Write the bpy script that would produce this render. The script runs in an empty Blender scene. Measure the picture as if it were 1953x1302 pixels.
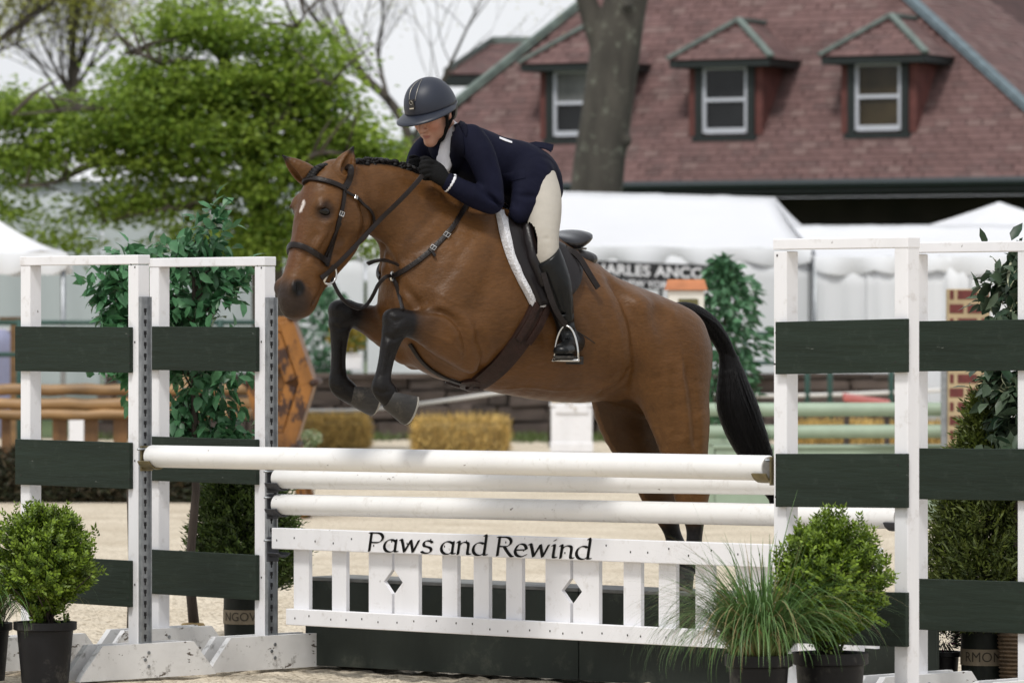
import bpy, bmesh, math, random
import numpy as np
from mathutils import Vector, Matrix
from mathutils.bvhtree import BVHTree

scene = bpy.context.scene
COL = scene.collection
R = math.radians

# ------------------------------------------------------------------ camera, sky, sun, exposure
F, CX, HY, CH = 10000.0, 976.5, 620.0, 1.536        # focal length in photo pixels, centre column, horizon row, eye height
cam_data = bpy.data.cameras.new('camera')
cam = bpy.data.objects.new('camera', cam_data); COL.objects.link(cam)
cam.location = (0, 0, CH); cam.rotation_euler = (R(90), 0, 0)
cam_data.sensor_width = 36.0
cam_data.lens = 36.0 * F / 1953.0
cam_data.shift_y = (HY - 651.0) / 1953.0
cam_data.clip_start = 0.5; cam_data.clip_end = 2000
cam_data.dof.use_dof = True
cam_data.dof.focus_distance = 21.9
cam_data.dof.aperture_fstop = 6.2
scene.camera = cam

SUN_EL, SUN_AZ = 58.0, 200.0      # high, thin overcast; azimuth clockwise from +Y
world = bpy.data.worlds.new('World'); scene.world = world; world.use_nodes = True
wn, wl = world.node_tree.nodes, world.node_tree.links
for n in list(wn): wn.remove(n)
w_out = wn.new('ShaderNodeOutputWorld'); w_bg = wn.new('ShaderNodeBackground')
w_sky = wn.new('ShaderNodeTexSky'); w_sky.sky_type = 'NISHITA'; w_sky.sun_disc = False
w_sky.sun_elevation = R(SUN_EL); w_sky.sun_rotation = R(SUN_AZ); w_sky.dust_density = 3.0; w_sky.air_density = 1.0
w_hs = wn.new('ShaderNodeHueSaturation'); w_hs.inputs['Saturation'].default_value = 0.30
w_tc = wn.new('ShaderNodeTexCoord'); w_nz = wn.new('ShaderNodeTexNoise'); w_nz.inputs['Scale'].default_value = 5.0
w_nz.inputs['Detail'].default_value = 5.0
w_cr = wn.new('ShaderNodeValToRGB')
w_cr.color_ramp.elements[0].position = 0.35; w_cr.color_ramp.elements[0].color = (7.0, 7.25, 7.7, 1)
w_cr.color_ramp.elements[1].position = 0.70; w_cr.color_ramp.elements[1].color = (8.9, 9.05, 9.35, 1)
w_mx = wn.new('ShaderNodeMixRGB'); w_mx.inputs['Fac'].default_value = 0.82
wl.new(w_tc.outputs['Generated'], w_nz.inputs['Vector']); wl.new(w_nz.outputs['Fac'], w_cr.inputs['Fac'])
wl.new(w_sky.outputs['Color'], w_hs.inputs['Color'])
wl.new(w_hs.outputs['Color'], w_mx.inputs['Color1']); wl.new(w_cr.outputs['Color'], w_mx.inputs['Color2'])
wl.new(w_mx.outputs['Color'], w_bg.inputs['Color']); w_bg.inputs['Strength'].default_value = 0.076
wl.new(w_bg.outputs['Background'], w_out.inputs['Surface'])

sun_data = bpy.data.lights.new('sun', 'SUN'); sun = bpy.data.objects.new('sun', sun_data); COL.objects.link(sun)
sun_data.energy = 1.5; sun_data.angle = R(10); sun_data.color = (1.0, 0.965, 0.91)
az = R(SUN_AZ)
to_sun = Vector((math.sin(az) * math.cos(R(SUN_EL)), math.cos(az) * math.cos(R(SUN_EL)), math.sin(R(SUN_EL))))
sun.rotation_euler = to_sun.to_track_quat('Z', 'Y').to_euler()
sun.location = (-10, -10, 30)
scene.view_settings.view_transform = 'Standard'; scene.view_settings.look = 'None'
scene.view_settings.gamma = 1.0; scene.view_settings.use_curve_mapping = False
scene.view_settings.exposure = 0.60
scene.render.engine = 'CYCLES'
scene.cycles.use_denoising = True
scene.cycles.max_bounces = 6; scene.cycles.transparent_max_bounces = 6
scene.cycles.caustics_reflective = False; scene.cycles.caustics_refractive = False

# ------------------------------------------------------------------ helpers
def P(px, py, D):
    """world point seen at photo pixel (px, py) at distance D along the view"""
    return Vector(((px - CX) / F * D, D, CH + (HY - py) / F * D))

def tag(o, label=None, cat=None, group=None, kind=None):
    if label: o['label'] = label
    if cat: o['category'] = cat
    if group: o['group'] = group
    if kind: o['kind'] = kind
    return o

def empty(name, loc=(0, 0, 0), rz=0.0, label=None, cat=None, group=None):
    o = bpy.data.objects.new(name, None); COL.objects.link(o)
    o.location = loc; o.rotation_euler = (0, 0, rz); o.empty_display_size = 0.1
    return tag(o, label, cat, group)

def link(name, me, mat=None, parent=None, smooth=False):
    if mat is not None and len(me.materials) == 0: me.materials.append(mat)
    o = bpy.data.objects.new(name, me); COL.objects.link(o)
    if parent is not None: o.parent = parent
    if smooth and len(me.polygons): me.polygons.foreach_set('use_smooth', [True] * len(me.polygons))
    return o

def np_mesh(name, V, faces):
    """V (n,3) array, faces (m,k) int array, all faces with k corners"""
    V = np.asarray(V, np.float32); faces = np.asarray(faces, np.int32)
    me = bpy.data.meshes.new(name)
    m, k = faces.shape
    me.vertices.add(len(V)); me.vertices.foreach_set('co', V.ravel())
    me.loops.add(m * k); me.loops.foreach_set('vertex_index', faces.ravel())
    me.polygons.add(m); me.polygons.foreach_set('loop_start', np.arange(m, dtype=np.int32) * k)
    me.update(calc_edges=True); me.validate()
    return me

def vcol(me, C, name='Col'):
    a = me.color_attributes.new(name, 'FLOAT_COLOR', 'POINT')
    C4 = np.ones((len(C), 4), np.float32); C4[:, :3] = C
    a.data.foreach_set('color', C4.ravel())

class MB:
    """collects quads/tris, builds one mesh"""
    def __init__(s): s.v = []; s.f = []
    def add(s, vs, fs):
        n = len(s.v); s.v += [tuple(v) for v in vs]; s.f += [tuple(i + n for i in f) for f in fs]; return s
    def box(s, c, ex, ey, ez, bev=0.0):
        """box from a centre and three half-extent vectors; bev chamfers all edges"""
        c, ex, ey, ez = Vector(c), Vector(ex), Vector(ey), Vector(ez)
        if bev <= 0:
            vs = [c + ex * a + ey * b + ez * d for a in (-1, 1) for b in (-1, 1) for d in (-1, 1)]
            return s.add(vs, [(0, 1, 3, 2), (4, 6, 7, 5), (0, 4, 5, 1), (2, 3, 7, 6), (0, 2, 6, 4), (1, 5, 7, 3)])
        lx, ly, lz = ex.length, ey.length, ez.length
        bm = bmesh.new(); bmesh.ops.create_cube(bm, size=2.0)
        for v in bm.verts: v.co = Vector((v.co.x * lx, v.co.y * ly, v.co.z * lz))
        bmesh.ops.bevel(bm, geom=list(bm.edges), offset=bev, segments=1, affect='EDGES')
        M = Matrix((ex / lx, ey / ly, ez / lz)).transposed()
        bm.verts.ensure_lookup_table()
        s.add([c + M @ v.co for v in bm.verts], [[v.index for v in f.verts] for f in bm.faces])
        bm.free(); return s
    def tube(s, pts, rad, n=8, cap=True):
        pts = [Vector(p) for p in pts]
        rs = rad if isinstance(rad, (list, tuple)) else [rad] * len(pts)
        up = None; rings = []
        for i, p in enumerate(pts):
            t = (pts[min(i + 1, len(pts) - 1)] - pts[max(i - 1, 0)])
            t = t.normalized() if t.length > 1e-9 else Vector((0, 0, 1))
            if up is None:
                up = t.orthogonal().normalized()
            else:
                up = (up - t * up.dot(t))
                up = up.normalized() if up.length > 1e-6 else t.orthogonal().normalized()
            b = t.cross(up)
            rings.append([p + (up * math.cos(2 * math.pi * k / n) + b * math.sin(2 * math.pi * k / n)) * rs[i] for k in range(n)])
        vs = [v for r in rings for v in r]; fs = []
        for i in range(len(pts) - 1):
            for k in range(n):
                fs.append((i * n + k, i * n + (k + 1) % n, (i + 1) * n + (k + 1) % n, (i + 1) * n + k))
        if cap:
            fs.append(tuple(range(n - 1, -1, -1))); fs.append(tuple((len(pts) - 1) * n + k for k in range(n)))
        return s.add(vs, fs)
    def lathe(s, prof, n=24, c=(0, 0, 0), squash=(1, 1)):
        """prof: list of (radius, z); closed at ends if radius 0"""
        c = Vector(c); vs = []; fs = []
        for r, z in prof:
            for k in range(n):
                a = 2 * math.pi * k / n
                vs.append(c + Vector((r * math.cos(a) * squash[0], r * math.sin(a) * squash[1], z)))
        for i in range(len(prof) - 1):
            for k in range(n):
                fs.append((i * n + k, i * n + (k + 1) % n, (i + 1) * n + (k + 1) % n, (i + 1) * n + k))
        return s.add(vs, fs)
    def prism(s, poly, d):
        """extrude planar polygon (list of Vectors) by vector d"""
        poly = [Vector(p) for p in poly]; d = Vector(d); n = len(poly)
        vs = poly + [p + d for p in poly]
        fs = [tuple(range(n - 1, -1, -1)), tuple(range(n, 2 * n))] + [(i, (i + 1) % n, n + (i + 1) % n, n + i) for i in range(n)]
        return s.add(vs, fs)
    def mesh(s, name, fix=True):
        me = bpy.data.meshes.new(name); me.from_pydata(s.v, [], s.f)
        if fix:
            bm = bmesh.new(); bm.from_mesh(me); bmesh.ops.recalc_face_normals(bm, faces=bm.faces[:]); bm.to_mesh(me); bm.free()
        me.update(); return me
    def build(s, name, mat=None, parent=None, smooth=False):
        return link(name, s.mesh(name), mat, parent, smooth)

def autosmooth(o, ang=40):
    me = o.data
    me.polygons.foreach_set('use_smooth', [True] * len(me.polygons))
    me.set_sharp_from_angle(angle=R(ang))
    return o

# ------------------------------------------------------------------ materials
MATS = {}
def mat(name, col=(0.5, 0.5, 0.5), rough=0.6, var=0.0, vscale=8.0, col2=None, bump=0.0, bscale=60.0, metal=0.0,
        spec=0.5, sheen=0.0, stretch=None, attr=False, trans=0.0, detail=6.0, dirt=None, dirt_scale=3.0, dirt_amt=0.0, rand=0.0, hue_rand=0.0, chips=None):
    if name in MATS: return MATS[name]
    m = bpy.data.materials.new(name); m.use_nodes = True
    nt = m.node_tree; nd, lk = nt.nodes, nt.links
    b = nd['Principled BSDF']; out = nd['Material Output']
    b.inputs['Roughness'].default_value = rough; b.inputs['Metallic'].default_value = metal
    b.inputs['Specular IOR Level'].default_value = spec
    if sheen: b.inputs['Sheen Weight'].default_value = sheen; b.inputs['Sheen Roughness'].default_value = 0.4
    tc = nd.new('ShaderNodeTexCoord'); src = tc.outputs['Object']
    if stretch:
        mp = nd.new('ShaderNodeMapping'); mp.inputs['Scale'].default_value = stretch
        lk.new(src, mp.inputs['Vector']); src = mp.outputs['Vector']
    base = None
    if attr:
        a = nd.new('ShaderNodeVertexColor'); a.layer_name = 'Col'; base = a.outputs['Color']
    if var or col2:
        nz = nd.new('ShaderNodeTexNoise'); nz.inputs['Scale'].default_value = vscale; nz.inputs['Detail'].default_value = detail
        lk.new(src, nz.inputs['Vector'])
        cr = nd.new('ShaderNodeValToRGB'); cr.color_ramp.elements[0].position = 0.3; cr.color_ramp.elements[1].position = 0.7
        if attr:
            cr.color_ramp.elements[0].color = (1 - var,) * 3 + (1,); cr.color_ramp.elements[1].color = (1 + var * 0.6,) * 3 + (1,)
            mu = nd.new('ShaderNodeMixRGB'); mu.blend_type = 'MULTIPLY'; mu.inputs['Fac'].default_value = 1
            lk.new(base, mu.inputs['Color1']); lk.new(cr.outputs['Color'], mu.inputs['Color2']); lk.new(nz.outputs['Fac'], cr.inputs['Fac'])
            base = mu.outputs['Color']
        else:
            c2 = col2 if col2 else tuple(c * (1 - var) for c in col)
            c1 = col if col2 else tuple(min(1, c * (1 + var * 0.6)) for c in col)
            cr.color_ramp.elements[0].color = (*c2, 1); cr.color_ramp.elements[1].color = (*c1, 1)
            lk.new(nz.outputs['Fac'], cr.inputs['Fac']); base = cr.outputs['Color']
    if dirt:
        n2 = nd.new('ShaderNodeTexNoise'); n2.inputs['Scale'].default_value = dirt_scale; n2.inputs['Detail'].default_value = 8; n2.inputs['Roughness'].default_value = 0.7
        lk.new(tc.outputs['Object'], n2.inputs['Vector'])
        r2 = nd.new('ShaderNodeValToRGB'); r2.color_ramp.elements[0].position = 0.56; r2.color_ramp.elements[1].position = 0.74
        r2.color_ramp.elements[0].color = (0, 0, 0, 1); r2.color_ramp.elements[1].color = (dirt_amt,) * 3 + (1,)
        lk.new(n2.outputs['Fac'], r2.inputs['Fac'])
        mx = nd.new('ShaderNodeMixRGB'); lk.new(r2.outputs['Color'], mx.inputs['Fac'])
        if base is None: mx.inputs['Color1'].default_value = (*col, 1)
        else: lk.new(base, mx.inputs['Color1'])
        mx.inputs['Color2'].default_value = (*dirt, 1); base = mx.outputs['Color']
    if chips:
        cc_, cs_, th_, st_ = chips
        mp2 = nd.new('ShaderNodeMapping'); mp2.inputs['Scale'].default_value = st_; lk.new(tc.outputs['Object'], mp2.inputs['Vector'])
        n4 = nd.new('ShaderNodeTexNoise'); n4.inputs['Scale'].default_value = cs_; n4.inputs['Detail'].default_value = 6; n4.inputs['Roughness'].default_value = .65; lk.new(mp2.outputs['Vector'], n4.inputs['Vector'])
        r4 = nd.new('ShaderNodeMapRange'); r4.inputs['From Min'].default_value = th_; r4.inputs['From Max'].default_value = th_ + .035; lk.new(n4.outputs['Fac'], r4.inputs['Value'])
        m4 = nd.new('ShaderNodeMixRGB'); lk.new(r4.outputs['Result'], m4.inputs['Fac']); m4.inputs['Color2'].default_value = (*cc_, 1)
        if base is None: m4.inputs['Color1'].default_value = (*col, 1)
        else: lk.new(base, m4.inputs['Color1'])
        base = m4.outputs['Color']
    if rand or hue_rand:
        oi = nd.new('ShaderNodeObjectInfo'); hs = nd.new('ShaderNodeHueSaturation')
        mr = nd.new('ShaderNodeMapRange'); mr.inputs['To Min'].default_value = 1 - rand; mr.inputs['To Max'].default_value = 1 + rand
        lk.new(oi.outputs['Random'], mr.inputs['Value']); lk.new(mr.outputs['Result'], hs.inputs['Value'])
        if base is None: hs.inputs['Color'].default_value = (*col, 1)
        else: lk.new(base, hs.inputs['Color'])
        base = hs.outputs['Color']
    if base is None: b.inputs['Base Color'].default_value = (*col, 1)
    else: lk.new(base, b.inputs['Base Color'])
    if bump:
        nb = nd.new('ShaderNodeTexNoise'); nb.inputs['Scale'].default_value = bscale; nb.inputs['Detail'].default_value = 7
        lk.new(src, nb.inputs['Vector'])
        bp = nd.new('ShaderNodeBump'); bp.inputs['Strength'].default_value = bump; bp.inputs['Distance'].default_value = 0.01
        lk.new(nb.outputs['Fac'], bp.inputs['Height']); lk.new(bp.outputs['Normal'], b.inputs['Normal'])
    if trans:
        tr = nd.new('ShaderNodeBsdfTranslucent'); ms = nd.new('ShaderNodeMixShader'); ms.inputs['Fac'].default_value = trans
        if base is None: tr.inputs['Color'].default_value = (*col, 1)
        else: lk.new(base, tr.inputs['Color'])
        lk.new(b.outputs['BSDF'], ms.inputs[1]); lk.new(tr.outputs['BSDF'], ms.inputs[2]); lk.new(ms.outputs['Shader'], out.inputs['Surface'])
    MATS[name] = m
    return m

# ------------------------------------------------------------------ smooth solid modelling (distance field -> one continuous mesh)
def catmull(A, sub):
    A = np.asarray(A, float); n = len(A); out = []
    for i in range(n - 1):
        p0, p1, p2, p3 = A[max(i - 1, 0)], A[i], A[i + 1], A[min(i + 2, n - 1)]
        for j in range(sub):
            t = j / sub
            out.append(0.5 * ((2 * p1) + (-p0 + p2) * t + (2 * p0 - 5 * p1 + 4 * p2 - p3) * t * t + (-p0 + 3 * p1 - 3 * p2 + p3) * t ** 3))
    out.append(A[-1]); return np.array(out)

def smin(a, b, k):
    h = np.clip(0.5 + 0.5 * (b - a) / k, 0, 1)
    return b + (a - b) * h - k * h * (1 - h)

class Field:
    def __init__(s, lo, hi, h):
        s.lo = np.array(lo, float); s.h = h
        s.n = (np.ceil((np.array(hi) - s.lo) / h)).astype(int) + 1
        s.F = np.full(s.n, 1.0, np.float32)
        s.ax = [(s.lo[i] + h * np.arange(s.n[i])).astype(np.float32) for i in range(3)]
    def _sl(s, lo, hi):
        a = np.clip(np.floor((np.array(lo) - s.lo) / s.h).astype(int), 0, s.n)
        b = np.clip(np.ceil((np.array(hi) - s.lo) / s.h).astype(int) + 1, 0, s.n)
        return a, b
    def loft(s, secs, side=(0, 1, 0), k=0.03, sub=3, op='add', e=2.0):
        """secs: rows of (x, y, z, a, b): centre, half size in the sagittal direction, half size along side"""
        S = catmull(secs, sub) if len(secs) > 2 else np.asarray(secs, float)
        S[:, 3:5] = np.maximum(S[:, 3:5], 0.002)
        C = S[:, :3]; n = len(C)
        T = np.gradient(C, axis=0); T /= np.linalg.norm(T, axis=1)[:, None] + 1e-12
        sd = np.asarray(side, float)
        if sd.ndim == 1: sd = np.tile(sd, (n, 1))
        N = np.cross(T, sd); N /= np.linalg.norm(N, axis=1)[:, None] + 1e-12
        B = np.cross(N, T); B /= np.linalg.norm(B, axis=1)[:, None] + 1e-12
        m = S[:, 3:5].max() + k + 4 * s.h
        a0, b0 = s._sl(C.min(0) - m, C.max(0) + m)
        if np.any(b0 <= a0): return s
        G = np.full(b0 - a0, 1.0, np.float32)
        for i in range(n - 1):
            mi = max(S[i, 3:5].max(), S[i + 1, 3:5].max()) + k + 4 * s.h
            ai, bi = s._sl(np.minimum(C[i], C[i + 1]) - mi, np.maximum(C[i], C[i + 1]) + mi)
            ai = np.maximum(ai, a0); bi = np.minimum(bi, b0)
            if np.any(bi <= ai): continue
            x = s.ax[0][ai[0]:bi[0]][:, None, None]; y = s.ax[1][ai[1]:bi[1]][None, :, None]; z = s.ax[2][ai[2]:bi[2]][None, None, :]
            p = C[i].astype(np.float32); d = (C[i + 1] - C[i]).astype(np.float32); L2 = float(d @ d) + 1e-12
            t = np.clip(((x - p[0]) * d[0] + (y - p[1]) * d[1] + (z - p[2]) * d[2]) / L2, 0, 1)
            dx = x - p[0] - t * d[0]; dy = y - p[1] - t * d[1]; dz = z - p[2] - t * d[2]
            aa = S[i, 3] + (S[i + 1, 3] - S[i, 3]) * t; bb = S[i, 4] + (S[i + 1, 4] - S[i, 4]) * t
            def dot(A0, A1):
                q0 = dx * A0[0] + dy * A0[1] + dz * A0[2]; q1 = dx * A1[0] + dy * A1[1] + dz * A1[2]
                return q0 + (q1 - q0) * t
            dn = dot(N[i], N[i + 1]) / aa; db = dot(B[i], B[i + 1]) / bb
            dt = dot(T[i], T[i + 1]) / np.minimum(aa, bb)
            if e == 2.0: q = np.sqrt(dn * dn + db * db + dt * dt) + 1e-6
            else: q = (np.abs(dn) ** e + np.abs(db) ** e + np.abs(dt) ** e) ** (1 / e) + 1e-6
            r = np.sqrt(dx * dx + dy * dy + dz * dz)
            dist = np.where(q < 0.3, (q - 1) * np.minimum(aa, bb), r * (1 - 1 / q))
            sl = tuple(slice(ai[j] - a0[j], bi[j] - a0[j]) for j in range(3))
            G[sl] = np.minimum(G[sl], dist)
        sl = tuple(slice(a0[j], b0[j]) for j in range(3))
        if op == 'add': s.F[sl] = smin(s.F[sl], G, k)
        else: s.F[sl] = -smin(-s.F[sl], G, k)
        return s
    def ball(s, c, r, side=(0, 1, 0), k=0.03, op='add', axis=(1, 0, 0)):
        """ellipsoid: r = (along axis, sagittal, side)"""
        c = np.asarray(c, float); ax = np.asarray(axis, float); ax = ax / np.linalg.norm(ax)
        B = np.asarray(side, float); B = B - ax * (B @ ax); B /= np.linalg.norm(B); N = np.cross(ax, B)
        m = max(r) + k + 4 * s.h
        a0, b0 = s._sl(c - m, c + m)
        if np.any(b0 <= a0): return s
        x = s.ax[0][a0[0]:b0[0]][:, None, None] - c[0]; y = s.ax[1][a0[1]:b0[1]][None, :, None] - c[1]; z = s.ax[2][a0[2]:b0[2]][None, None, :] - c[2]
        q = np.sqrt(((x * ax[0] + y * ax[1] + z * ax[2]) / r[0]) ** 2 + ((x * N[0] + y * N[1] + z * N[2]) / r[1]) ** 2 + ((x * B[0] + y * B[1] + z * B[2]) / r[2]) ** 2) + 1e-6
        d = np.where(q < 0.3, (q - 1) * min(r), np.sqrt(x * x + y * y + z * z) * (1 - 1 / q)).astype(np.float32)
        sl = tuple(slice(a0[j], b0[j]) for j in range(3))
        if op == 'add': s.F[sl] = smin(s.F[sl], d, k)
        else: s.F[sl] = -smin(-s.F[sl], d, k)
        return s
    def half(s, p, n, k=0.005):
        """keep the side of the plane where (x-p).n < 0"""
        p = np.asarray(p, float); n = np.asarray(n, float); n = n / np.linalg.norm(n)
        d = ((s.ax[0][:, None, None] - p[0]) * n[0] + (s.ax[1][None, :, None] - p[1]) * n[1] + (s.ax[2][None, None, :] - p[2]) * n[2]).astype(np.float32)
        s.F = -smin(-s.F, -d, k); return s
    def polygonize(s, smooth=2):
        Fv = s.F; nx, ny, nz = Fv.shape
        ins = Fv < 0
        cnt = np.zeros((nx - 1, ny - 1, nz - 1), np.int8)
        for i in (0, 1):
            for j in (0, 1):
                for k in (0, 1):
                    cnt += ins[i:nx - 1 + i, j:ny - 1 + j, k:nz - 1 + k]
        act = np.argwhere((cnt > 0) & (cnt < 8))
        idx = np.full(cnt.shape, -1, np.int32); idx[act[:, 0], act[:, 1], act[:, 2]] = np.arange(len(act))
        acc = np.zeros((len(act), 3)); num = np.zeros(len(act))
        cor = [(i, j, k) for i in (0, 1) for j in (0, 1) for k in (0, 1)]
        val = {c: Fv[act[:, 0] + c[0], act[:, 1] + c[1], act[:, 2] + c[2]] for c in cor}
        for a in cor:
            for ax in range(3):
                if a[ax]: continue
                b = list(a); b[ax] = 1; b = tuple(b)
                fa, fb = val[a], val[b]; m = (fa < 0) != (fb < 0)
                t = np.where(m, fa / np.where(m, fa - fb, 1), 0)
                pos = np.tile(np.array(a, float), (len(act), 1)); pos[:, ax] = t
                acc += pos * m[:, None]; num += m
        V = (act + acc / num[:, None]) * s.h + s.lo
        quads = []
        for ax in range(3):
            o1, o2 = [(1, 2), (2, 0), (0, 1)][ax]
            sl0 = [slice(None)] * 3; sl1 = [slice(None)] * 3
            sl0[ax] = slice(0, -1); sl1[ax] = slice(1, None)
            A, Bb = ins[tuple(sl0)], ins[tuple(sl1)]
            for flip, M in ((False, A & ~Bb), (True, ~A & Bb)):
                e = np.argwhere(M)
                e = e[(e[:, o1] > 0) & (e[:, o2] > 0) & (e[:, o1] < s.n[o1] - 1) & (e[:, o2] < s.n[o2] - 1)]
                if not len(e): continue
                def cell(d1, d2):
                    c = e.copy(); c[:, o1] -= d1; c[:, o2] -= d2
                    return idx[c[:, 0], c[:, 1], c[:, 2]]
                q = np.stack([cell(1, 1), cell(0, 1), cell(0, 0), cell(1, 0)], 1)
                quads.append(q[:, ::-1] if flip else q)
        Q = np.concatenate(quads)
        for _ in range(smooth):
            S = np.zeros_like(V); W = np.zeros(len(V))
            for a in range(4):
                b = (a + 1) % 4
                np.add.at(S, Q[:, a], V[Q[:, b]]); np.add.at(W, Q[:, a], 1)
                np.add.at(S, Q[:, b], V[Q[:, a]]); np.add.at(W, Q[:, b], 1)
            V = V * 0.5 + 0.5 * S / np.maximum(W, 1)[:, None]
        return V, Q
# ------------------------------------------------------------------ the horse (frame: x forward, y to its left, z up)
PHI = R(32)
HEAD_DIR = np.array([-math.cos(PHI), -math.sin(PHI), 0.0]); LEFT_DIR = np.array([math.sin(PHI), -math.cos(PHI), 0.0])
H_REF = np.array([*P(1000, 600, 21.9)[:2], 0.0])
H_RZ = math.atan2(HEAD_DIR[1], HEAD_DIR[0])
EYE = np.array([0, 0, CH])

def H(px, py, lat=0.0):
    """point of the horse's frame seen at a photo pixel, lat metres to the left of its middle plane"""
    d = np.array([(px - CX) / F, 1.0, (HY - py) / F])
    t = (lat + (H_REF - EYE) @ LEFT_DIR) / (d @ LEFT_DIR)
    q = EYE + d * t - H_REF
    return np.array([q @ HEAD_DIR, q @ LEFT_DIR, q[2]])

# the head is turned a little more towards its left than the body
YAW = R(11)
HS = np.array([-math.sin(YAW), math.cos(YAW), 0.0]); HF = np.array([math.cos(YAW), math.sin(YAW), 0.0])
H_PIV = H(672, 340)
def HH(px, py, lat=0.0):
    hs_w = HS[0] * HEAD_DIR + HS[1] * LEFT_DIR; o = H_REF + H_PIV[0] * HEAD_DIR + H_PIV[1] * LEFT_DIR
    d = np.array([(px - CX) / F, 1.0, (HY - py) / F])
    t = (lat + (o - EYE) @ hs_w) / (d @ hs_w)
    q = EYE + d * t - H_REF
    return np.array([q @ HEAD_DIR, q @ LEFT_DIR, q[2]])

def pairs(rows, fn=H):
    out = []
    for x0, y0, x1, y1, b in rows:
        A, B = fn(x0, y0), fn(x1, y1); out.append([*((A + B) / 2), np.linalg.norm(A - B) / 2, b])
    return out
def chain(rows, fn=H):
    return [[*fn(r[0], r[1], r[2]), r[3], r[4] if len(r) > 4 else r[3]] for r in rows]

NEAR_FORE = [(905, 655, .165, .125, .07), (850, 638, .185, .098, .075), (800, 621, .19, .064, .058), (764, 616, .185, .05, .046)]
NEAR_FORE_LOW = [(757, 620, .185, .052, .046), (745, 652, .185, .042, .038), (737, 685, .185, .034, .029), (731, 715, .185, .034, .030), (728, 737, .185, .044, .038), (736, 752, .185, .042, .038), (750, 766, .185, .038, .038)]
FAR_FORE = [(800, 655, -.15, .115, .07), (740, 628, -.17, .082, .07), (698, 608, -.17, .06, .055), (662, 597, -.17, .05, .046)]
FAR_FORE_LOW = [(654, 600, -.17, .052, .046), (648, 635, -.17, .042, .036), (646, 670, -.17, .033, .028), (645, 705, -.17, .034, .029), (647, 731, -.17, .046, .038), (660, 746, -.17, .043, .038), (676, 756, -.17, .038, .038)]
NEAR_HIND = [(1262, 640, .13, .20, .12), (1278, 700, .16, .19, .115), (1288, 760, .175, .162, .098), (1299, 810, .18, .138, .085), (1306, 860, .175, .112, .07), (1313, 905, .17, .092, .056), (1319, 942, .17, .084, .050), (1323, 975, .17, .062, .042), (1325, 1010, .17, .038, .031), (1322, 1045, .17, .037, .031), (1313, 1075, .17, .046, .038), (1306, 1090, .17, .041, .038)]
FAR_HIND = [(1205, 690, -.14, .19, .11), (1197, 760, -.155, .172, .10), (1205, 815, -.16, .142, .085), (1224, 860, -.16, .11, .07), (1242, 905, -.16, .092, .056), (1256, 942, -.16, .084, .050), (1270, 978, -.16, .060, .042), (1282, 1014, -.16, .038, .031), (1291, 1046, -.16, .046, .038), (1296, 1068, -.16, .041, .038)]
TORSO = [(778, 505, 786, 640, .085), (797, 455, 808, 684, .160), (830, 400, 846, 718, .215), (903, 388, 914, 736, .245), (965, 412, 967, 750, .27), (1030, 458, 1035, 762, .285), (1095, 506, 1100, 767, .286), (1160, 534, 1160, 764, .272), (1220, 558, 1222, 775, .258), (1256, 580, 1256, 790, .222), (1276, 600, 1270, 780, .165), (1290, 630, 1284, 770, .085)]
NECK = [(662, 315, 692, 428, .072), (712, 309, 716, 446, .080), (768, 319, 740, 470, .090), (822, 342, 764, 510, .115), (878, 370, 790, 575, .150), (925, 398, 815, 650, .185)]
HEADP = [(612, 322, 675, 352, .070), (590, 350, 692, 385, .094), (577, 385, 690, 428, .106), (568, 420, 676, 465, .100), (562, 455, 655, 493, .086), (555, 490, 632, 521, .074), (546, 522, 612, 549, .067), (537, 550, 601, 573, .067), (539, 575, 594, 590, .054), (550, 588, 586, 596, .036)]

fld = Field((-1.15, -0.52, 0.10), (1.35, 0.52, 2.36), 0.0072)
fld.loft(pairs(TORSO), k=0.02, sub=3, e=2.15)
fld.loft(pairs(NECK), k=0.065, sub=3)
fld.loft(chain([(640, 345, 0, .075, .07), (690, 385, 0, .10, .08)]), k=0.05)
for sg in (1, -1):
    # shoulder blade, upper arm, pectoral
    fld.loft([[*(H(925, 430) * (1, 0, 1) + np.array([0, sg * .10, 0])), .075, .05], [*(H(868, 505) * (1, 0, 1) + np.array([0, sg * .175, 0])), .115, .06], [*(H(812, 580) * (1, 0, 1) + np.array([0, sg * .175, 0])), .10, .065]], k=0.05)
    fld.ball(H(890, 600) * (1, 0, 1) + np.array([0, sg * .185, 0]), (.15, .14, .07), k=0.05)
    fld.ball(H(780, 572) * (1, 0, 1) + np.array([0, sg * .085, 0]), (.085, .105, .075), k=0.035)
    # croup and hip
    fld.loft([[*(H(1168, 592) * (1, 0, 1) + np.array([0, sg * .13, 0])), .065, .085], [*(H(1215, 622) * (1, 0, 1) + np.array([0, sg * .155, 0])), .105, .095], [*(H(1256, 660) * (1, 0, 1) + np.array([0, sg * .145, 0])), .11, .10]], k=0.05)
    fld.ball(H(1163, 588) * (1, 0, 1) + np.array([0, sg * .20, 0]), (.045, .05, .045), k=0.05)
fld.loft(chain(NEAR_HIND), k=0.05); fld.loft(chain(FAR_HIND), k=0.05)
fld.ball(H(1254, 725, .16), (.14, .085, .085), k=0.07, axis=(.3, 0, 1))
fld.ball(H(1180, 740, -.15), (.12, .085, .08), k=0.06, axis=(.3, 0, 1))
fld.ball(H(1340, 930, .17), (.03, .035, .025), k=0.03); fld.ball(H(1276, 930, -.16), (.03, .035, .025), k=0.03)
fld.loft(chain(NEAR_FORE), k=0.045); fld.loft(chain(FAR_FORE), k=0.045)
fld.loft(chain(NEAR_FORE_LOW), k=0.02); fld.loft(chain(FAR_FORE_LOW), k=0.02)
fld.ball(H(742, 744, .185), (.03, .03, .03), k=0.02); fld.ball(H(663, 740, -.17), (.03, .03, .03), k=0.02)
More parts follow.
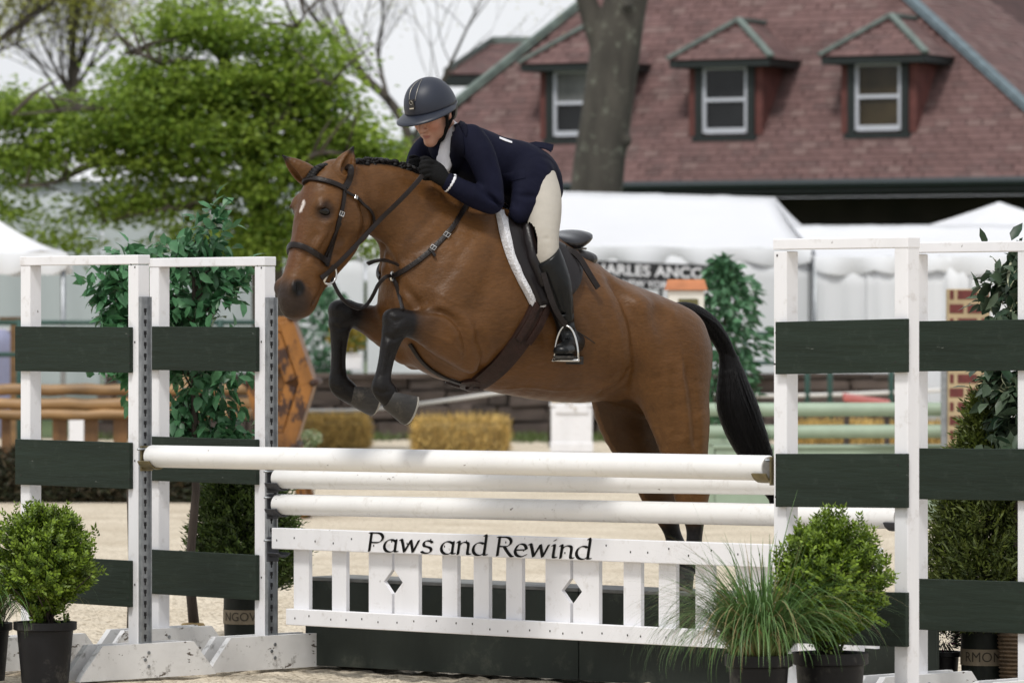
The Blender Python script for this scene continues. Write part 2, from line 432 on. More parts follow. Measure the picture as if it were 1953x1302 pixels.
fld.ball(H(759, 614, .185), (.064, .058, .050), k=0.02); fld.ball(H(656, 597, -.17), (.060, .058, .050), k=0.02); fld.ball(H(745, 606, .185), (.03, .035, .042), k=0.015); fld.ball(H(743, 632, .185), (.026, .03, .04), k=0.015); fld.ball(H(641, 590, -.17), (.03, .035, .042), k=0.015); fld.ball(H(640, 616, -.17), (.026, .03, .04), k=0.015)
fld.ball(H(770, 668, -.10), (.05, .055, .05), k=0.05)
# head
fld.loft(pairs(HEADP, HH), side=HS, k=0.035, sub=3, e=2.2)
for sg in (1, -1):
    s_ = HS * sg
    base = lambda px, py, lat: HH(px, py) + s_ * lat
    fld.ball(base(592, 394, .094), (.034, .007, .012), side=HS, k=0.012, axis=HF)
    fld.ball(base(657, 415, .074), (.085, .110, .036), side=HS, k=0.022, axis=HF)          # jowl
    fld.ball(base(598, 388, .070), (.05, .04, .035), side=HS, k=0.03, axis=HF)            # brow
    fld.loft([[*base(598, 425, .088), .012, .014], [*base(578, 470, .066), .010, .012]], side=HS, k=0.03)   # cheek ridge
    fld.ball(base(592, 402, .108), (.030, .024, .018), side=HS, k=0.016, op='sub', axis=HF)   # eye socket
    fld.loft([[*base(620, 455, .098), .02, .02], [*base(600, 495, .078), .018, .018]], side=HS, k=0.04, op='sub')
    fld.ball(base(549, 548, .046), (.030, .036, .024), side=HS, k=0.02, axis=HF)             # nostril rim
    fld.loft([[*base(549, 541, .070), .012, .016], [*base(552, 556, .066), .012, .016]], side=HS, k=0.010, op='sub')
    fld.loft([[*base(597, 540, .066), .004, .012], [*base(592, 560, .060), .004, .012], [*base(578, 579, .050), .004, .012]], side=HS, k=0.010, op='sub')   # mouth line
V, Q = fld.polygonize(2)
# muscle borders, creases, tendons and veins: press or raise the skin along lines
def vnormals(V, Q):
    n = np.cross(V[Q[:, 2]] - V[Q[:, 0]], V[Q[:, 3]] - V[Q[:, 1]]); N = np.zeros_like(V)
    for c in range(4): np.add.at(N, Q[:, c], n)
    return N / (np.linalg.norm(N, axis=1)[:, None] + 1e-12)
VN = vnormals(V, Q); _t0 = BVHTree.FromPolygons([tuple(v) for v in V], [tuple(q) for q in Q]); _e0 = EYE - H_REF; _eye = Vector((_e0 @ HEAD_DIR, _e0 @ LEFT_DIR, CH)); V0 = V.copy()
def press(rows, amt, w, mirror=True):
    global V
    P_ = catmull(np.array(rows, float), 4) if len(rows) > 2 else np.array(rows, float); pts, nr_ = [], []
    for x, y in P_:
        d = np.array([(x - CX) / F, 1.0, (HY - y) / F]); r_ = _t0.ray_cast(_eye, Vector((d @ HEAD_DIR, d @ LEFT_DIR, d[2])).normalized())
        if r_[0] is not None: pts.append(np.array(r_[0])); nr_.append(np.array(r_[1]))
    if len(pts) == 0: return
    if len(pts) == 1: pts.append(pts[0] + 1e-4)
    nm = np.mean(nr_, 0)
    for sg in ((1, -1) if mirror else (1,)):
        q = np.array(pts) * np.array([1, sg, 1]); lo_, hi_ = q.min(0) - 3 * w, q.max(0) + 3 * w
        ix = np.where(np.all((V0 > lo_) & (V0 < hi_), axis=1) & ((VN @ (nm * np.array([1, sg, 1]))) > .05))[0]
        if not len(ix): continue
        best = np.full(len(ix), 9.0); par = np.zeros(len(ix))
        for i in range(len(q) - 1):
            dd = q[i + 1] - q[i]; t = np.clip(((V0[ix] - q[i]) @ dd) / (dd @ dd + 1e-12), 0, 1); r = np.linalg.norm(V0[ix] - q[i] - t[:, None] * dd, axis=1); m = r < best; best[m] = r[m]; par[m] = (i + t[m]) / (len(q) - 1)
        fade = np.clip(np.minimum(par, 1 - par) * 5 + .25, 0, 1) if len(rows) > 1 else 1.0
        V[ix] += VN[ix] * (amt * np.exp(-(best / w) ** 2) * fade)[:, None]
press([(1158, 528), (1185, 562), (1205, 605), (1214, 655), (1216, 705), (1208, 738)], -.026, .030)
press([(1200, 560), (1232, 610), (1246, 660), (1244, 720)], .012, .045)
press([(1150, 545), (1172, 600), (1184, 660), (1184, 705)], .006, .022)
press([(1142, 752), (1168, 742), (1190, 726), (1204, 700)], -.014, .015)
press([(1140, 742), (1166, 730), (1186, 712)], .008, .016)
press([(1262, 606)], -.012, .055); press([(1225, 575), (1262, 585), (1292, 606)], .006, .03)
press([(1308, 690), (1320, 750), (1326, 810), (1328, 855)], -.012, .018); press([(1284, 700), (1288, 770), (1296, 840)], -.007, .022); press([(1300, 700), (1306, 780), (1312, 850)], .006, .018)
press([(1238, 770), (1252, 810), (1268, 850)], -.006, .015)
press([(798, 594), (826, 593), (852, 600), (872, 616), (886, 642), (890, 678)], -.014, .013); press([(812, 606), (842, 610), (862, 626), (872, 650)], .009, .020)
press([(815, 583), (850, 586), (882, 604), (902, 640)], .008, .020)
press([(912, 432), (872, 500), (828, 556), (790, 590)], -.006, .030); press([(930, 450), (900, 515), (872, 570)], .002, .05); press([(948, 470), (925, 545), (912, 610)], -.006, .034)
press([(880, 560), (895, 610), (905, 650)], .006, .03); press([(908, 630), (926, 676), (912, 712)], -.014, .022)
press([(722, 462), (742, 492), (752, 520), (756, 548)], -.014, .018); press([(700, 470), (728, 505), (738, 540)], .006, .014)
press([(715, 345), (775, 388), (835, 425), (890, 440)], -.009, .035); press([(735, 325), (800, 352), (860, 385)], .006, .035); press([(760, 500), (810, 468), (860, 440)], -.008, .025)
press([(768, 545), (790, 570), (800, 590)], -.010, .018)
for i_ in range(5): press([(1010 + i_ * 34, 560 + 8 * i_), (1034 + i_ * 33, 630 + 4 * i_), (1040 + i_ * 30, 700)], -.0035, .014)
press([(960, 742), (1010, 738), (1060, 744), (1110, 742)], .004, .008); press([(820, 640), (850, 648), (872, 668), (880, 690)], .004, .008); press([(1290, 640), (1300, 690), (1296, 740)], .003, .008)
press([(840, 560), (862, 575), (880, 580)], .0035, .008); press([(1000, 700), (1030, 690), (1075, 700)], .003, .007)
press([(686, 385), (697, 412), (697, 436), (686, 458)], -.016, .013, False); press([(676, 390), (684, 420), (680, 446)], .006, .014, False)
press([(630, 386)], -.010, .018, False); press([(606, 398), (620, 393), (634, 402)], .004, .007, False); press([(608, 422), (622, 428), (634, 422)], .003, .008, False)
press([(608, 440), (594, 466), (582, 500)], -.008, .018, False); press([(625, 440), (606, 470), (594, 500)], .005, .012, False); press([(572, 420), (566, 460), (560, 500)], .004, .014, False)
press([(578, 535), (590, 545), (596, 560)], -.006, .010, False); press([(640, 455), (655, 470), (640, 492)], -.006, .02, False)
press([(750, 652), (743, 685), (738, 718)], -.008, .009, False); press([(740, 650), (732, 685), (727, 715)], .004, .009, False)
press([(656, 640), (654, 675), (655, 716)], -.008, .009, False); press([(642, 640), (640, 680), (641, 715)], .004, .009, False)
press([(733, 640), (750, 647), (768, 640)], -.007, .008, False); press([(634, 620), (650, 627), (664, 622)], -.007, .008, False); press([(742, 604), (756, 612), (772, 606)], -.005, .009, False)
press([(714, 742), (728, 750), (742, 744)], -.006, .008, False); press([(632, 738), (648, 746), (662, 738)], -.006, .008, False)
press([(755, 622), (762, 630)], .006, .014, False)
for _ in range(1):
    S_ = np.zeros_like(V); W_ = np.zeros(len(V))
    for a in range(4):
        b = (a + 1) % 4; np.add.at(S_, Q[:, a], V[Q[:, b]]); np.add.at(W_, Q[:, a], 1); np.add.at(S_, Q[:, b], V[Q[:, a]]); np.add.at(W_, Q[:, b], 1)
    V = V * .7 + .3 * S_ / np.maximum(W_, 1)[:, None]

# ears are finer than the rest and join the same skin
def ear_field(base_px, tip_px, lat0, lat1, face):
    b0, t0 = HH(base_px[0], base_px[1], lat0), HH(tip_px[0], tip_px[1], lat1)
    e = Field(np.minimum(b0, t0) - .07, np.maximum(b0, t0) + .07, 0.004)
    m = lambda t: b0 + (t0 - b0) * t
    fc = np.asarray(face, float); ax = (t0 - b0) / np.linalg.norm(t0 - b0); fc = fc - ax * (fc @ ax); fc /= np.linalg.norm(fc)
    sd = np.cross(ax, fc)
    e.loft([[*m(-.15), .040, .045], [*m(.12), .042, .053], [*m(.35), .036, .049], [*m(.6), .025, .035], [*m(.82), .011, .016], [*m(1.0), .003, .004]], side=sd, k=.004, sub=2)
    o = fc * .026
    e.loft([[*(m(.22) + o), .018, .019], [*(m(.45) + o * .9), .018, .020], [*(m(.7) + o * .62), .012, .012], [*(m(.9) + o * .3), .004, .004]], side=sd, k=.006, sub=2, op='sub')
    return e.polygonize(2)
ear_parts = [ear_field((647, 340), (674, 279), .045, .075, HF * .45 + HS * .9 + np.array([0, 0, -.1])),
             ear_field((590, 338), (538, 296), -.055, -.085, HF * .8 - HS * .1 + np.array([0, 0, .0]))]
allV, allQ, isear = [V], [Q], [np.zeros(len(V))]
off = len(V)
for k_, (ev, eq) in enumerate(ear_parts):
    allV.append(ev); allQ.append(eq + off); off += len(ev); isear.append(np.ones(len(ev)) * (k_ + 1))
V = np.concatenate(allV); Q = np.concatenate(allQ); isear = np.concatenate(isear)

def dist_poly(V, pts):
    """distance to a polyline and parameter along it (0..1)"""
    pts = np.asarray(pts, float); best = np.full(len(V), 9.0); par = np.zeros(len(V)); n = len(pts) - 1
    for i in range(n):
        d = pts[i + 1] - pts[i]; t = np.clip(((V - pts[i]) @ d) / (d @ d), 0, 1)
        r = np.linalg.norm(V - pts[i] - t[:, None] * d, axis=1); m = r < best
        best[m] = r[m]; par[m] = (i + t[m]) / n
    return best, par
def sstep(x, a, b):
    t = np.clip((x - a) / (b - a), 0, 1); return t * t * (3 - 2 * t)
rng = np.random.default_rng(3)
bay = np.array([0.102, 0.0445, 0.0132]); blk = np.array([0.0055, 0.0045, 0.0045])
C = np.tile(bay, (len(V), 1))
def mixc(C, col, f): return C * (1 - f[:, None]) + np.asarray(col)[None, :] * f[:, None]
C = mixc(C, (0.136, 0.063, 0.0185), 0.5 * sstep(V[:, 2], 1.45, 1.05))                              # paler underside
for low, up in ((NEAR_FORE_LOW, NEAR_FORE), (FAR_FORE_LOW, FAR_FORE)):
    d, t = dist_poly(V, [H(*r[:3]) for r in low]); rr_ = np.interp(t, np.linspace(0, 1, len(low)), [r[3] for r in low]); C = mixc(C, blk, sstep(d - rr_, .022, .010))
    d, t = dist_poly(V, [H(*r[:3]) for r in up]); rr_ = np.interp(t, np.linspace(0, 1, len(up)), [r[3] for r in up]); C = mixc(C, blk * 1.4, sstep(d - rr_, .020, .004) * sstep(t, .38, 1.0))
for kc in (H(757, 615, .185), H(652, 597, -.17)):
    C = mixc(C, blk, sstep(np.linalg.norm(V - kc, axis=1), .092, .072))
for ch in (NEAR_HIND[7:], FAR_HIND[6:]):
    d, t = dist_poly(V, [H(*r[:3]) for r in ch]); C = mixc(C, blk, sstep(d, .12, .07) * sstep(t, 0.0, .25))
dm = np.linalg.norm((V - HH(552, 572)) * np.array([1, 1, 1]), axis=1)
C = mixc(C, (0.022, 0.016, 0.014), sstep(dm, .115, .055) * .92)
for sg in (1, -1):
    dn = np.linalg.norm(V - (HH(550, 549) + HS * sg * .062), axis=1); C = mixc(C, blk * .6, sstep(dn, .045, .024))
    de = np.linalg.norm(V - (HH(592, 402) + HS * sg * .092), axis=1); C = mixc(C, (0.03, 0.016, 0.010), sstep(de, .055, .025) * .9)
dface, tface = dist_poly(V, [HH(583, 372), HH(569, 440), HH(556, 505)]); C = mixc(C, (0.085, 0.032, 0.014), .5 * sstep(dface, .06, .015))
_b = BVHTree.FromPolygons([tuple(v) for v in V], [tuple(q) for q in Q]); _e = EYE - H_REF
_ez = Vector((_e @ HEAD_DIR, _e @ LEFT_DIR, CH)); _st = []
for _x, _y in ((579, 384), (578, 391), (573, 402)):
    _d = np.array([(_x - CX) / F, 1.0, (HY - _y) / F]); _st.append(np.array(_b.ray_cast(_ez, Vector((_d @ HEAD_DIR, _d @ LEFT_DIR, _d[2])).normalized())[0]))
star, _ = dist_poly(V, _st); C = mixc(C, (0.62, 0.56, 0.52), sstep(star + 0.0012 * rng.standard_normal(len(V)), .010, .005))
crest, _ = dist_poly(V, [H(*q) for q in ((640, 318), (700, 306), (768, 317), (822, 340), (878, 368), (925, 396))]); C = mixc(C, (0.03, 0.017, 0.011), sstep(crest, .05, .015))
dk, _ = dist_poly(V, [H(1165, 640, .2), H(1200, 745, .2)]); 
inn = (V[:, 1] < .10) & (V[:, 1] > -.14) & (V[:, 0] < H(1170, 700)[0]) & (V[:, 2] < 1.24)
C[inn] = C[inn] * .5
for k_, (tp, l1) in enumerate((((674, 279), .075), ((538, 296), -.085))):
    m = isear == k_ + 1; dt_ = np.linalg.norm(V - HH(tp[0], tp[1], l1), axis=1); C = np.where(m[:, None], mixc(C, blk, sstep(dt_, .05, .015)), C)
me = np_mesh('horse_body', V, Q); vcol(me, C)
m_horse = bpy.data.materials.new('bay_coat'); m_horse.use_nodes = True
nd, lk = m_horse.node_tree.nodes, m_horse.node_tree.links; pb = nd['Principled BSDF']
pb.inputs['Roughness'].default_value = .45; pb.inputs['Specular IOR Level'].default_value = .25
tc = nd.new('ShaderNodeTexCoord'); vc = nd.new('ShaderNodeVertexColor'); vc.layer_name = 'Col'
def _noise(scale, st, detail=5, rough=.6):
    mp = nd.new('ShaderNodeMapping'); mp.inputs['Scale'].default_value = st; mp.inputs['Rotation'].default_value = (0, .45, 0); n_ = nd.new('ShaderNodeTexNoise'); n_.inputs['Scale'].default_value = scale; n_.inputs['Detail'].default_value = detail; n_.inputs['Roughness'].default_value = rough
    lk.new(tc.outputs['Object'], mp.inputs['Vector']); lk.new(mp.outputs['Vector'], n_.inputs['Vector']); return n_.outputs['Fac']
def _ramp(f, a, b, lo_, hi_):
    r_ = nd.new('ShaderNodeMapRange'); r_.inputs['From Min'].default_value = a; r_.inputs['From Max'].default_value = b; r_.inputs['To Min'].default_value = lo_; r_.inputs['To Max'].default_value = hi_; lk.new(f, r_.inputs['Value']); return r_.outputs['Result']
def _mul(a, b):
    m_ = nd.new('ShaderNodeMath'); m_.operation = 'MULTIPLY'; lk.new(a, m_.inputs[0]); lk.new(b, m_.inputs[1]); return m_.outputs[0]
hair = _noise(150, (.22, 1, 1), 4); patch_ = _noise(3.2, (1, 1, 1), 6); mid_ = _noise(11, (.6, 1, 1), 5)
fac = _mul(_mul(_ramp(hair, .3, .7, .84, 1.14), _ramp(patch_, .3, .7, .80, 1.16)), _ramp(mid_, .3, .7, .88, 1.12))
vm = nd.new('ShaderNodeVectorMath'); vm.operation = 'SCALE'; lk.new(vc.outputs['Color'], vm.inputs[0]); lk.new(fac, vm.inputs['Scale']); lk.new(vm.outputs['Vector'], pb.inputs['Base Color'])
b1 = nd.new('ShaderNodeBump'); b1.inputs['Strength'].default_value = .35; b1.inputs['Distance'].default_value = .03; lk.new(mid_, b1.inputs['Height'])
b2 = nd.new('ShaderNodeBump'); b2.inputs['Strength'].default_value = .28; b2.inputs['Distance'].default_value = .004; lk.new(hair, b2.inputs['Height']); lk.new(b1.outputs['Normal'], b2.inputs['Normal']); lk.new(b2.outputs['Normal'], pb.inputs['Normal'])
horse = empty('horse', tuple(H_REF), H_RZ, 'bay horse with braided mane jumping over white poles carrying a rider', 'horse')
body = link('body', me, m_horse, horse, smooth=True)
BVH = BVHTree.FromPolygons([tuple(v) for v in V], [tuple(q) for q in Q])

# hooves
m_hoof = mat('hoof_horn', (0.024, 0.022, 0.020), 0.5, var=0.35, vscale=30, bump=0.25, bscale=90, stretch=(1, 1, 4), dirt=(0.30, 0.26, 0.20), dirt_scale=14, dirt_amt=.3)
m_shoe = mat('shoe_rim', (0.34, 0.32, 0.28), 0.45, var=.3, vscale=30)
def hoof(c0, c1, toe, r0=.043, r1=.062):
    """coronet centre c0, sole centre c1, toe: direction the toe points to"""
    c0, c1 = Vector(c0), Vector(c1); ax = (c1 - c0).normalized(); toe = Vector(toe); toe = (toe - ax * toe.dot(ax)).normalized(); sd = ax.cross(toe)
    mb = MB(); n = 20; rings = []
    for t, r in ((-.12, .8), (0.0, 1.0), (.5, 1.0), (.92, 1.0), (1.0, .985)):
        rr = (r0 + (r1 - r0) * max(t, 0)) * r; ring = []
        for k in range(n):
            a = 2 * math.pi * k / n; x = math.cos(a); y = math.sin(a)
            if x < -.55: x = -.55 - (x + .55) * .1 * (1 if abs(y) < .3 else 0)     # heels cut straight
            slope = .018 * max(t, 0) * max(x, 0)
            ring.append(c0 + ax * ((c1 - c0).length * t) + toe * (rr * x + slope) + sd * (rr * y * .92))
        rings.append(ring)
    vs = [v for r in rings for v in r]; fs = [(i * n + k, i * n + (k + 1) % n, (i + 1) * n + (k + 1) % n, (i + 1) * n + k) for i in range(len(rings) - 1) for k in range(n)]
    vs += [c0, c1 - ax * .008 ]; fs += [((k + 1) % n, k, len(vs) - 2) for k in range(n)]
    inner = [c1 + (v - c1) * .72 - ax * .002 for v in rings[-1]]; b = len(vs); vs += inner; L = (len(rings) - 1) * n
    fs += [(L + k, L + (k + 1) % n, b + (k + 1) % n, b + k) for k in range(n)] + [(b + k, b + (k + 1) % n, len(vs) - n - 1) for k in range(n)]
    o = mb.add(vs, fs).build('hoof', m_hoof, horse); autosmooth(o, 45)
    rim = MB(); pts = [rings[-1][k % n] + (c1 - rings[-1][k % n]) * .10 + ax * .004 for k in list(range(-7, 8))]
    rim.tube(pts, .0075, 6); ro = rim.build('horseshoe', m_shoe, o, smooth=True)
    return o
hoof(H(741, 759, .185), H(780, 772, .185), H(769, 805, .185) - H(780, 772, .185), .048, .068)
hoof(H(668, 749, -.17), H(711, 755, -.17), H(702, 785, -.17) - H(711, 755, -.17), .048, .066)
hoof(H(1308, 1086, .17), H(1297, 1122, .17), H(1270, 1120, .17) - H(1297, 1122, .17))
hoof(H(1297, 1064, -.16), H(1300, 1102, -.16), H(1275, 1100, -.16) - H(1300, 1102, -.16))
# eyes
m_eye = mat('horse_eye', (0.004, 0.003, 0.0025), 0.18, spec=.35)
for sg in (1, -1):
    mb = MB(); c = HH(594, 404) + HS * sg * .076
    mb.lathe([(.026 * math.sin(math.pi * i / 10), .026 * math.cos(math.pi * i / 10)) for i in range(11)], 16, (0, 0, 0)); _ax = np.array(HH(566, 455)) - np.array(HH(590, 360)); _ax /= np.linalg.norm(_ax)
    mb.v = [tuple(np.array(v) * 1.05 + np.array(c) - _ax * (np.array(v) @ _ax) * .35) for v in mb.v]; mb.build('eye', m_eye, horse, smooth=True)
# braids along the crest and the forelock
m_mane = mat('mane_hair', (0.006, 0.005, 0.005), 0.45, var=.3, vscale=60, bump=.5, bscale=160, spec=.25)
crestline = catmull([H(*q) for q in ((668, 313), (712, 308), (768, 318), (822, 341), (878, 369), (918, 392))], 12)
seg = np.concatenate([[0], np.cumsum(np.linalg.norm(np.diff(crestline, axis=0), axis=1))])
mbk = MB()
for j in range(7):
    a0 = .6 * math.sin(j * 2.2)
    mbk.lathe([(0, .021 - j * .006), (.012 - .0006 * j, .017 - j * .006), (.014 - .0006 * j, .011 - j * .006), (.010, .005 - j * .006), (0, .002 - j * .006)], 8, (a0 * .006, .004 * math.cos(j * 3.1), 0))
knob_me = mbk.mesh('braid'); knob_me.materials.append(m_mane); knob_me.polygons.foreach_set('use_smooth', [True] * len(knob_me.polygons))
nb = 30
for i in range(nb):
    s_ = seg[-1] * (i + .4) / nb
    p = np.array([np.interp(s_, seg, crestline[:, a]) for a in range(3)])
    o = bpy.data.objects.new('braid', knob_me); COL.objects.link(o); o.parent = horse
    o.location = tuple(p + np.array([0, .008, .000 + .002 * math.sin(i * 3)])); o.rotation_euler = (R(-28 + 9 * math.sin(i * 1.7)), R(10 * math.sin(i * 2.9)), i)
    o.scale = (1.15, 1.15, .95 + .15 * math.sin(i * 2.3))
mb = MB(); fl = [HH(632, 314), HH(614, 318), HH(603, 327), HH(597, 338), HH(593, 349)]
fl = [Vector(p) + Vector(HF) * .012 for p in fl]
for i in range(14):
    p = fl[0].lerp(fl[1], i / 4) if i < 4 else (fl[1].lerp(fl[2], (i - 4) / 4) if i < 8 else fl[2].lerp(fl[3], (i - 8) / 5))
    mb.lathe([(0, .012), (.015, .006), (.016, -.002), (.010, -.010), (0, -.012)], 8, p + Vector(HS) * (.007 * (-1) ** i))
mb.build('forelock', m_mane, horse, smooth=True)
# tail: dock and hanging hair
tp = [H(1288, 592), H(1318, 596), H(1352, 618), H(1378, 654), H(1392, 690), H(1397, 715)]
tf = Field(np.min(tp, 0) - .22, np.max(tp, 0) + .22, .008); 
tl = [H(1390, 690), H(1397, 730), H(1406, 775), H(1424, 825), H(1444, 870), H(1462, 915), H(1475, 950)]
allp = tp + tl; tf = Field(np.min(allp, 0) - .14, np.max(allp, 0) + .14, .008)
tf.loft([[*p, r, r * .9] for p, r in zip(tp, (.036, .042, .042, .038, .036, .045))], k=.02)
tf.loft([[*p, r, r * .85] for p, r in zip(tl, (.038, .070, .092, .088, .070, .048, .022))], k=.03)
tV, tQ = tf.polygonize(2)
rs = np.random.default_rng(8)
tq = catmull(np.array(allp[:5] + tl[1:]), 4); trr = np.interp(np.linspace(0, 1, len(tq)), np.linspace(0, 1, 11), (.042, .047, .047, .043, .038, .070, .092, .088, .070, .048, .022))
hv, hf = [], []
for i in range(1500):
    up = rs.random() < .25
    a = rs.random() * 6.283; st = rs.integers(0, 14) if up else rs.integers(14, len(tq) - 12); ln = rs.integers(6, 11) if up else rs.integers(10, 22); n0 = len(hv)
    for j in range(ln):
        q = min(st + j, len(tq) - 1); ex = max(0, st + j - q)
        rr_ = trr[q] * (.93 + (.10 * math.sin(i) + (.34 if i % 5 == 0 and not up else 0)) * (j / ln) ** 1.5); d = np.array([math.cos(a) * .9, math.sin(a), 0.0])
        c = tq[q] + d * rr_ * (1 + .0 * j) + np.array([-.02 * ex * .3, 0, -.02 * ex]); w = .0022 * (1 - j / ln) + .0004
        sd = np.array([-math.sin(a), math.cos(a), 0]) * w
        hv += [c - sd, c + sd]
        if j: hf.append((n0 + 2 * j - 2, n0 + 2 * j - 1, n0 + 2 * j + 1, n0 + 2 * j))
tail_me = np_mesh('tail', np.concatenate([tV, np.array(hv)]), np.concatenate([tQ, np.array(hf) + len(tV)]))
link('tail', tail_me, mat('tail_hair', (0.0045, 0.004, 0.0045), 0.55, var=.4, vscale=90, bump=.7, bscale=120, stretch=(1, 1, .12), spec=.16), horse, smooth=True)
mb = MB(); c = H(1402, 686)
mb.lathe([(0, .022), (.016, .015), (.02, 0), (.015, -.014), (0, -.02)], 10, c); mb.build('tail_wrap', m_mane, horse, smooth=True)
# ------------------------------------------------------------------ the rider (same frame as the horse)
rider = empty('person', tuple(H_REF), H_RZ, 'rider in navy jacket, beige breeches, tall black boots and navy helmet on the horse', 'person')
m_skin = mat('skin', (0.50, 0.27, 0.19), 0.48, var=.08, vscale=30, attr=True, bump=.05, bscale=300)
m_navy = mat('navy_wool', (0.0058, 0.0066, 0.0185), 0.8, var=.25, vscale=6, bump=1.0, bscale=13, stretch=(1, 1, .55), spec=.12)
m_navy2 = mat('navy_collar', (0.0045, 0.005, 0.013), 0.8, var=.2, bump=.2, bscale=400, spec=.12)
m_beige = mat('beige_breeches', (0.44, 0.41, 0.36), 0.8, var=.10, vscale=9, bump=.35, bscale=22, spec=.15)
m_boot = mat('boot_leather', (0.004, 0.0045, 0.005), 0.33, var=.3, vscale=20, bump=.3, bscale=22, spec=.28)
m_glove = mat('black_glove', (0.0065, 0.0065, 0.007), 0.75, bump=.3, bscale=160, spec=.15)
m_white_cloth = mat('white_shirt', (0.70, 0.70, 0.74), 0.8, var=.06, vscale=14, bump=.2, bscale=60)
m_hair = mat('brown_hair', (0.022, 0.013, 0.008), 0.5, bump=.6, bscale=120, stretch=(1, 1, .2))
m_steel = mat('polished_steel', (0.62, 0.61, 0.59), 0.22, metal=1.0, var=.1, vscale=30)
m_gold = mat('pale_metal', (0.42, 0.39, 0.34), 0.35, metal=1.0)
def M3(*c): return c
# ---- jacket
def jbox(pts, m): return np.min(pts, 0) - m, np.max(pts, 0) + m
jp = [H(780, 240, 0), H(1075, 430, 0)]
lo, hi = jbox(jp, .1); lo[1] = -.36; hi[1] = .36
jf = Field(lo, hi, .0065)
JT = [(884, 238, 846, 314, .112), (918, 247, 882, 340, .150), (955, 262, 922, 362, .145), (998, 273, 958, 374, .140), (1032, 290, 978, 388, .145), (1046, 318, 985, 398, .135)]
jf.loft(pairs(JT), k=.02, e=2.2)
NARM = [(897, 267, .135, .066), (914, 290, .18, .062), (928, 325, .205, .056), (937, 360, .22, .051), (937, 384, .225, .047)]
NFORE = [(937, 384, .225, .052), (910, 376, .21, .050), (880, 362, .19, .044), (858, 349, .172, .040)]
FARM = [(840, 272, -.13, .064), (815, 286, -.18, .060), (801, 310, -.205, .058), (802, 338, -.205, .052), (806, 360, -.20, .048)]
FFORE = [(806, 360, -.20, .05), (806, 346, -.14, .044), (810, 332, -.09, .038)]
for c in (NARM, FARM): jf.loft(chain(c), k=.035)
for c in (NFORE, FFORE): jf.loft(chain(c), k=.015)
for sg in (1, -1):
    rows = chain([(992, 318, .05, .095, .09), (1014, 332, .11, .098, .085), (1014, 358, .155, .098, .068), (1004, 386, .195, .080, .050), (988, 408, .212, .045, .034)])
    jf.loft([np.array(r) * np.array([1, sg, 1, 1, 1]) for r in rows], k=.03)
# folds in the cloth
for a, b, r_ in (((905, 340, .28), (955, 395, .26), .008), ((900, 320, .28), (948, 345, .295), .007), ((990, 345, .24), (1045, 330, .24), .010), ((985, 372, .25), (1030, 375, .25), .009), ((965, 300, .2), (985, 390, .235), .010), ((925, 395, .27), (890, 375, .26), .006), ((935, 300, .275), (950, 340, .28), .007)):
    jf.loft([[*H(*a), r_, r_ * 2], [*((H(*a) + H(*b)) / 2 + np.array([0, -.006, 0])), r_ * 1.2, r_ * 2], [*H(*b), r_ * .7, r_]], k=.02, op='sub')
# opening of the front, cut free for the shirt
jf.loft([[*H(853, 250, .05), .034, .036], [*H(846, 285, .055), .030, .034], [*H(846, 325, .05), .012, .02]], k=.012, op='sub')
jf.loft([[*H(868, 250, 0), .05, .05], [*H(846, 238, 0), .05, .05]], k=.01, op='sub')
jV, jQ = jf.polygonize(1)
jacket = link('jacket', np_mesh('jacket', jV, jQ), m_navy, rider, smooth=True)
JBVH = BVHTree.FromPolygons([tuple(v) for v in jV], [tuple(q) for q in jQ])
# ---- body under the clothes: one skin from pelvis to head and hands
bl, bh = jbox([H(745, 130, 0), H(1120, 720, 0)], .06); bl[1] = -.36; bh[1] = .40
# ---- head
yaw, pitch, roll = R(34), R(26), R(4)
f_w = np.array([-math.sin(yaw) * math.cos(pitch), -math.cos(yaw) * math.cos(pitch), -math.sin(pitch)])
u_w = np.array([0.0, 0, 1]) + np.array([-.05, 0, 0]); u_w -= f_w * (u_w @ f_w); u_w /= np.linalg.norm(u_w); l_w = np.cross(u_w, f_w)
toL = np.array([HEAD_DIR, LEFT_DIR, [0, 0, 1.0]])
RH = (toL @ np.stack([f_w, l_w, u_w], 1))          # head frame -> horse frame
HC = H(824, 214, 0.0)                              # eye-level centre of the head
def hp(x, y, z): return HC + RH @ np.array([x, y, z])
hf_ = Field((-.14, -.12, -.30), (.15, .12, .17), .0042)
hf_.ball((-.012, 0, .035), (.098, .095, .073), k=.01)
hf_.loft([[.015, 0, -.01, .075, .060], [.036, 0, -.06, .052, .047], [.062, 0, -.098, .026, .026]], k=.03)
hf_.loft([[-.03, 0, -.02, .05, .055], [-.045, 0, -.10, .05, .052], [-.085, 0, -.19, .055, .058], [-.11, 0, -.26, .06, .07]], k=.03)
for sg in (1, -1):
    hf_.ball((.052, sg * .036, -.028), (.027, .026, .022), k=.025)
    hf_.ball((.028, sg * .040, -.075), (.032, .022, .015), k=.025)
    hf_.ball((.088, sg * .030, .004), (.016, .012, .018), k=.012, op='sub')
    hf_.ball((.082, sg * .032, .022), (.015, .007, .024), k=.014)
    hf_.ball((.096, sg * .0125, -.041), (.011, .008, .009), k=.008)
    hf_.ball((-.005, sg * .076, -.015), (.014, .026, .010), k=.01)
hf_.loft([[.084, 0, .012, .010, .009], [.099, 0, -.018, .011, .010], [.110, 0, -.038, .011, .012]], k=.012)
hf_.ball((.083, 0, -.066), (.011, .006, .022), k=.010)
hf_.ball((.081, 0, -.078), (.011, .006, .019), k=.010)
hf_.loft([[.092, -.02, -.0720, .003, .003], [.096, 0, -.0720, .0034, .003], [.092, .02, -.0720, .003, .003]], side=(0, 0, 1), k=.005, op='sub')
hf_.ball((.074, 0, -.102), (.020, .018, .022), k=.02)
hV, hQ = hf_.polygonize(2)
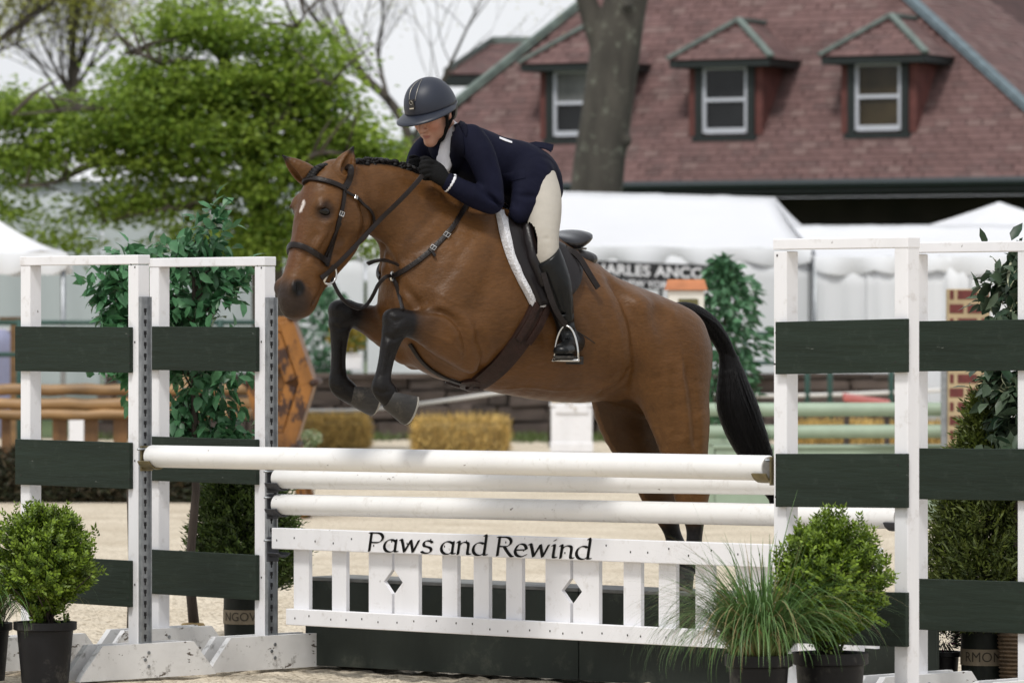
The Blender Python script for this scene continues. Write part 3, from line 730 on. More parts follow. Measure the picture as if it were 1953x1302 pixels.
hC = np.tile((0.50, 0.265, 0.185), (len(hV), 1))
d = np.linalg.norm((hV - np.array([.092, 0, -.072])) * (1, .6, 1.7), axis=1); hC = mixc(hC, (.30, .10, .085), sstep(d, .018, .010) * .8)
for sg in (1, -1):
    d = np.linalg.norm((hV - np.array([.07, sg * .042, -.035])), axis=1); hC = mixc(hC, (.55, .22, .16), sstep(d, .04, .01) * .5)
    d = np.linalg.norm((hV - np.array([.086, sg * .032, .030])) * (1, .5, 2.2), axis=1); hC = mixc(hC, (.05, .03, .02), sstep(d, .016, .009) * .85)
    d = np.linalg.norm((hV - np.array([.105, sg * .010, -.050])), axis=1); hC = mixc(hC, (.12, .05, .04), sstep(d, .008, .003))
hVl = (RH @ hV.T).T + HC
# torso, arms and legs of the body, inside the clothes
bf = Field(bl, bh, .011)
shrink = lambda rows, dr: [(*r[:3], max(r[3] - dr, .012)) for r in rows]
bf.loft([[*q[:3], q[3] - .035, q[4] - .035] for q in pairs(JT)], k=.03)
for c in (NARM, FARM): bf.loft(chain(shrink(c, .03)), k=.01)
for c in (NFORE, FFORE): bf.loft(chain(shrink(c, .026)), k=.01)
THIGH = [(1022, 340, .10, .085), (1034, 370, .165, .078), (1037, 405, .215, .074), (1036, 445, .262, .066), (1040, 478, .285, .058), (1046, 500, .292, .054)]
CALF = [(1036, 468, .288, .058), (1050, 505, .305, .062), (1062, 545, .31, .062), (1071, 584, .31, .050), (1078, 618, .305, .039), (1083, 648, .30, .037)]
def mir(rows): return [np.array(r) * np.array([1, -1, 1, 1, 1]) for r in rows]
thr, car = chain(THIGH), chain(CALF)
for k_ in (thr, mir(thr)): bf.loft([[*q[:3], q[3] - .036, q[4] - .036] for q in k_], k=.01)
for k_ in (car, mir(car)): bf.loft([[*q[:3], q[3] - .03, q[4] - .03] for q in k_[1:]], k=.01)
bV, bQ = bf.polygonize(1)
bC = np.tile((0.50, 0.265, 0.185), (len(bV), 1))
bme = np_mesh('person_body', np.concatenate([hVl, bV]), np.concatenate([hQ, bQ + len(hVl)])); vcol(bme, np.concatenate([hC, bC]))
link('body', bme, m_skin, rider, smooth=True)
for sg in (1, -1):
    mb = MB(); mb.lathe([(.0115 * math.sin(math.pi * i / 8), .0115 * math.cos(math.pi * i / 8)) for i in range(9)], 12, hp(.072, sg * .031, .004)); mb.build('eye', m_eye, rider, smooth=True)
# ---- breeches
pf = Field(*jbox([H(985, 280, 0), H(1085, 530, 0)], .09), .0065); pf = Field((pf.lo[0], -.38, pf.lo[2]), (pf.ax[0][-1], .38, pf.ax[2][-1]), .0065)
pf.loft([[*H(995, 330, 0), .08, .10], [*H(1015, 340, 0), .09, .11]], k=.03)
for sg, k_ in ((1, thr), (-1, mir(thr))):
    pf.loft(k_, k=.05)
for a, b in (((1010, 462, .34), (1050, 474, .35)), ((1012, 478, .35), (1052, 488, .355)), ((1015, 448, .33), (1045, 455, .335)), ((1008, 430, .32), (1030, 440, .325))):
    pf.loft([[*H(*a), .004, .007], [*H(*b), .004, .007]], k=.012, op='sub')
pV, pQ = pf.polygonize(1)
link('breeches', np_mesh('breeches', pV, pQ), m_beige, rider, smooth=True)
# ---- boots (each one its own mesh)
heel = H(1097, 676, .275); fdir = np.array([.74, .66, .02]); fdir /= np.linalg.norm(fdir)
def boot(sign):
    f = Field(*jbox([H(1030, 465, .30), H(1100, 695, .30), heel + fdir * .25], .09), .006)
    f.loft(car, k=.01)
    b0 = np.array(heel)
    f.loft([[*(b0 + np.array([0, 0, .055])), .040, .035], [*(b0 + fdir * .09 + np.array([0, 0, .030])), .040, .037], [*(b0 + fdir * .155 + np.array([0, 0, .018])), .032, .042], [*(b0 + fdir * .215 + np.array([0, 0, .012])), .022, .034]], side=np.cross([0, 0, 1], fdir), k=.02)
    f.loft([[*H(1081, 640, .305), .039, .036], [*(b0 + np.array([0, 0, .045])), .042, .036]], k=.02)
    n0 = H(1016, 512, .30) - H(1064, 468, .30); nn = np.array([-n0[2], 0, n0[0]]); nn = nn if nn[2] > 0 else -nn
    f.half((H(1016, 512, .30) + H(1064, 468, .30)) / 2, nn, .006)
    for (x0, y0, x1, y1) in ((1062, 638, 1094, 630), (1062, 620, 1094, 615), (1066, 652, 1096, 646), (1056, 600, 1090, 597)):
        f.loft([[*H(x0, y0, .345), .003, .006], [*H(x1, y1, .335), .003, .006]], k=.012, op='sub')
    v, q = f.polygonize(1)
    if sign < 0: v = v * np.array([1, -1, 1]); q = q[:, ::-1]
    o = link('boot', np_mesh('boot', v, q), m_boot, rider, smooth=True)
    mb = MB(); m = lambda p: Vector((p[0], p[1] * sign, p[2]))
    sw = np.cross([0, 0, 1], fdir)
    out = [(0 - .035, .026), (.03, .031), (.09, .030), (.15, .040), (.20, .038), (.235, .020)]
    poly = [b0 + fdir * a + sw * w + np.array([0, 0, -.020]) for a, w in out] + [b0 + fdir * a - sw * w + np.array([0, 0, -.020]) for a, w in out[::-1]]
    mb.prism([m(p) for p in poly], (0, 0, .012)); 
    poly = [b0 + fdir * a + sw * w + np.array([0, 0, -.040]) for a, w in out[:2]] + [b0 + fdir * a - sw * w + np.array([0, 0, -.040]) for a, w in out[:2][::-1]]
    mb.prism([m(p) for p in poly], (0, 0, .022)); mb.build('sole', mat('boot_sole', (.022, .019, .016), .7, var=.3, vscale=40, dirt=(.16, .14, .11), dirt_scale=40, dirt_amt=.6), o)
    lc = MB()
    for i in range(4):
        c = b0 + fdir * (.075 + .018 * i) + np.array([0, 0, .082 - .016 * i])
        lc.tube([m(c - sw * .026 - np.array([0, 0, .008])), m(c + np.array([0, 0, .002])), m(c + sw * .026 - np.array([0, 0, .008]))], .0026, 6)
    c = b0 + fdir * .07 + np.array([0, 0, .09])
    lc.tube([m(c), m(c - np.array([.03, 0, -.004])), m(c - np.array([.075, 0, .018])), m(c - np.array([.12, 0, .045]))], .0022, 6)
    lc.build('laces', m_boot, o, smooth=True)
    return o
boot(1); boot(-1)
# ---- gloves with separate fingers
def glove(dx, dy, dl):
    Hq = lambda px, py, lat: H(px + dx, py + dy, lat + dl)
    f = Field(*jbox([Hq(790, 295, .16), Hq(865, 360, .16)], .06), .0035)
    f.loft([[*Hq(862, 351, .172), .030, .026], [*Hq(848, 343, .168), .032, .026], [*Hq(834, 330, .160), .042, .026], [*Hq(824, 322, .155), .040, .022]], k=.012)
    for i in range(4):
        y = 309 + 8.6 * i; o_ = (2, 0, 1, 5)[i]; r_ = (.0105, .0112, .0108, .0092)[i]
        f.loft([[*Hq(829 + o_, y + 2, .160), r_, r_], [*Hq(813 + o_, y - 1, .166), r_ * 1.05, r_ * 1.05], [*Hq(803 + o_, y + 3, .150), r_, r_], [*Hq(806 + o_, y + 6, .122), r_ * .95, r_ * .95], [*Hq(818 + o_, y + 6, .112), r_ * .9, r_ * .9]], k=.004, sub=3)
    f.loft([[*Hq(838, 330, .138), .017, .015], [*Hq(826, 312, .125), .0125, .0125], [*Hq(814, 303, .128), .0115, .0115], [*Hq(805, 303, .138), .010, .010]], k=.008, sub=3)
    v, q = f.polygonize(1)
    o = link('glove', np_mesh('glove', v, q), m_glove, rider, smooth=True)
    mb = MB(); c0, c1 = Vector(Hq(861, 350.5, .174)), Vector(Hq(856, 347.5, .171)); ax = (c1 - c0).normalized()
    ring = []; mb.tube([c0, c0.lerp(c1, .5), c1], [.041, .0425, .039], 16); mb.build('cuff', m_white_cloth, o, smooth=True)
glove(0, 0, 0); glove(-22, -2, -.215)
# ---- shirt and stock collar
sf = Field(*jbox([H(836, 255, .0), H(872, 350, .0)], .11), .006)
sf.loft([[*H(862, 262, .0), .050, .052], [*H(852, 292, .016), .044, .048], [*H(848, 322, .03), .022, .030]], k=.01)
sf.loft([[*(HC + RH @ np.array([-.055, 0, -.118])), .058, .060], [*(HC + RH @ np.array([-.085, 0, -.165])), .062, .066]], k=.02)
sV, sQ = sf.polygonize(2); link('shirt', np_mesh('shirt', sV, sQ), m_white_cloth, rider, smooth=True)
# ---- collar and lapel on the jacket, riding up round the neck
EYE_L = np.array([(EYE - H_REF) @ HEAD_DIR, (EYE - H_REF) @ LEFT_DIR, CH])
def ray_local(px, py):
    d = np.array([(px - CX) / F, 1.0, (HY - py) / F]); return np.array([d @ HEAD_DIR, d @ LEFT_DIR, d[2]])
def surf(px, py, off=0.0, tree=None, ln=None):
    tree = tree or BVH; d = Vector(ray_local(px, py)).normalized()
    loc, nor, i, dist = tree.ray_cast(Vector(EYE_L), d)
    if loc is None:
        loc, nor, i, dist = tree.find_nearest(Vector(H(px, py, 0)))
    if nor.dot(d) > 0: nor = -nor
    return loc + nor * off, nor
def patch(name, Lc, Rc, n, m, off, th, material, parent, tree=None, mirror=False, taper=True, bulge=0.0):
    """sheet lying on a surface between two pixel curves, with its own thickness"""
    Lc, Rc = catmull(np.array(Lc, float), 8), catmull(np.array(Rc, float), 8)
    at_ = lambda Cv, t: np.array([np.interp(t, np.linspace(0, 1, len(Cv)), Cv[:, a]) for a in (0, 1)])
    top, bot = [], []
    for i in range(n):
        for j in range(m):
            s = j / (m - 1); t = i / (n - 1); q = at_(Lc, t) * (1 - s) + at_(Rc, t) * s
            p, nr = surf(q[0], q[1], 0, tree)
            e_ = min(s, 1 - s, t, 1 - t); hgt = th * (1.0 if not taper else min(1, .35 + e_ * m * .5)) + bulge * 4 * s * (1 - s)
            bot.append(p + nr * off); top.append(p + nr * (off + hgt))
    if mirror:
        for A in (top, bot):
            for i in range(len(A)): A[i] = Vector((A[i].x, -A[i].y, A[i].z))
    N = n * m; vs = top + bot; fs = []
    for i in range(n - 1):
        for j in range(m - 1):
            a = i * m + j; fs.append((a, a + 1, a + m + 1, a + m)); fs.append((N + a, N + a + m, N + a + m + 1, N + a + 1))
    bd = [j for j in range(m)] + [i * m + m - 1 for i in range(1, n)] + [(n - 1) * m + j for j in range(m - 2, -1, -1)] + [i * m for i in range(n - 2, 0, -1)]
    for a, b in zip(bd, bd[1:] + bd[:1]): fs.append((a, N + a, N + b, b))
    mb = MB(); mb.add(vs, fs); o = mb.build(name, material, parent); autosmooth(o, 50); return o
patch('lapel', [(864, 238), (861, 265), (860, 300), (862, 335)], [(878, 240), (884, 262), (886, 300), (872, 338)], 14, 6, .002, .007, m_navy2, jacket, JBVH)
patch('collar', [(864, 226), (870, 232), (876, 240)], [(884, 232), (892, 244), (890, 262)], 6, 6, .003, .008, m_navy2, jacket, JBVH)
patch('pocket_flap', [(958, 332), (962, 340), (965, 349)], [(1000, 322), (1002, 330), (1002, 340)], 5, 8, .001, .006, m_navy, jacket, JBVH)
mb = MB()     # the vent flap blown up behind
A = [H(1000, 274, .03), H(1022, 270, .05), H(1040, 272, .06), H(1056, 276, .06)]; B_ = [H(1000, 276, -.08), H(1024, 274, -.08), H(1042, 277, -.07), H(1054, 286, -.05)]
Cc = [H(1003, 283, .06), H(1024, 281, .08), H(1040, 283, .085), H(1051, 289, .08)]
vs = [Vector(p) for p in A + B_ + Cc]; fs = [(i, i + 1, 5 + i, 4 + i) for i in range(3)] + [(i, i + 1, 9 + i, 8 + i) for i in range(3)]
vs2 = [v - Vector((0, 0, .004)) for v in vs]; mb.add(vs + vs2, fs + [tuple(12 + k for k in f[::-1]) for f in fs]); mb.build('coat_tail', m_navy, jacket, smooth=True)
patch('number_string', [(952, 262), (963, 266), (976, 271)], [(952, 265), (963, 270), (976, 274)], 5, 3, .002, .004, m_white_cloth, jacket, JBVH)
# ---- helmet
m_helm = mat('helmet_shell', (0.015, 0.0195, 0.034), 0.45, var=.1, vscale=8, bump=.10, bscale=500, spec=.45)
m_helm2 = mat('helmet_brim', (0.018, 0.022, 0.034), 0.38, spec=.4, bump=.1, bscale=400)
helmet = empty('helmet', (0, 0, 0)); helmet.parent = rider
NT, NP = 40, 14
def dome(th, ph, g=0.0):
    """th round the head (0 front), ph from rim 0 to crown 1"""
    a = ph * math.pi / 2; rx = (.128 if math.cos(th) > 0 else .118) + g; ry = .103 + g
    z0 = .030 - .028 * (1 - math.cos(th)) / 2 * (1 - ph)
    sq = math.cos(a) ** .82
    return np.array([-.006 + rx * sq * math.cos(th), ry * sq * math.sin(th), z0 + (.118 + g) * math.sin(a) ** .95])
vs, fs = [], []
for i in range(NP + 1):
    for k in range(NT): vs.append(hp(*dome(2 * math.pi * k / NT, i / NP)))
for i in range(NP):
    for k in range(NT): fs.append((i * NT + k, i * NT + (k + 1) % NT, (i + 1) * NT + (k + 1) % NT, (i + 1) * NT + k))
inner = [hp(*dome(2 * math.pi * k / NT, 0, -.012)) for k in range(NT)]; b = len(vs); vs += inner
fs += [(k, b + k, b + (k + 1) % NT, (k + 1) % NT) for k in range(NT)]
mb = MB(); mb.add(vs, fs); mb.build('shell', m_helm, helmet, smooth=True)
vs, fs = [], []; nb_ = 5
def brim_w(th):
    c = math.cos(th); return .006 + .058 * max(0, (c + .25) / 1.25) ** 1.1
for lay in (0, 1):
    for i in range(nb_):
        for k in range(NT):
            th = 2 * math.pi * k / NT; s = i / (nb_ - 1); d0 = dome(th, 0); w = brim_w(th) * s
            dr = np.array([math.cos(th), math.sin(th) * .9, 0]); p = d0 + dr * (w - .004) + np.array([0, 0, -.016 * s ** 1.5 * (1 if math.cos(th) > -.3 else .3) + .006 - (.007 if lay else 0) * (1 - .3 * s)])
            vs.append(hp(*p))
N = nb_ * NT
for i in range(nb_ - 1):
    for k in range(NT):
        a, b2, c_, d_ = i * NT + k, i * NT + (k + 1) % NT, (i + 1) * NT + (k + 1) % NT, (i + 1) * NT + k
        fs += [(a, b2, c_, d_), (N + d_, N + c_, N + b2, N + a)]
for k in range(NT):
    a, b2 = (nb_ - 1) * NT + k, (nb_ - 1) * NT + (k + 1) % NT; fs.append((a, b2, N + b2, N + a))
mb = MB(); mb.add(vs, fs); mb.build('brim', m_helm2, helmet, smooth=True)
for sg in (1, -1):      # piping lines that run from the badge over the crown
    mb = MB(); pts = []
    for i in range(12):
        t = i / 11; th = sg * (.16 + .26 * t); pts.append(Vector(hp(*(dome(th, .36 + .62 * t, .0015)))))
    mb.tube(pts, .0011, 6); mb.build('piping', m_gold, helmet, smooth=True)
mb = MB(); c = dome(0, .30, .003); ex = RH @ np.array([0, .013, 0]); ez = RH @ np.array([-.005, 0, .019]); en = RH @ np.array([.0035, 0, .001])
mb.box(hp(*c), ex, ez, en, .002); bd = mb.build('badge', mat('badge_black', (.012, .012, .014), .25, spec=.6), helmet)
mb = MB(); mb.box(Vector(hp(*c)) - Vector(ez) * .95 + Vector(en) * 1.1, Vector(ex) * .8, Vector(ez) * .14, Vector(en) * .6); mb.build('badge_bar', m_steel, bd)
mb = MB(); mb.tube([Vector(hp(*c)) + Vector(en) * 1.2 + Vector(ex) * (.55 * math.cos(a)) + Vector(ez) * (.25 + .40 * math.sin(a)) for a in [i * math.pi / 6 for i in range(13)]], .0013, 5); mb.build('badge_crest', m_gold, bd)
for sg in (1, -1):     # chin harness
    mb = MB(); mb.tube([hp(.028, sg * .082, .035), hp(.018, sg * .080, -.02), hp(.020, sg * .070, -.06), hp(.042, sg * .045, -.103), hp(.058, 0, -.128)], [.006, .007, .008, .008, .007], 8)
    mb.build('chin_strap', m_glove, helmet, smooth=True)
    mb = MB(); mb.tube([hp(-.06, sg * .085, .02), hp(-.025, sg * .082, -.03), hp(.020, sg * .072, -.062)], [.008, .008, .007], 8); mb.build('rear_strap', m_glove, helmet, smooth=True)
mf = Field((-.16, -.12, -.10), (.06, .12, .06), .006); mf.ball((-.055, 0, -.005), (.068, .065, .080), k=.01); mf.ball((-.09, 0, -.04), (.04, .045, .05), k=.02)
for sg in (1, -1): mf.ball((.0, sg * .074, -.002), (.03, .03, .012), k=.01)
v, q = mf.polygonize(1); link('hair', np_mesh('hair', (RH @ v.T).T + HC, q), m_hair, rider, smooth=True)
# ------------------------------------------------------------------ tack
m_tack = mat('dark_leather', (0.011, 0.0070, 0.0058), 0.42, var=.35, vscale=30, bump=.25, bscale=130, spec=.28)
m_tack2 = mat('brown_leather', (0.024, 0.0105, 0.0075), 0.45, var=.4, vscale=26, bump=.3, bscale=100, spec=.25)
m_sadl = mat('saddle_leather', (0.011, 0.0085, 0.009), 0.32, var=.25, vscale=18, bump=.15, bscale=150, spec=.3)
m_fleece = mat('white_fleece', (0.70, 0.70, 0.73), 0.95, var=.18, vscale=90, bump=1.0, bscale=120, sheen=.3)
def strap(name, pts, w, th, material, parent, tree=None, sub=4, nor=None):
    """flat strap; pts are local points, its flat side follows the nearest surface"""
    tree = tree or BVH
    C_ = catmull(np.array([tuple(p) for p in pts]), sub); C_ = [Vector(c) for c in C_]; vs, fs = [], []
    prev = None
    for i, c in enumerate(C_):
        t = (C_[min(i + 1, len(C_) - 1)] - C_[max(i - 1, 0)]).normalized()
        if nor is not None: n = Vector(nor)
        else:
            loc, n, k, ds = tree.find_nearest(c); n = n.copy()
            if ds is not None and ds > .02 and prev is not None: n = prev
        if prev is not None and n.dot(prev) < 0 and nor is None and n.dot(prev) < -.7: n = prev
        if prev is not None: n = (n + prev * 1.5)
        n = (n - t * n.dot(t)); n = n.normalized() if n.length > 1e-5 else t.orthogonal().normalized(); prev = n
        s_ = t.cross(n)
        vs += [c + s_ * w / 2 - n * th * .5, c + s_ * w / 2 * .96 + n * th * .4, c + s_ * w * .3 + n * th * .5, c - s_ * w * .3 + n * th * .5, c - s_ * w / 2 * .96 + n * th * .4, c - s_ * w / 2 - n * th * .5]
    for i in range(len(C_) - 1):
        for k in range(6):
            a, b = i * 6 + k, i * 6 + (k + 1) % 6; fs.append((a, b, b + 6, a + 6))
    fs += [tuple(range(6)), tuple(len(vs) - 1 - k for k in range(6))]
    mb = MB(); mb.add(vs, fs); o = mb.build(name, material, parent); autosmooth(o, 50); return o
def on(rows, off=.004): return [surf(x, y, off)[0] for x, y in rows]
def far_head(rows, off=.005):
    """the same strap on the other side of the head: reflect through the head's middle plane, settle on the skin"""
    out = []; o = Vector(H_PIV); s = Vector(HS)
    for p in rows:
        d = (p - o).dot(s); q = p - s * 2 * d; loc, n, i, ds = BVH.find_nearest(q); out.append(loc + n * off)
    return out
def buckle(p, n, t, sz, parent):
    p, n, t = Vector(p), Vector(n).normalized(), Vector(t).normalized(); s = n.cross(t).normalized(); mb = MB(); c = p + n * .004
    q = [c + t * sz * .5 + s * sz * .6, c + t * sz * .5 - s * sz * .6, c - t * sz * .5 - s * sz * .6, c - t * sz * .5 + s * sz * .6]
    mb.tube(q + [q[0]], .0022, 6); mb.tube([c - t * sz * .5, c + t * sz * .5], .0018, 6); return mb.build('buckle', m_steel, parent)
bridle = empty('bridle', tuple(H_REF), H_RZ, 'dark leather bridle with silver bit ring and reins on the horse head', 'bridle')
brow = on([(580, 346), (592, 342), (607, 343), (625, 347), (642, 353), (656, 360)], .006)
strap('browband', far_head([brow[-1]], .006)[:1] + brow, .020, .014, m_tack, bridle)
chk = on([(657, 356), (655, 378), (650, 405), (643, 430), (635, 458), (628, 485), (622, 508)], .005)
s1 = strap('cheekpiece', chk, .017, .008, m_tack, bridle); strap('cheekpiece', far_head(chk), .017, .008, m_tack, bridle)
buckle(surf(649, 408, .008)[0], surf(649, 408)[1], chk[3] - chk[2], .017, s1)
chk2 = on([(648, 425), (636, 448), (626, 472), (618, 490)], .006)
strap('noseband_strap', chk2, .011, .007, m_tack, bridle); strap('noseband_strap', far_head(chk2), .011, .007, m_tack, bridle)
nose = on([(558, 468), (572, 469), (588, 475), (602, 484), (614, 493), (624, 503)], .007)
fn = far_head(nose[1:], .007)
under = [HH(636, 513) + np.array([0, 0, -.006])]
strap('noseband', [fn[-1], fn[-3], fn[-4]] + nose, .024, .013, m_tack, bridle)
crown = on([(657, 358), (664, 344), (668, 330), (664, 319)], .006)
strap('crownpiece', crown + far_head(crown[:-1][::-1], .006), .028, .008, m_tack, bridle)
thr_ = on([(657, 366), (668, 372), (680, 379), (692, 389), (703, 401), (709, 415), (708, 430), (698, 443)], .010)
tl_ = strap('throatlatch', thr_, .011, .006, m_tack, bridle, nor=tuple(HS)); buckle(surf(676, 377, .008)[0], surf(676, 377)[1], thr_[1] - thr_[0], .012, tl_)
# bit: D ring in the plane of the cheek, mouthpiece into the mouth
def dring(sg):
    c = HH(600, 522) + HS * sg * .086; fx = HF * .8 + np.array([0, 0, .6]); fx = fx / np.linalg.norm(fx); fy = np.cross(HS, fx)
    pts = []
    for i in range(15):
        a = -math.pi / 2 + math.pi * i / 14; pts.append(Vector(c - fx * .042 * math.cos(a) + fy * .042 * math.sin(a)))
    mb = MB(); mb.tube(pts + [pts[0]], .0048, 8); mb.tube([pts[0], Vector(c) + Vector(fx) * .004, pts[-1]], .0062, 8)
    o = mb.build('bit_ring', m_steel, bridle, smooth=True)
    mb = MB(); mb.tube([Vector(c), Vector(c - HS * sg * .05)], .007, 8); mb.build('mouthpiece', m_steel, o, smooth=True)
dring(1); dring(-1)
rein = [HH(612, 530, .09), HH(626, 520, .098), HH(652, 496, .125), HH(690, 456, .135), HH(726, 418, .145)] + [H(760, 385, .165), H(786, 358, .168), H(806, 334, .158), H(812, 318, .135)]
strap('rein', rein, .019, .007, m_tack, bridle, nor=(0.05, 1, .1))
strap('rein', [np.array(p) * (1, -1, 1) if i > 4 else np.array(far_head([Vector(p)], .03)[0]) for i, p in enumerate(rein)], .019, .007, m_tack, bridle, nor=(0, -1, .1))
# martingale
mart = empty('martingale', tuple(H_REF), H_RZ, 'dark leather breastplate martingale across the horse chest and shoulder', 'martingale')
lp = [HH(632, 528, .05), HH(640, 548, .055), HH(652, 568, .06), HH(668, 582, .06), HH(688, 588, .06), HH(702, 578, .06), H(713, 560, .07), H(722, 542, .08), H(736, 528, .09)] + on([(748, 526)], .006)
strap('chin_loop', lp, .015, .006, m_tack, mart, nor=(0.1, 1, .1))
shl = on([(744, 530), (768, 518), (795, 500), (822, 478), (848, 452), (868, 426), (884, 400), (892, 384)], .006)
s2 = strap('shoulder_strap', shl, .021, .008, m_tack, mart); buckle(surf(852, 450, .008)[0], surf(852, 450)[1], shl[5] - shl[4], .02, s2); buckle(surf(826, 474, .008)[0], surf(826, 474)[1], shl[5] - shl[4], .018, s2)
mirr = lambda L: [Vector((p.x, -p.y, p.z)) for p in L]
strap('shoulder_strap', mirr(shl), .021, .008, m_tack, mart)
strap('strap_keeper', on([(829, 490), (824, 482), (818, 476)], .012), .012, .006, m_tack, s2)
strap('chest_strap', on([(748, 528), (758, 545), (765, 570), (767, 592)], .006), .017, .007, m_tack, mart)
strap('chest_strap', [H(760, 505, .09), H(742, 498, .09), H(728, 496, .07), H(714, 498, .05), H(701, 503, .045)], .020, .007, m_tack, mart, nor=(.2, .6, 1))
def belly(rows, off=.007):
    out = []
    for x, y, lat in rows:
        loc, n, i, ds = BVH.find_nearest(Vector(H(x, y, lat))); out.append(loc + n * off)
    return out
strap('belly_strap', belly([(782, 655, .05), (800, 695, .06), (828, 716, .06), (860, 730, .05), (895, 742, .04)]), .020, .007, m_tack, mart)
mb = MB(); c = Vector(surf(748, 527, .008)[0]); mb.tube([c + Vector((.3 * .02 * math.cos(a), .004, .02 * math.sin(a))) for a in [i * math.pi / 6 for i in range(13)]], .004, 6); mb.build('ring', m_steel, mart)
# girth
girth = empty('girth', tuple(H_REF), H_RZ, 'dark brown leather girth strapped under the horse belly', 'girth')
gp = on([(1034, 566), (1016, 608), (990, 650), (960, 688), (930, 715), (908, 730)], .010)
und = belly([(898, 742, .08), (892, 744, 0)], .010)
strap('girth_band', gp + und + mirr(und[:1]) + mirr(gp)[::-1], .086, .016, m_tack2, girth)
bl_ = on([(1024, 572), (1006, 612), (984, 646)], .022); strap('billet', bl_, .030, .006, m_tack2, girth)
bl_ = on([(1043, 580), (1024, 622), (1004, 652)], .022); strap('billet', bl_, .030, .006, m_tack2, girth)
# saddle pad
pad = empty('saddle_pad', tuple(H_REF), H_RZ, 'white fleece saddle pad showing along the front of the saddle', 'saddle pad')
PL = [(944, 404), (948, 425), (954, 455), (965, 490), (982, 528), (1000, 562), (1012, 586)]
PR = [(1112, 508), (1106, 517), (1096, 532), (1086, 546), (1072, 560), (1052, 574), (1034, 588)]
for mr in (False, True): patch('fleece', PL, PR, 26, 26, .004, .020, m_fleece, pad, mirror=mr)
patch('rolled_edge', PL, [(x + 14, y + 1) for x, y in PL], 44, 7, .006, .030, m_fleece, pad); patch('rolled_edge', PL, [(x + 14, y + 1) for x, y in PL], 44, 7, .006, .030, m_fleece, pad, mirror=True)
# saddle
saddle = empty('saddle', tuple(H_REF), H_RZ, 'black leather jumping saddle under the rider', 'saddle')
FL = [(962, 414), (966, 446), (977, 487), (994, 526), (1011, 558), (1026, 583)]
FR = [(1095, 488), (1102, 508), (1103, 528), (1098, 547), (1086, 563), (1065, 580)]
for mr in (False, True):
    patch('flap', FL, FR, 22, 22, .026, .010, m_sadl, saddle, mirror=mr)
    patch('knee_roll', [(985, 432), (992, 470), (1004, 510), (1022, 548)], [(1003, 432), (1012, 470), (1024, 510), (1036, 548)], 18, 8, .035, .012, m_sadl, saddle, mirror=mr, bulge=.018)
sdf = Field(*jbox([H(950, 380, 0), H(1125, 510, 0)], .06), .006); sdf = Field((sdf.lo[0], -.26, sdf.lo[2]), (sdf.ax[0][-1], .26, sdf.ax[2][-1]), .006)
sdf.loft([[*H(955, 402, 0), .030, .07], [*H(985, 424, 0), .034, .10], [*H(1025, 455, 0), .036, .135], [*H(1062, 465, 0), .042, .165], [*H(1085, 456, 0), .040, .165], [*H(1098, 450, 0), .022, .13]], k=.01)
sV, sQ = sdf.polygonize(2); st = link('seat', np_mesh('seat', sV, sQ), mat('seat_leather', (0.014, 0.014, 0.018), 0.24, var=.12, vscale=14, bump=.08, bscale=160, spec=.55), saddle, smooth=True)
for sg in (1, -1):
    f = Field(*jbox([H(960, 410, .1), H(1125, 525, .1)], .1), .006); 
    f.loft([[*H(985, 444, .10), .026, .06], [*H(1040, 482, .10), .030, .065], [*H(1100, 494, .095), .042, .075], [*H(1118, 494, .085), .030, .06]], k=.01)
    v, q = f.polygonize(2)
    if sg < 0: v = v * np.array([1, -1, 1]); q = q[:, ::-1]
    link('panel', np_mesh('panel', v, q), m_sadl, saddle, smooth=True)
strap('cantle_welt', [H(1085, 476, .165), H(1104, 474, .13), H(1116, 474, .05), H(1116, 474, -.05)], .010, .008, m_tack, saddle, nor=(0, .4, 1))
strap('leather_end', [H(1062, 470, .20), H(1082, 474, .235), H(1104, 490, .26), H(1124, 522, .29), H(1141, 549, .30)], .026, .006, m_tack, saddle, nor=(0.2, 1, .4))
def ml(p, sg): return Vector((p[0], p[1] * sg, p[2]))
bp_ = np.array(heel) + fdir * .135 + np.array([0, 0, -.026]); sw = np.cross([0, 0, 1], fdir)
for sg in (1, -1):
    lea = [ml(H(1036, 520, .345), sg), ml(H(1046, 555, .36), sg), ml(H(1060, 592, .37), sg), ml(np.array(bp_) + np.array([0, 0, .142]), sg)]
    strap('stirrup_leather', lea, .024, .006, m_tack, saddle, nor=(0.3, sg, .2))
    iron = empty('stirrup_iron', (0, 0, 0)); iron.parent = saddle
    mb = MB(); arch = []
    for i in range(21):
        a = math.pi * i / 20; arch.append(ml(bp_ + sw * .050 * math.cos(a) * (1 - .12 * math.sin(a)) + np.array([0, 0, .142 * math.sin(a) ** .75]), sg))
    mb.tube(arch, [.0062 - .002 * math.sin(math.pi * i / 20) for i in range(21)], 8); mb.build('arch', m_steel, iron, smooth=True)
    mb = MB()
    for s2_ in (1, -1): mb.tube([ml(bp_ - sw * .052 + fdir * .020 * s2_, sg), ml(bp_ + sw * .052 + fdir * .020 * s2_, sg)], .0055, 8)
    for s2_ in (1, -1): mb.tube([ml(bp_ + sw * .052 * s2_ + fdir * .022, sg), ml(bp_ + sw * .052 * s2_ - fdir * .022, sg)], .0058, 8)
    mb.build('tread', m_steel, iron, smooth=True)
    mb = MB(); mb.box(ml(bp_ + np.array([0, 0, .003]), sg), ml(sw * .045, sg), ml(fdir * .015, sg), (0, 0, .004)); mb.build('tread_pad', mat('pad_rubber', (.03, .03, .03), .8), iron)
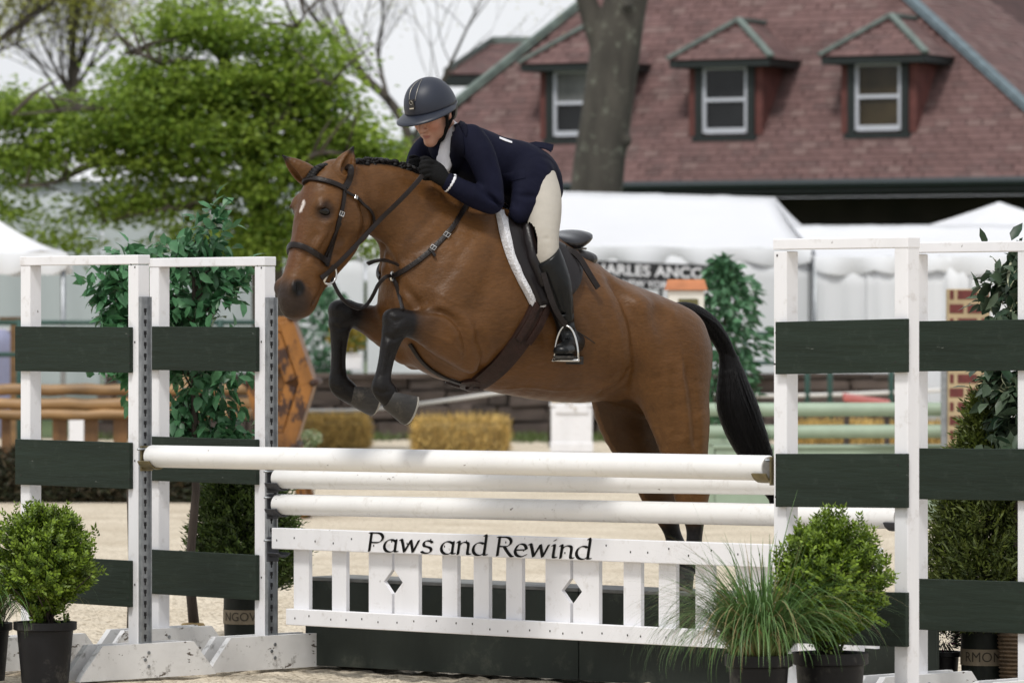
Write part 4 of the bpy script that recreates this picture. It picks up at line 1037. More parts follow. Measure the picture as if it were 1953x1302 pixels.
# ------------------------------------------------------------------ the jump
E = Vector((.700, -.714, 0)).normalized(); G = Vector((.714, .700, 0)).normalized(); Z = Vector((0, 0, 1))   # along the poles (right and near), away from the camera
m_white = mat('white_paint', (0.80, 0.80, 0.825), 0.5, var=.05, vscale=7, bump=.10, bscale=35, stretch=(1, 1, .25), dirt=(.38, .34, .29), dirt_scale=15, dirt_amt=.45, chips=((.16, .14, .125), 30, .695, (1, 1, .6)))
m_white_foot = mat('scuffed_white_paint', (0.74, 0.74, 0.74), 0.6, var=.06, vscale=9, bump=.18, bscale=40, dirt=(.10, .08, .06), dirt_scale=13, dirt_amt=1.0, chips=((.09, .07, .055), 16, .62, (1, 1, 2.2)))
m_pole = mat('pole_paint', (0.80, 0.795, 0.785), 0.38, var=.04, vscale=5, bump=.05, bscale=30, dirt=(.40, .36, .30), dirt_scale=16, dirt_amt=.40, chips=((.17, .145, .13), 24, .675, (.5, .5, 1.6)))
m_board = mat('dark_green_paint', (0.0165, 0.0265, 0.0185), 0.6, spec=.22, var=.18, vscale=12, bump=.65, bscale=34, stretch=(.12, .12, 1), dirt=(.045, .058, .047), dirt_scale=18, dirt_amt=.45, chips=((.20, .21, .19), 42, .70, (.35, .35, 1.5)))
m_galv = mat('galvanised_steel', (0.33, 0.35, 0.37), 0.42, metal=.75, var=.25, vscale=26)
m_hole = mat('dark_hole', (.012, .012, .014), .8)
m_cup = mat('cup_plastic', (0.035, 0.037, 0.045), .5, var=.2)
m_cup2 = mat('cup_brass', (0.20, 0.165, 0.085), .42, metal=.55, var=.35, vscale=30)
m_nail = mat('nail_hole', (.02, .018, .016), .9)
rj = random.Random(4)
def standard(name, pos, out, w, dz, tilt, label, zs=1.0, far_foot=True):
    """pos: foot of the main post (world xy); out: direction of the wing from the main post; w: wing width"""
    root = empty(name, (pos[0], pos[1], 0), 0, label, 'jump standard', 'jump standards with dark green boards')
    pw = .0335
    def L(a, g, z): return out * a + G * g + Z * (z + dz + tilt * a)
    px_ = out * pw
    for a in (0.0, w):
        mb = MB(); mb.box(L(a, 0, .9265), out * pw, G * pw, Z * .8725, .003); mb.build('post', m_white, root)
    mb = MB(); mb.box(L(w / 2, 0, 1.8205), out * (w / 2 + pw + (.002)), G * (pw + .003), Z * .0205 + 0 * out, .003); tr = mb.build('top_rail', m_white, root)
    for i, (z0, z1) in enumerate(((1.33, 1.529), (.825, 1.027), (.309, .511))):
        mb = MB(); a0, a1 = -pw + .030, w + pw + .010
        mb.box(L((a0 + a1) / 2, -pw - .0125, (z0 + z1) / 2 + rj.uniform(-.003, .003)), out * ((a1 - a0) / 2) + Z * (tilt * (a1 - a0) / 2), G * .011, Z * ((z1 - z0) / 2), .002)
        bo = mb.build('board', m_board, root)
        nb = MB()
        for a in (0, w):
            for zz in (z0 + .04, z1 - .04):
                nb.lathe([(.0001, .0012), (.004, .0012), (.004, -.001)], 8)
                for q in range(len(nb.v) - 24, len(nb.v)):
                    v = Vector(nb.v[q]); nb.v[q] = tuple(L(a + .006 * math.sin(zz * 40), -pw - .0235, zz) + out * v.x + Z * v.y - G * v.z)
        nb.build('nail_heads', m_nail, bo)['kind'] = 'stuff'
    # feet: two cut boards gripping each post
    for a in (0.0, w):
        for s_ in (1, -1):
            c = L(a, 0, 0) - Z * dz; o_ = out * (s_ * (pw + .017)); hl = .39
            poly = [c + o_ - G * hl, c + o_ + G * hl, c + o_ + G * (hl - .02) + Z * .03, c + o_ + G * (hl - .13) + Z * .15, c + o_ - G * (hl - .13) + Z * .15, c + o_ - G * (hl - .02) + Z * .03]
            mb = MB(); mb.prism([p - out * .016 for p in poly], out * .032); f = mb.build('foot', m_white_foot, root)
            nb = MB()
            for zz, gg in ((.05, 0), (.11, 0), (.08, -.02)):
                nb.tube([c + o_ + out * (s_ * .0165) + Z * zz + G * gg, c + o_ + out * (s_ * .0195) + Z * zz + G * gg], .008, 8)
            nb.build('bolt_heads', m_galv, f)['kind'] = 'stuff'
    # screw heads on the post front
    nb = MB()
    for zz in (.42, .95, 1.45, 1.80):
        for g_ in (-.014, .012):
            c = L(-.0 + g_, -pw - .0012, zz + rj.uniform(-.02, .02)); nb.box(c, out * .003, G * .001, Z * .004)
    nb.build('nail_heads', m_nail, root)['kind'] = 'stuff'
    # steel track with key holes on the inner face of the main post
    if out.x > 0: return root
    mb = MB(); ti = -out * (pw + .004)
    mb.box(L(0, 0, .90) + ti, out * .0035, G * .026, Z * .76)
    for s_ in (1, -1): mb.box(L(0, s_ * .027, .90) + ti - out * .006, out * .0095, G * .003, Z * .76)
    tk = mb.build('track', m_galv, root)
    hb = MB()
    for i in range(30):
        z = .18 + i * .049
        hb.box(L(0, .002, z) + ti - out * .0042, out * .001, G * .0065, Z * .0085); hb.box(L(0, .002, z - .013) + ti - out * .0042, out * .001, G * .0032, Z * .0085)
    hb.build('key_holes', m_hole, tk)['kind'] = 'stuff'
    return root
PL1, PL2 = Vector((-1.63, 22.9, 0)), Vector((-1.107, 23.5, 0))
PR1, PR2 = Vector((1.045, 20.0, 0)), Vector((1.612, 20.9, 0))
standard('jump_standard', PL1, -E, .742, .0, .004, 'white jump standard with dark green boards behind the round boxwood and its left end of the front pole')
standard('jump_standard', PL2, -E, .725, .0, .004, 'white jump standard with dark green boards in front of the leafy artificial tree')
standard('jump_standard', PR1, E, .612, .018, .018, 'white jump standard with dark green boards behind the potted grass and round boxwood')
standard('jump_standard', PR2, E, .585, .02, .012, 'white jump standard with dark green boards in front of the conifer and variegated ivy')
for o, t in zip([q for q in COL.objects if q.name.startswith('jump_standard')], ('white jump standard whose steel track carries the front white pole, boxwood at its foot', None, None, None)):
    if t: o['label'] = t

def pole(name, a, b, r, material, label, group=None, cap=True, bands=None):
    a, b = Vector(a), Vector(b); root = empty(name, (a.x, a.y, 0), 0, label, 'jump pole', group); o0 = Vector((a.x, a.y, 0))
    ax = (b - a).normalized(); mb = MB(); n = 12
    pts = [a, a + ax * .006] + [a.lerp(b, i / n) for i in range(1, n)] + [b - ax * .006, b]
    rs = [r * .93] + [r] * (len(pts) - 2) + [r * .93]
    mb.tube([p - o0 for p in pts], rs, 28); o = mb.build('pole_shaft', material, root); autosmooth(o, 40)
    if cap:
        for p, s_ in ((a, -1), (b, 1)):
            mb = MB(); mb.tube([p - o0 + ax * s_ * .0005, p - o0 + ax * s_ * .0025], r * .86, 24); e_ = mb.build('end_cap', mat('pole_end', (.42, .40, .37), .7, var=.3, vscale=30), root)
    return root
oA = -G * .085; 
gA = E * .085
pole('jump_pole', PL1 + gA - G * .0 + Z * .966 , PR1 - gA + Z * .990, .0485, m_pole, 'white jump pole resting in the brass cup, the front top pole of the jump', 'white jump poles')
pole('jump_pole', PL2 + gA + Z * .852, PR2 - gA + Z * .898, .046, m_pole, 'white jump pole at the back, upper one above the gate', 'white jump poles')
pole('jump_pole', PL2 + gA + Z * .736, PR2 - gA + Z * .768, .046, m_pole, 'white jump pole with chipped paint just above the picket gate', 'white jump poles')
def cup(pos, inward, material, label, r=.05, flat=False):
    root = empty('jump_cup', (pos.x, pos.y, 0), 0, label, 'jump cup', 'jump cups'); c = Z * pos.z
    mb = MB(); mb.box(c - Z * .01, inward * .005, G * .034, Z * .055, .002); mb.build('bracket', material, root)
    mb = MB(); n = 9; dp = .075; vs = []; fs = []
    for s_ in (0, 1):
        for i in range(n):
            a = math.pi * (1.12 + .76 * i / (n - 1)) if not flat else math.pi * (1.2 + .6 * i / (n - 1))
            for rr in (r, r + .007): vs.append(c + inward * (.004 + dp * s_) + G * rr * math.cos(a) * 1.05 + Z * (rr * math.sin(a) + (0 if not flat else .0)))
    for i in range(n - 1):
        a = 2 * i; b = a + 2 * n
        fs += [(a, a + 2, b + 2, b), (a + 1, b + 1, b + 3, a + 3), (a, a + 1, a + 3, a + 2), (b, b + 2, b + 3, b + 1)]
    fs += [(0, 2 * n, 2 * n + 1, 1), (2 * n - 2, 2 * n - 1, 4 * n - 1, 4 * n - 2)]
    mb.add(vs, fs); o = mb.build('cradle', material, root); autosmooth(o, 45)
    mb = MB(); mb.tube([c + inward * .006 + G * .05 + Z * .03, c + inward * .006 - G * .055 + Z * .03], .005, 8); mb.build('pin', m_galv, root, smooth=True)
    return root
tL = E * (.0335 + .0175); tR = -E * (.0335 + .0175)
cup(PL1 + tL + Z * .966, E, m_cup2, 'brass jump cup holding the front pole on the standard by the boxwood', .051)
cup(PR1 + tR + Z * .990, -E, m_cup2, 'brass jump cup holding the front pole beside the dark green board', .051)
cup(PL2 + tL + Z * .852, E, m_cup, 'black jump cup holding the upper back pole, topmost on its steel track', .049)
cup(PR2 + tR + Z * .898, -E, m_cup, 'black jump cup holding the upper back pole behind the dark green boards', .049)
cup(PL2 + tL + Z * .736, E, m_cup, 'black jump cup holding the chipped white pole, second on its steel track', .049)
cup(PR2 + tR + Z * .768, -E, m_cup, 'black jump cup holding the chipped white pole beside the boxwood', .049)
cup(PL2 + tL + Z * .545, E, m_cup, 'black jump cup under the gate top rail, lowest on its steel track', .038, True)
cup(PR2 + tR + Z * .555, -E, m_cup, 'black jump cup under the gate top rail beside the boxwood', .038, True)

# picket gate
g0 = PL2 + E * .075; g1 = PR2 - E * .075; GL = (g1 - g0).length
gate = empty('picket_gate', (g0.x, g0.y, 0), 0, 'white picket gate hanging below the poles with black script lettering', 'gate')
zl0, zl1 = .585, .604          # centre height of top rail at the left and right ends
def GP(s, g, z): return E * s + G * g + Z * z
def ztop(s): return zl0 + (zl1 - zl0) * s / GL
mb = MB(); mb.box(GP(GL / 2, -.010, (zl0 + zl1) / 2), E * (GL / 2) + Z * ((zl1 - zl0) / 2), G * .019, Z * .047, .003); rail = mb.build('top_rail', m_white, gate)
s0, s1 = .095, GL - .10
mb = MB(); mb.box(GP((s0 + s1) / 2, -.010, .247), E * ((s1 - s0) / 2) + Z * .008, G * .019, Z * .036, .003); mb.build('bottom_rail', m_white, gate)
def s_at(px):
    """distance along the gate seen at photo column px"""
    k = (px - CX) / F; return (k * g0.y - g0.x) / (E.x - k * E.y)
def picket(pa, pb, notch=0):
    a, b = s_at(pa), s_at(pb); z0, z1 = .247, (zl0 + zl1) / 2
    mb = MB(); y0 = .0105
    if not notch: poly = [GP(a, y0, z0), GP(b, y0, z0), GP(b, y0, z1), GP(a, y0, z1)]
    else:
        zc = .415; d = .052; w = .052
        if notch > 0: poly = [GP(a, y0, z0), GP(b, y0, z0), GP(b, y0, zc - d), GP(b - w, y0, zc), GP(b, y0, zc + d), GP(b, y0, z1), GP(a, y0, z1)]
        else: poly = [GP(a, y0, z0), GP(b, y0, z0), GP(b, y0, z1), GP(a, y0, z1), GP(a, y0, zc + d), GP(a + w, y0, zc), GP(a, y0, zc - d)]
    mb.prism(poly, G * .020); mb.build('picket', m_white, gate)
for pa, pb, nt in ((557, 586, 0), (630, 657, 0), (700, 744, 1), (749, 795, -1), (840, 869, 0), (900, 929, 0), (962, 992, 0), (1037, 1084, 1), (1090, 1139, -1), (1186, 1219, 0), (1253, 1286, 0), (1323, 1357, 0), (1400, 1450, 1), (1456, 1510, -1), (1560, 1596, 0), (1632, 1668, 0)):
    picket(pa, pb, nt)
nb = MB()
for i in range(30):
    s = .05 + (GL - .1) * i / 29 + rj.uniform(-.02, .02); nb.box(GP(s, -.0296, ztop(s) + rj.uniform(-.02, .02)), E * .0028, G * .0008, Z * .004)
    s = s0 + .05 + (s1 - s0 - .1) * i / 29 + rj.uniform(-.02, .02); nb.box(GP(s, -.0296, .247 + rj.uniform(-.014, .014)), E * .0028, G * .0008, Z * .004)
nb.build('nail_heads', m_nail, gate)['kind'] = 'stuff'
# lettering, drawn with a broad slanted pen: strokes in units of x-height
def arc(cx, cy, rx, ry, a0, a1, n=14): return [(cx + rx * math.cos(R(a0 + (a1 - a0) * i / n)), cy + ry * math.sin(R(a0 + (a1 - a0) * i / n))) for i in range(n + 1)]
GLY = {
 'P': (.92, [[(.12, 0), (.12, 1.48)], [(.02, 1.47), (.42, 1.48)] + arc(.46, 1.09, .36, .39, 85, -90) + [(.14, .70)]]),
 'R': (1.00, [[(.12, 0), (.12, 1.48)], [(.02, 1.47), (.40, 1.48)] + arc(.46, 1.11, .33, .37, 85, -90) + [(.16, .74)], [(.44, .74), (.62, .40), (.88, .02), (1.0, -.02)]]),
 'a': (.90, [arc(.40, .48, .35, .50, 60, 330, 20), [(.70, .98), (.70, .16), (.76, .03), (.86, .05)], [(.57, .93), (.70, .82)]]),
 'w': (1.28, [[(.04, .96), (.14, .96), (.36, .04)], [(.36, .04), (.66, .98)], [(.66, .98), (.86, .04)], [(.86, .04), (1.12, .98)]]),
 's': (.72, [[(.62, .84), (.58, .93), (.40, .99)] + arc(.36, .74, .22, .25, 95, 230, 8) + [(.40, .50)] + arc(.36, .25, .26, .25, 60, -90, 10) + [(.20, .02), (.08, .12)]]),
 'n': (.92, [[(.04, .93), (.14, .98), (.14, 0)], [(.15, .68), (.26, .88), (.45, .98), (.62, .92), (.67, .72), (.67, .14), (.74, .03), (.84, .05)]]),
 'd': (.92, [arc(.40, .48, .35, .50, 55, 320, 20), [(.60, 1.52), (.70, 1.52), (.70, .16), (.76, .03), (.86, .05)]]),
 'e': (.78, [[(.10, .50), (.66, .56), (.66, .70)] + arc(.40, .66, .26, .33, 10, 150, 10) + arc(.42, .46, .34, .46, 160, 300, 12) + [(.72, .16)]]),
 'i': (.44, [[(.06, .94), (.16, .98), (.16, .14), (.24, .02), (.34, .05)], [(.13, 1.34), (.19, 1.40)]]),
 ' ': (.42, []),
}
def pen_mesh(text, x0, width, base, xh, put, pen=(.185, .058), ang=38, slant=.20):
    tot = sum(GLY[c][0] for c in text); sx = width / tot
    mb = MB(); ca, sa = math.cos(R(ang)), math.sin(R(ang)); x = 0
    for ch in text:
        adv, strokes = GLY[ch]
        for st in strokes:
            P_ = catmull(np.array(st, float), 3) if len(st) > 2 else np.array(st, float)
            for (a, b) in zip(P_[:-1], P_[1:]):
                # the pen nib is an oriented ellipse; sweep its hull between two points
                nib = [(pen[0] * math.cos(t) / 2 * ca - pen[1] * math.sin(t) / 2 * sa, pen[0] * math.cos(t) / 2 * sa + pen[1] * math.sin(t) / 2 * ca) for t in [i * math.pi / 4 for i in range(8)]]
                pts = [(a[0] + n_[0], a[1] + n_[1]) for n_ in nib] + [(b[0] + n_[0], b[1] + n_[1]) for n_ in nib]
                pts = sorted(set((round(p[0], 5), round(p[1], 5)) for p in pts)); lo_, up_ = [], []
                cr = lambda o, p, q: (p[0] - o[0]) * (q[1] - o[1]) - (p[1] - o[1]) * (q[0] - o[0])
                for p in pts:
                    while len(lo_) > 1 and cr(lo_[-2], lo_[-1], p) <= 0: lo_.pop()
                    lo_.append(p)
                for p in pts[::-1]:
                    while len(up_) > 1 and cr(up_[-2], up_[-1], p) <= 0: up_.pop()
                    up_.append(p)
                hull = lo_[:-1] + up_[:-1]
                global _lay; _lay = (_lay + 1) % 40
                mb.add([put(x0 + (x + p[0]) * sx + slant * p[1] * xh, base + p[1] * xh, _lay * 2e-6) for p in hull], [tuple(range(len(hull)))])
        x += adv
    return mb
_lay = 0
ls, le = s_at(710), s_at(1138)
sl_ = (zl1 - zl0) / GL
m_let = mat('black_lettering', (.004, .004, .004), .6, spec=.15); WORD = 'Paws and Rewind'; unit = (le - ls) / sum(GLY[c][0] for c in WORD); xa = 0.0
for ch in WORD:
    w_ = GLY[ch][0]
    if ch != ' ':
        lm = pen_mesh(ch, ls + xa * unit, w_ * unit, -.040, .0545, lambda s, h, k: GP(s, -.0312 - k, ztop(s) + h))
        me = bpy.data.meshes.new('letter'); me.from_pydata(lm.v, [], lm.f); me.update(); link('letter', me, m_let, gate)
    xa += w_

# low wall boxes behind the gate
m_box = mat('weathered_green_box', (0.040, 0.048, 0.042), 0.8, spec=.2, var=.35, vscale=5, bump=.3, bscale=30, stretch=(.6, .6, .35), dirt=(.125, .13, .105), dirt_scale=6, dirt_amt=.7)
m_boxtop = mat('pale_box_top', (.16, .165, .16), .7, var=.35, vscale=16)  # lid in a paler mottled grey than the panels
b0 = Vector((-.927, 23.68, 0)); b1 = Vector((1.60, 21.55, 0)); BE = (b1 - b0).normalized(); BG = Vector((-BE.y, BE.x, 0)); BLn = (b1 - b0).length
def s_box(px):
    k = (px - CX) / F; return (k * b0.y - b0.x) / (BE.x - k * BE.y)
sm = s_box(1106)
for i, (a, b, lab) in enumerate(((0, sm - .003, 'dark green low wall box behind the gate under the lettering side'), (sm + .003, BLn, 'dark green low wall box behind the gate by the potted grass'))):
    c = b0 + BE * ((a + b) / 2); root = empty('wall_box', (c.x, c.y, 0), 0, lab, 'wall box', 'low wall boxes')
    for nm, cc, ex, ey, ez, mt_ in (('front_panel', BG * 0 + Z * .195, BE * ((b - a) / 2), BG * .010, Z * .190, m_box), ('back_panel', BG * .26 + Z * .195, BE * ((b - a) / 2), BG * .010, Z * .190, m_box), ('lid', BG * .13 + Z * .394, BE * ((b - a) / 2), BG * .142, Z * .008, m_boxtop),
                                  ('end_panel', BG * .13 - BE * ((b - a) / 2 - .011) + Z * .194, BE * .010, BG * .119, Z * .189, m_box), ('end_panel', BG * .13 + BE * ((b - a) / 2 - .011) + Z * .194, BE * .010, BG * .119, Z * .189, m_box)):
        mb = MB(); mb.box(cc, ex, ey, ez, .002); mb.build(nm, mt_, root)
# fallen twigs behind the box
m_twig = mat('twig_bark', (.05, .026, .02), .8, var=.4, vscale=30)
rt = random.Random(11)
for i, (px, py, ln, an, r_) in enumerate(((1120, 1096, .34, 8, .014), (1095, 1088, .22, -14, .006), (1190, 1093, .26, 12, .005), (1240, 1103, .24, -8, .004), (800, 1085, .16, 62, .004), (812, 1097, .10, 10, .003))):
    D = 24.6 - (px - 700) / 500 * 1.4; p = P(px, 620 + 15360 / D, D); root = empty('fallen_twig', (p.x, p.y, 0), 0, ('thick reddish twig lying on the sand behind the low wall box', 'short thin twig crossing the thick reddish twig', 'thin twig just past the tip of the thick reddish twig', 'thin twig seen between two plain pickets near the potted grass', 'thin twig standing up seen beside the first diamond picket', 'tiny twig lying at the foot of the upright twig')[i], 'twig', 'twigs on the sand')
    d = Vector((math.cos(R(an)), .3, 0)).normalized(); up = math.sin(R(abs(an))) if abs(an) > 40 else .0
    pts = [Vector((0, 0, r_)) + d * ln * (t - .5) + Z * (up * ln * t + .006 * math.sin(t * 7)) for t in (0, .3, .6, 1)]
    mb = MB(); mb.tube(pts, [r_, r_ * .9, r_ * .7, r_ * .3], 7); mb.build('stem', m_twig, root, smooth=True)
    mb = MB(); mb.tube([pts[1], pts[1] + d * ln * .25 + Z * .03 + Vector((0, .05, 0)), pts[1] + d * ln * .4 + Z * .035 + Vector((0, .12, 0))], [r_ * .6, r_ * .4, r_ * .2], 6); mb.build('side_shoot', m_twig, root, smooth=True)

# ------------------------------------------------------------------ the ground
def sand_material():
    m = bpy.data.materials.new('arena_sand'); m.use_nodes = True; nd, lk = m.node_tree.nodes, m.node_tree.links; b = nd['Principled BSDF']
    b.inputs['Roughness'].default_value = .95; b.inputs['Specular IOR Level'].default_value = .15
    tc = nd.new('ShaderNodeTexCoord')
    n1 = nd.new('ShaderNodeTexNoise'); n1.inputs['Scale'].default_value = 1.2; n1.inputs['Detail'].default_value = 8
    n2 = nd.new('ShaderNodeTexNoise'); n2.inputs['Scale'].default_value = 45; n2.inputs['Detail'].default_value = 6
    for n in (n1, n2): lk.new(tc.outputs['Object'], n.inputs['Vector'])
    r1 = nd.new('ShaderNodeValToRGB'); r1.color_ramp.elements[0].position = .3; r1.color_ramp.elements[0].color = (.55, .475, .365, 1); r1.color_ramp.elements[1].position = .7; r1.color_ramp.elements[1].color = (.71, .635, .515, 1)
    r2 = nd.new('ShaderNodeValToRGB'); r2.color_ramp.elements[0].position = .34; r2.color_ramp.elements[0].color = (.55, .52, .48, 1); r2.color_ramp.elements[1].position = .52; r2.color_ramp.elements[1].color = (1, 1, 1, 1)
    mu = nd.new('ShaderNodeMixRGB'); mu.blend_type = 'MULTIPLY'; mu.inputs['Fac'].default_value = 1
    lk.new(n1.outputs['Fac'], r1.inputs['Fac']); lk.new(n2.outputs['Fac'], r2.inputs['Fac']); lk.new(r1.outputs['Color'], mu.inputs['Color1']); lk.new(r2.outputs['Color'], mu.inputs['Color2']); lk.new(mu.outputs['Color'], b.inputs['Base Color'])
    n3 = nd.new('ShaderNodeTexNoise'); n3.inputs['Scale'].default_value = 22; n3.inputs['Detail'].default_value = 8; lk.new(tc.outputs['Object'], n3.inputs['Vector'])
    bp = nd.new('ShaderNodeBump'); bp.inputs['Strength'].default_value = .9; bp.inputs['Distance'].default_value = .04; lk.new(n3.outputs['Fac'], bp.inputs['Height']); lk.new(bp.outputs['Normal'], b.inputs['Normal'])
    return m
m_sand = sand_material()
xs = np.concatenate([np.linspace(-500, -8, 12)[:-1], np.arange(-8, 8.01, .06), np.linspace(8, 500, 12)[1:]]); ys = np.concatenate([[-60, 0, 10], np.arange(17, 32, .055), np.linspace(32, 70, 60), np.linspace(70, 900, 20)[1:]])
X, Y = np.meshgrid(xs, ys, indexing='ij'); rs_ = np.random.default_rng(5)
near = ((np.abs(X) < 7.5) & (Y > 17.2) & (Y < 31.5))
Zg = np.zeros_like(X)
for fx, fy, am in ((1.1, .9, .010), (2.9, 3.7, .008), (7.3, 6.1, .006), (13, 15, .004)):
    Zg += am * np.sin(X * fx + 1.7 * np.sin(Y * fy * .6)) * np.sin(Y * fy + 1.3 * np.sin(X * fx * .7))
hoofp = rs_.random(Zg.shape) < .02; Zg -= .012 * hoofp; Zg += .006 * rs_.standard_normal(Zg.shape)
Zg = np.where(near, Zg - .012, -.012)
for pp in (PL1, PL2, PR1, PR2): Zg = np.where((X - pp.x) ** 2 + (Y - pp.y) ** 2 < 1.2, np.minimum(Zg, -.001), Zg)
nx, ny = len(xs), len(ys); I = np.arange(nx * ny).reshape(nx, ny)
fq = np.stack([I[:-1, :-1], I[1:, :-1], I[1:, 1:], I[:-1, 1:]], -1).reshape(-1, 4)
gd = link('sand_ground', np_mesh('sand_ground', np.stack([X, Y, Zg], -1).reshape(-1, 3), fq), m_sand, None, smooth=True); gd['kind'] = 'structure'
# ------------------------------------------------------------------ plants near the jump
m_leaf_box = mat('boxwood_leaf', attr=True, rough=.42, var=.25, vscale=30, trans=.22, spec=.4)
m_leaf_arb = mat('conifer_leaf', attr=True, rough=.55, var=.3, vscale=20, trans=.15)
m_blade = mat('grass_blade', attr=True, rough=.45, var=.15, vscale=40, trans=.25)
m_leaf = mat('silk_leaf', (0.045, 0.150, 0.062), .38, var=.35, vscale=25, trans=.2, rand=.45)
m_leaf_lt = mat('pale_silk_leaf', (0.11, 0.30, 0.15), .40, var=.3, vscale=25, trans=.25, rand=.35)
m_leaf_ivy = mat('ivy_leaf', (0.030, 0.075, 0.038), .4, var=.3, vscale=25, trans=.15, rand=.4)
m_leaf_edge = mat('ivy_leaf_margin', (0.50, 0.52, 0.36), .45, var=.2, vscale=25, trans=.15)
m_bark = mat('bark', (0.055, 0.042, 0.034), .9, var=.45, vscale=14, bump=.8, bscale=40, stretch=(1, 1, .25))
m_pot = mat('black_pot', (0.009, 0.009, 0.0105), .5, spec=.25, var=.3, vscale=10, bump=.15, bscale=40, dirt=(.10, .095, .085), dirt_scale=8, dirt_amt=.85)
m_soil = mat('soil', (.03, .022, .016), .95, var=.4, vscale=40, bump=1, bscale=60)

def leaves(C, D, S, L, W, fold=.25, droop=0.0):
    """n folded leaves: base points C, directions D, side directions S, lengths L, widths W -> (verts, quads)"""
    n = len(C); D = D / (np.linalg.norm(D, axis=1)[:, None] + 1e-9); S = S - D * np.sum(S * D, 1)[:, None]; S = S / (np.linalg.norm(S, axis=1)[:, None] + 1e-9)
    N = np.cross(D, S); L = np.broadcast_to(L, (n,))[:, None]; W = np.broadcast_to(W, (n,))[:, None]
    mid = C + D * L * .45
    tip = C + D * L - N * L * droop
    V = np.stack([C, mid + S * W * .5 + N * W * fold, tip, mid - S * W * .5 + N * W * fold], 1).reshape(-1, 3)
    i = np.arange(n) * 4
    return V, np.stack([i, i + 1, i + 2, i + 3], 1)
def big_leaves(C, D, S, L, W, droop=.2):
    n = len(C); D = D / (np.linalg.norm(D, axis=1)[:, None] + 1e-9); S = S - D * np.sum(S * D, 1)[:, None]; S = S / (np.linalg.norm(S, axis=1)[:, None] + 1e-9)
    N = np.cross(D, S); N = np.where(N[:, 2:3] < 0, -N, N); L = np.broadcast_to(L, (n,))[:, None]; W = np.broadcast_to(W, (n,))[:, None]
    q = lambda t, s, lift: C + D * L * t + S * W * s + N * (W * lift - L * droop * t * t)
    V = np.stack([q(0, 0, 0), q(.28, .44, .12), q(.28, 0, 0), q(.28, -.44, .12), q(.62, .42, .12), q(.62, 0, 0), q(.62, -.42, .12), q(1, 0, 0)], 1).reshape(-1, 3)
    T = np.array([(0, 1, 2), (0, 2, 3), (1, 4, 5), (1, 5, 2), (2, 5, 6), (2, 6, 3), (4, 7, 5), (5, 7, 6)]); return V, (np.arange(n)[:, None, None] * 8 + T[None]).reshape(-1, 3)
def big_cloud(name, C, D, S, L, W, cols, material, parent, droop=.2):
    V, T = big_leaves(C, D, S, L, W, droop); me = np_mesh(name, V, T); vcol(me, np.repeat(cols, 8, 0)); o = link(name, me, material, parent, smooth=True); o['kind'] = 'stuff'; return o
def cloud(name, C, D, S, L, W, cols, material, parent, fold=.25, droop=0.0, stuff=True):
    V, Q = leaves(C, D, S, L, W, fold, droop)
    T = np.concatenate([Q[:, [0, 1, 2]], Q[:, [0, 2, 3]]]); me = np_mesh(name, V, T); vcol(me, np.repeat(cols, 4, 0))
    o = link(name, me, material, parent)
    if stuff: o['kind'] = 'stuff'
    return o
def rdir(rg, n): d = rg.standard_normal((n, 3)); return d / np.linalg.norm(d, axis=1)[:, None]
def pot(root, r, h, material=None, rim=.012, soil=True):
    mb = MB(); material = material or m_pot
    mb.lathe([(.001, .004), (r * .80, .004), (r * .81, .0), (r * .97, h * .86), (r * 1.0, h * .86), (r * 1.0 + rim, h * .88), (r * 1.0 + rim, h), (r * .97, h), (r * .93, h * .92)], 36)
    o = mb.build('pot', material, root); autosmooth(o, 35)
    if soil:
        mb = MB(); mb.lathe([(r * .945, h * .90), (r * .5, h * .915), (.001, h * .92)], 24); mb.build('soil', m_soil, root, smooth=True)
    return o
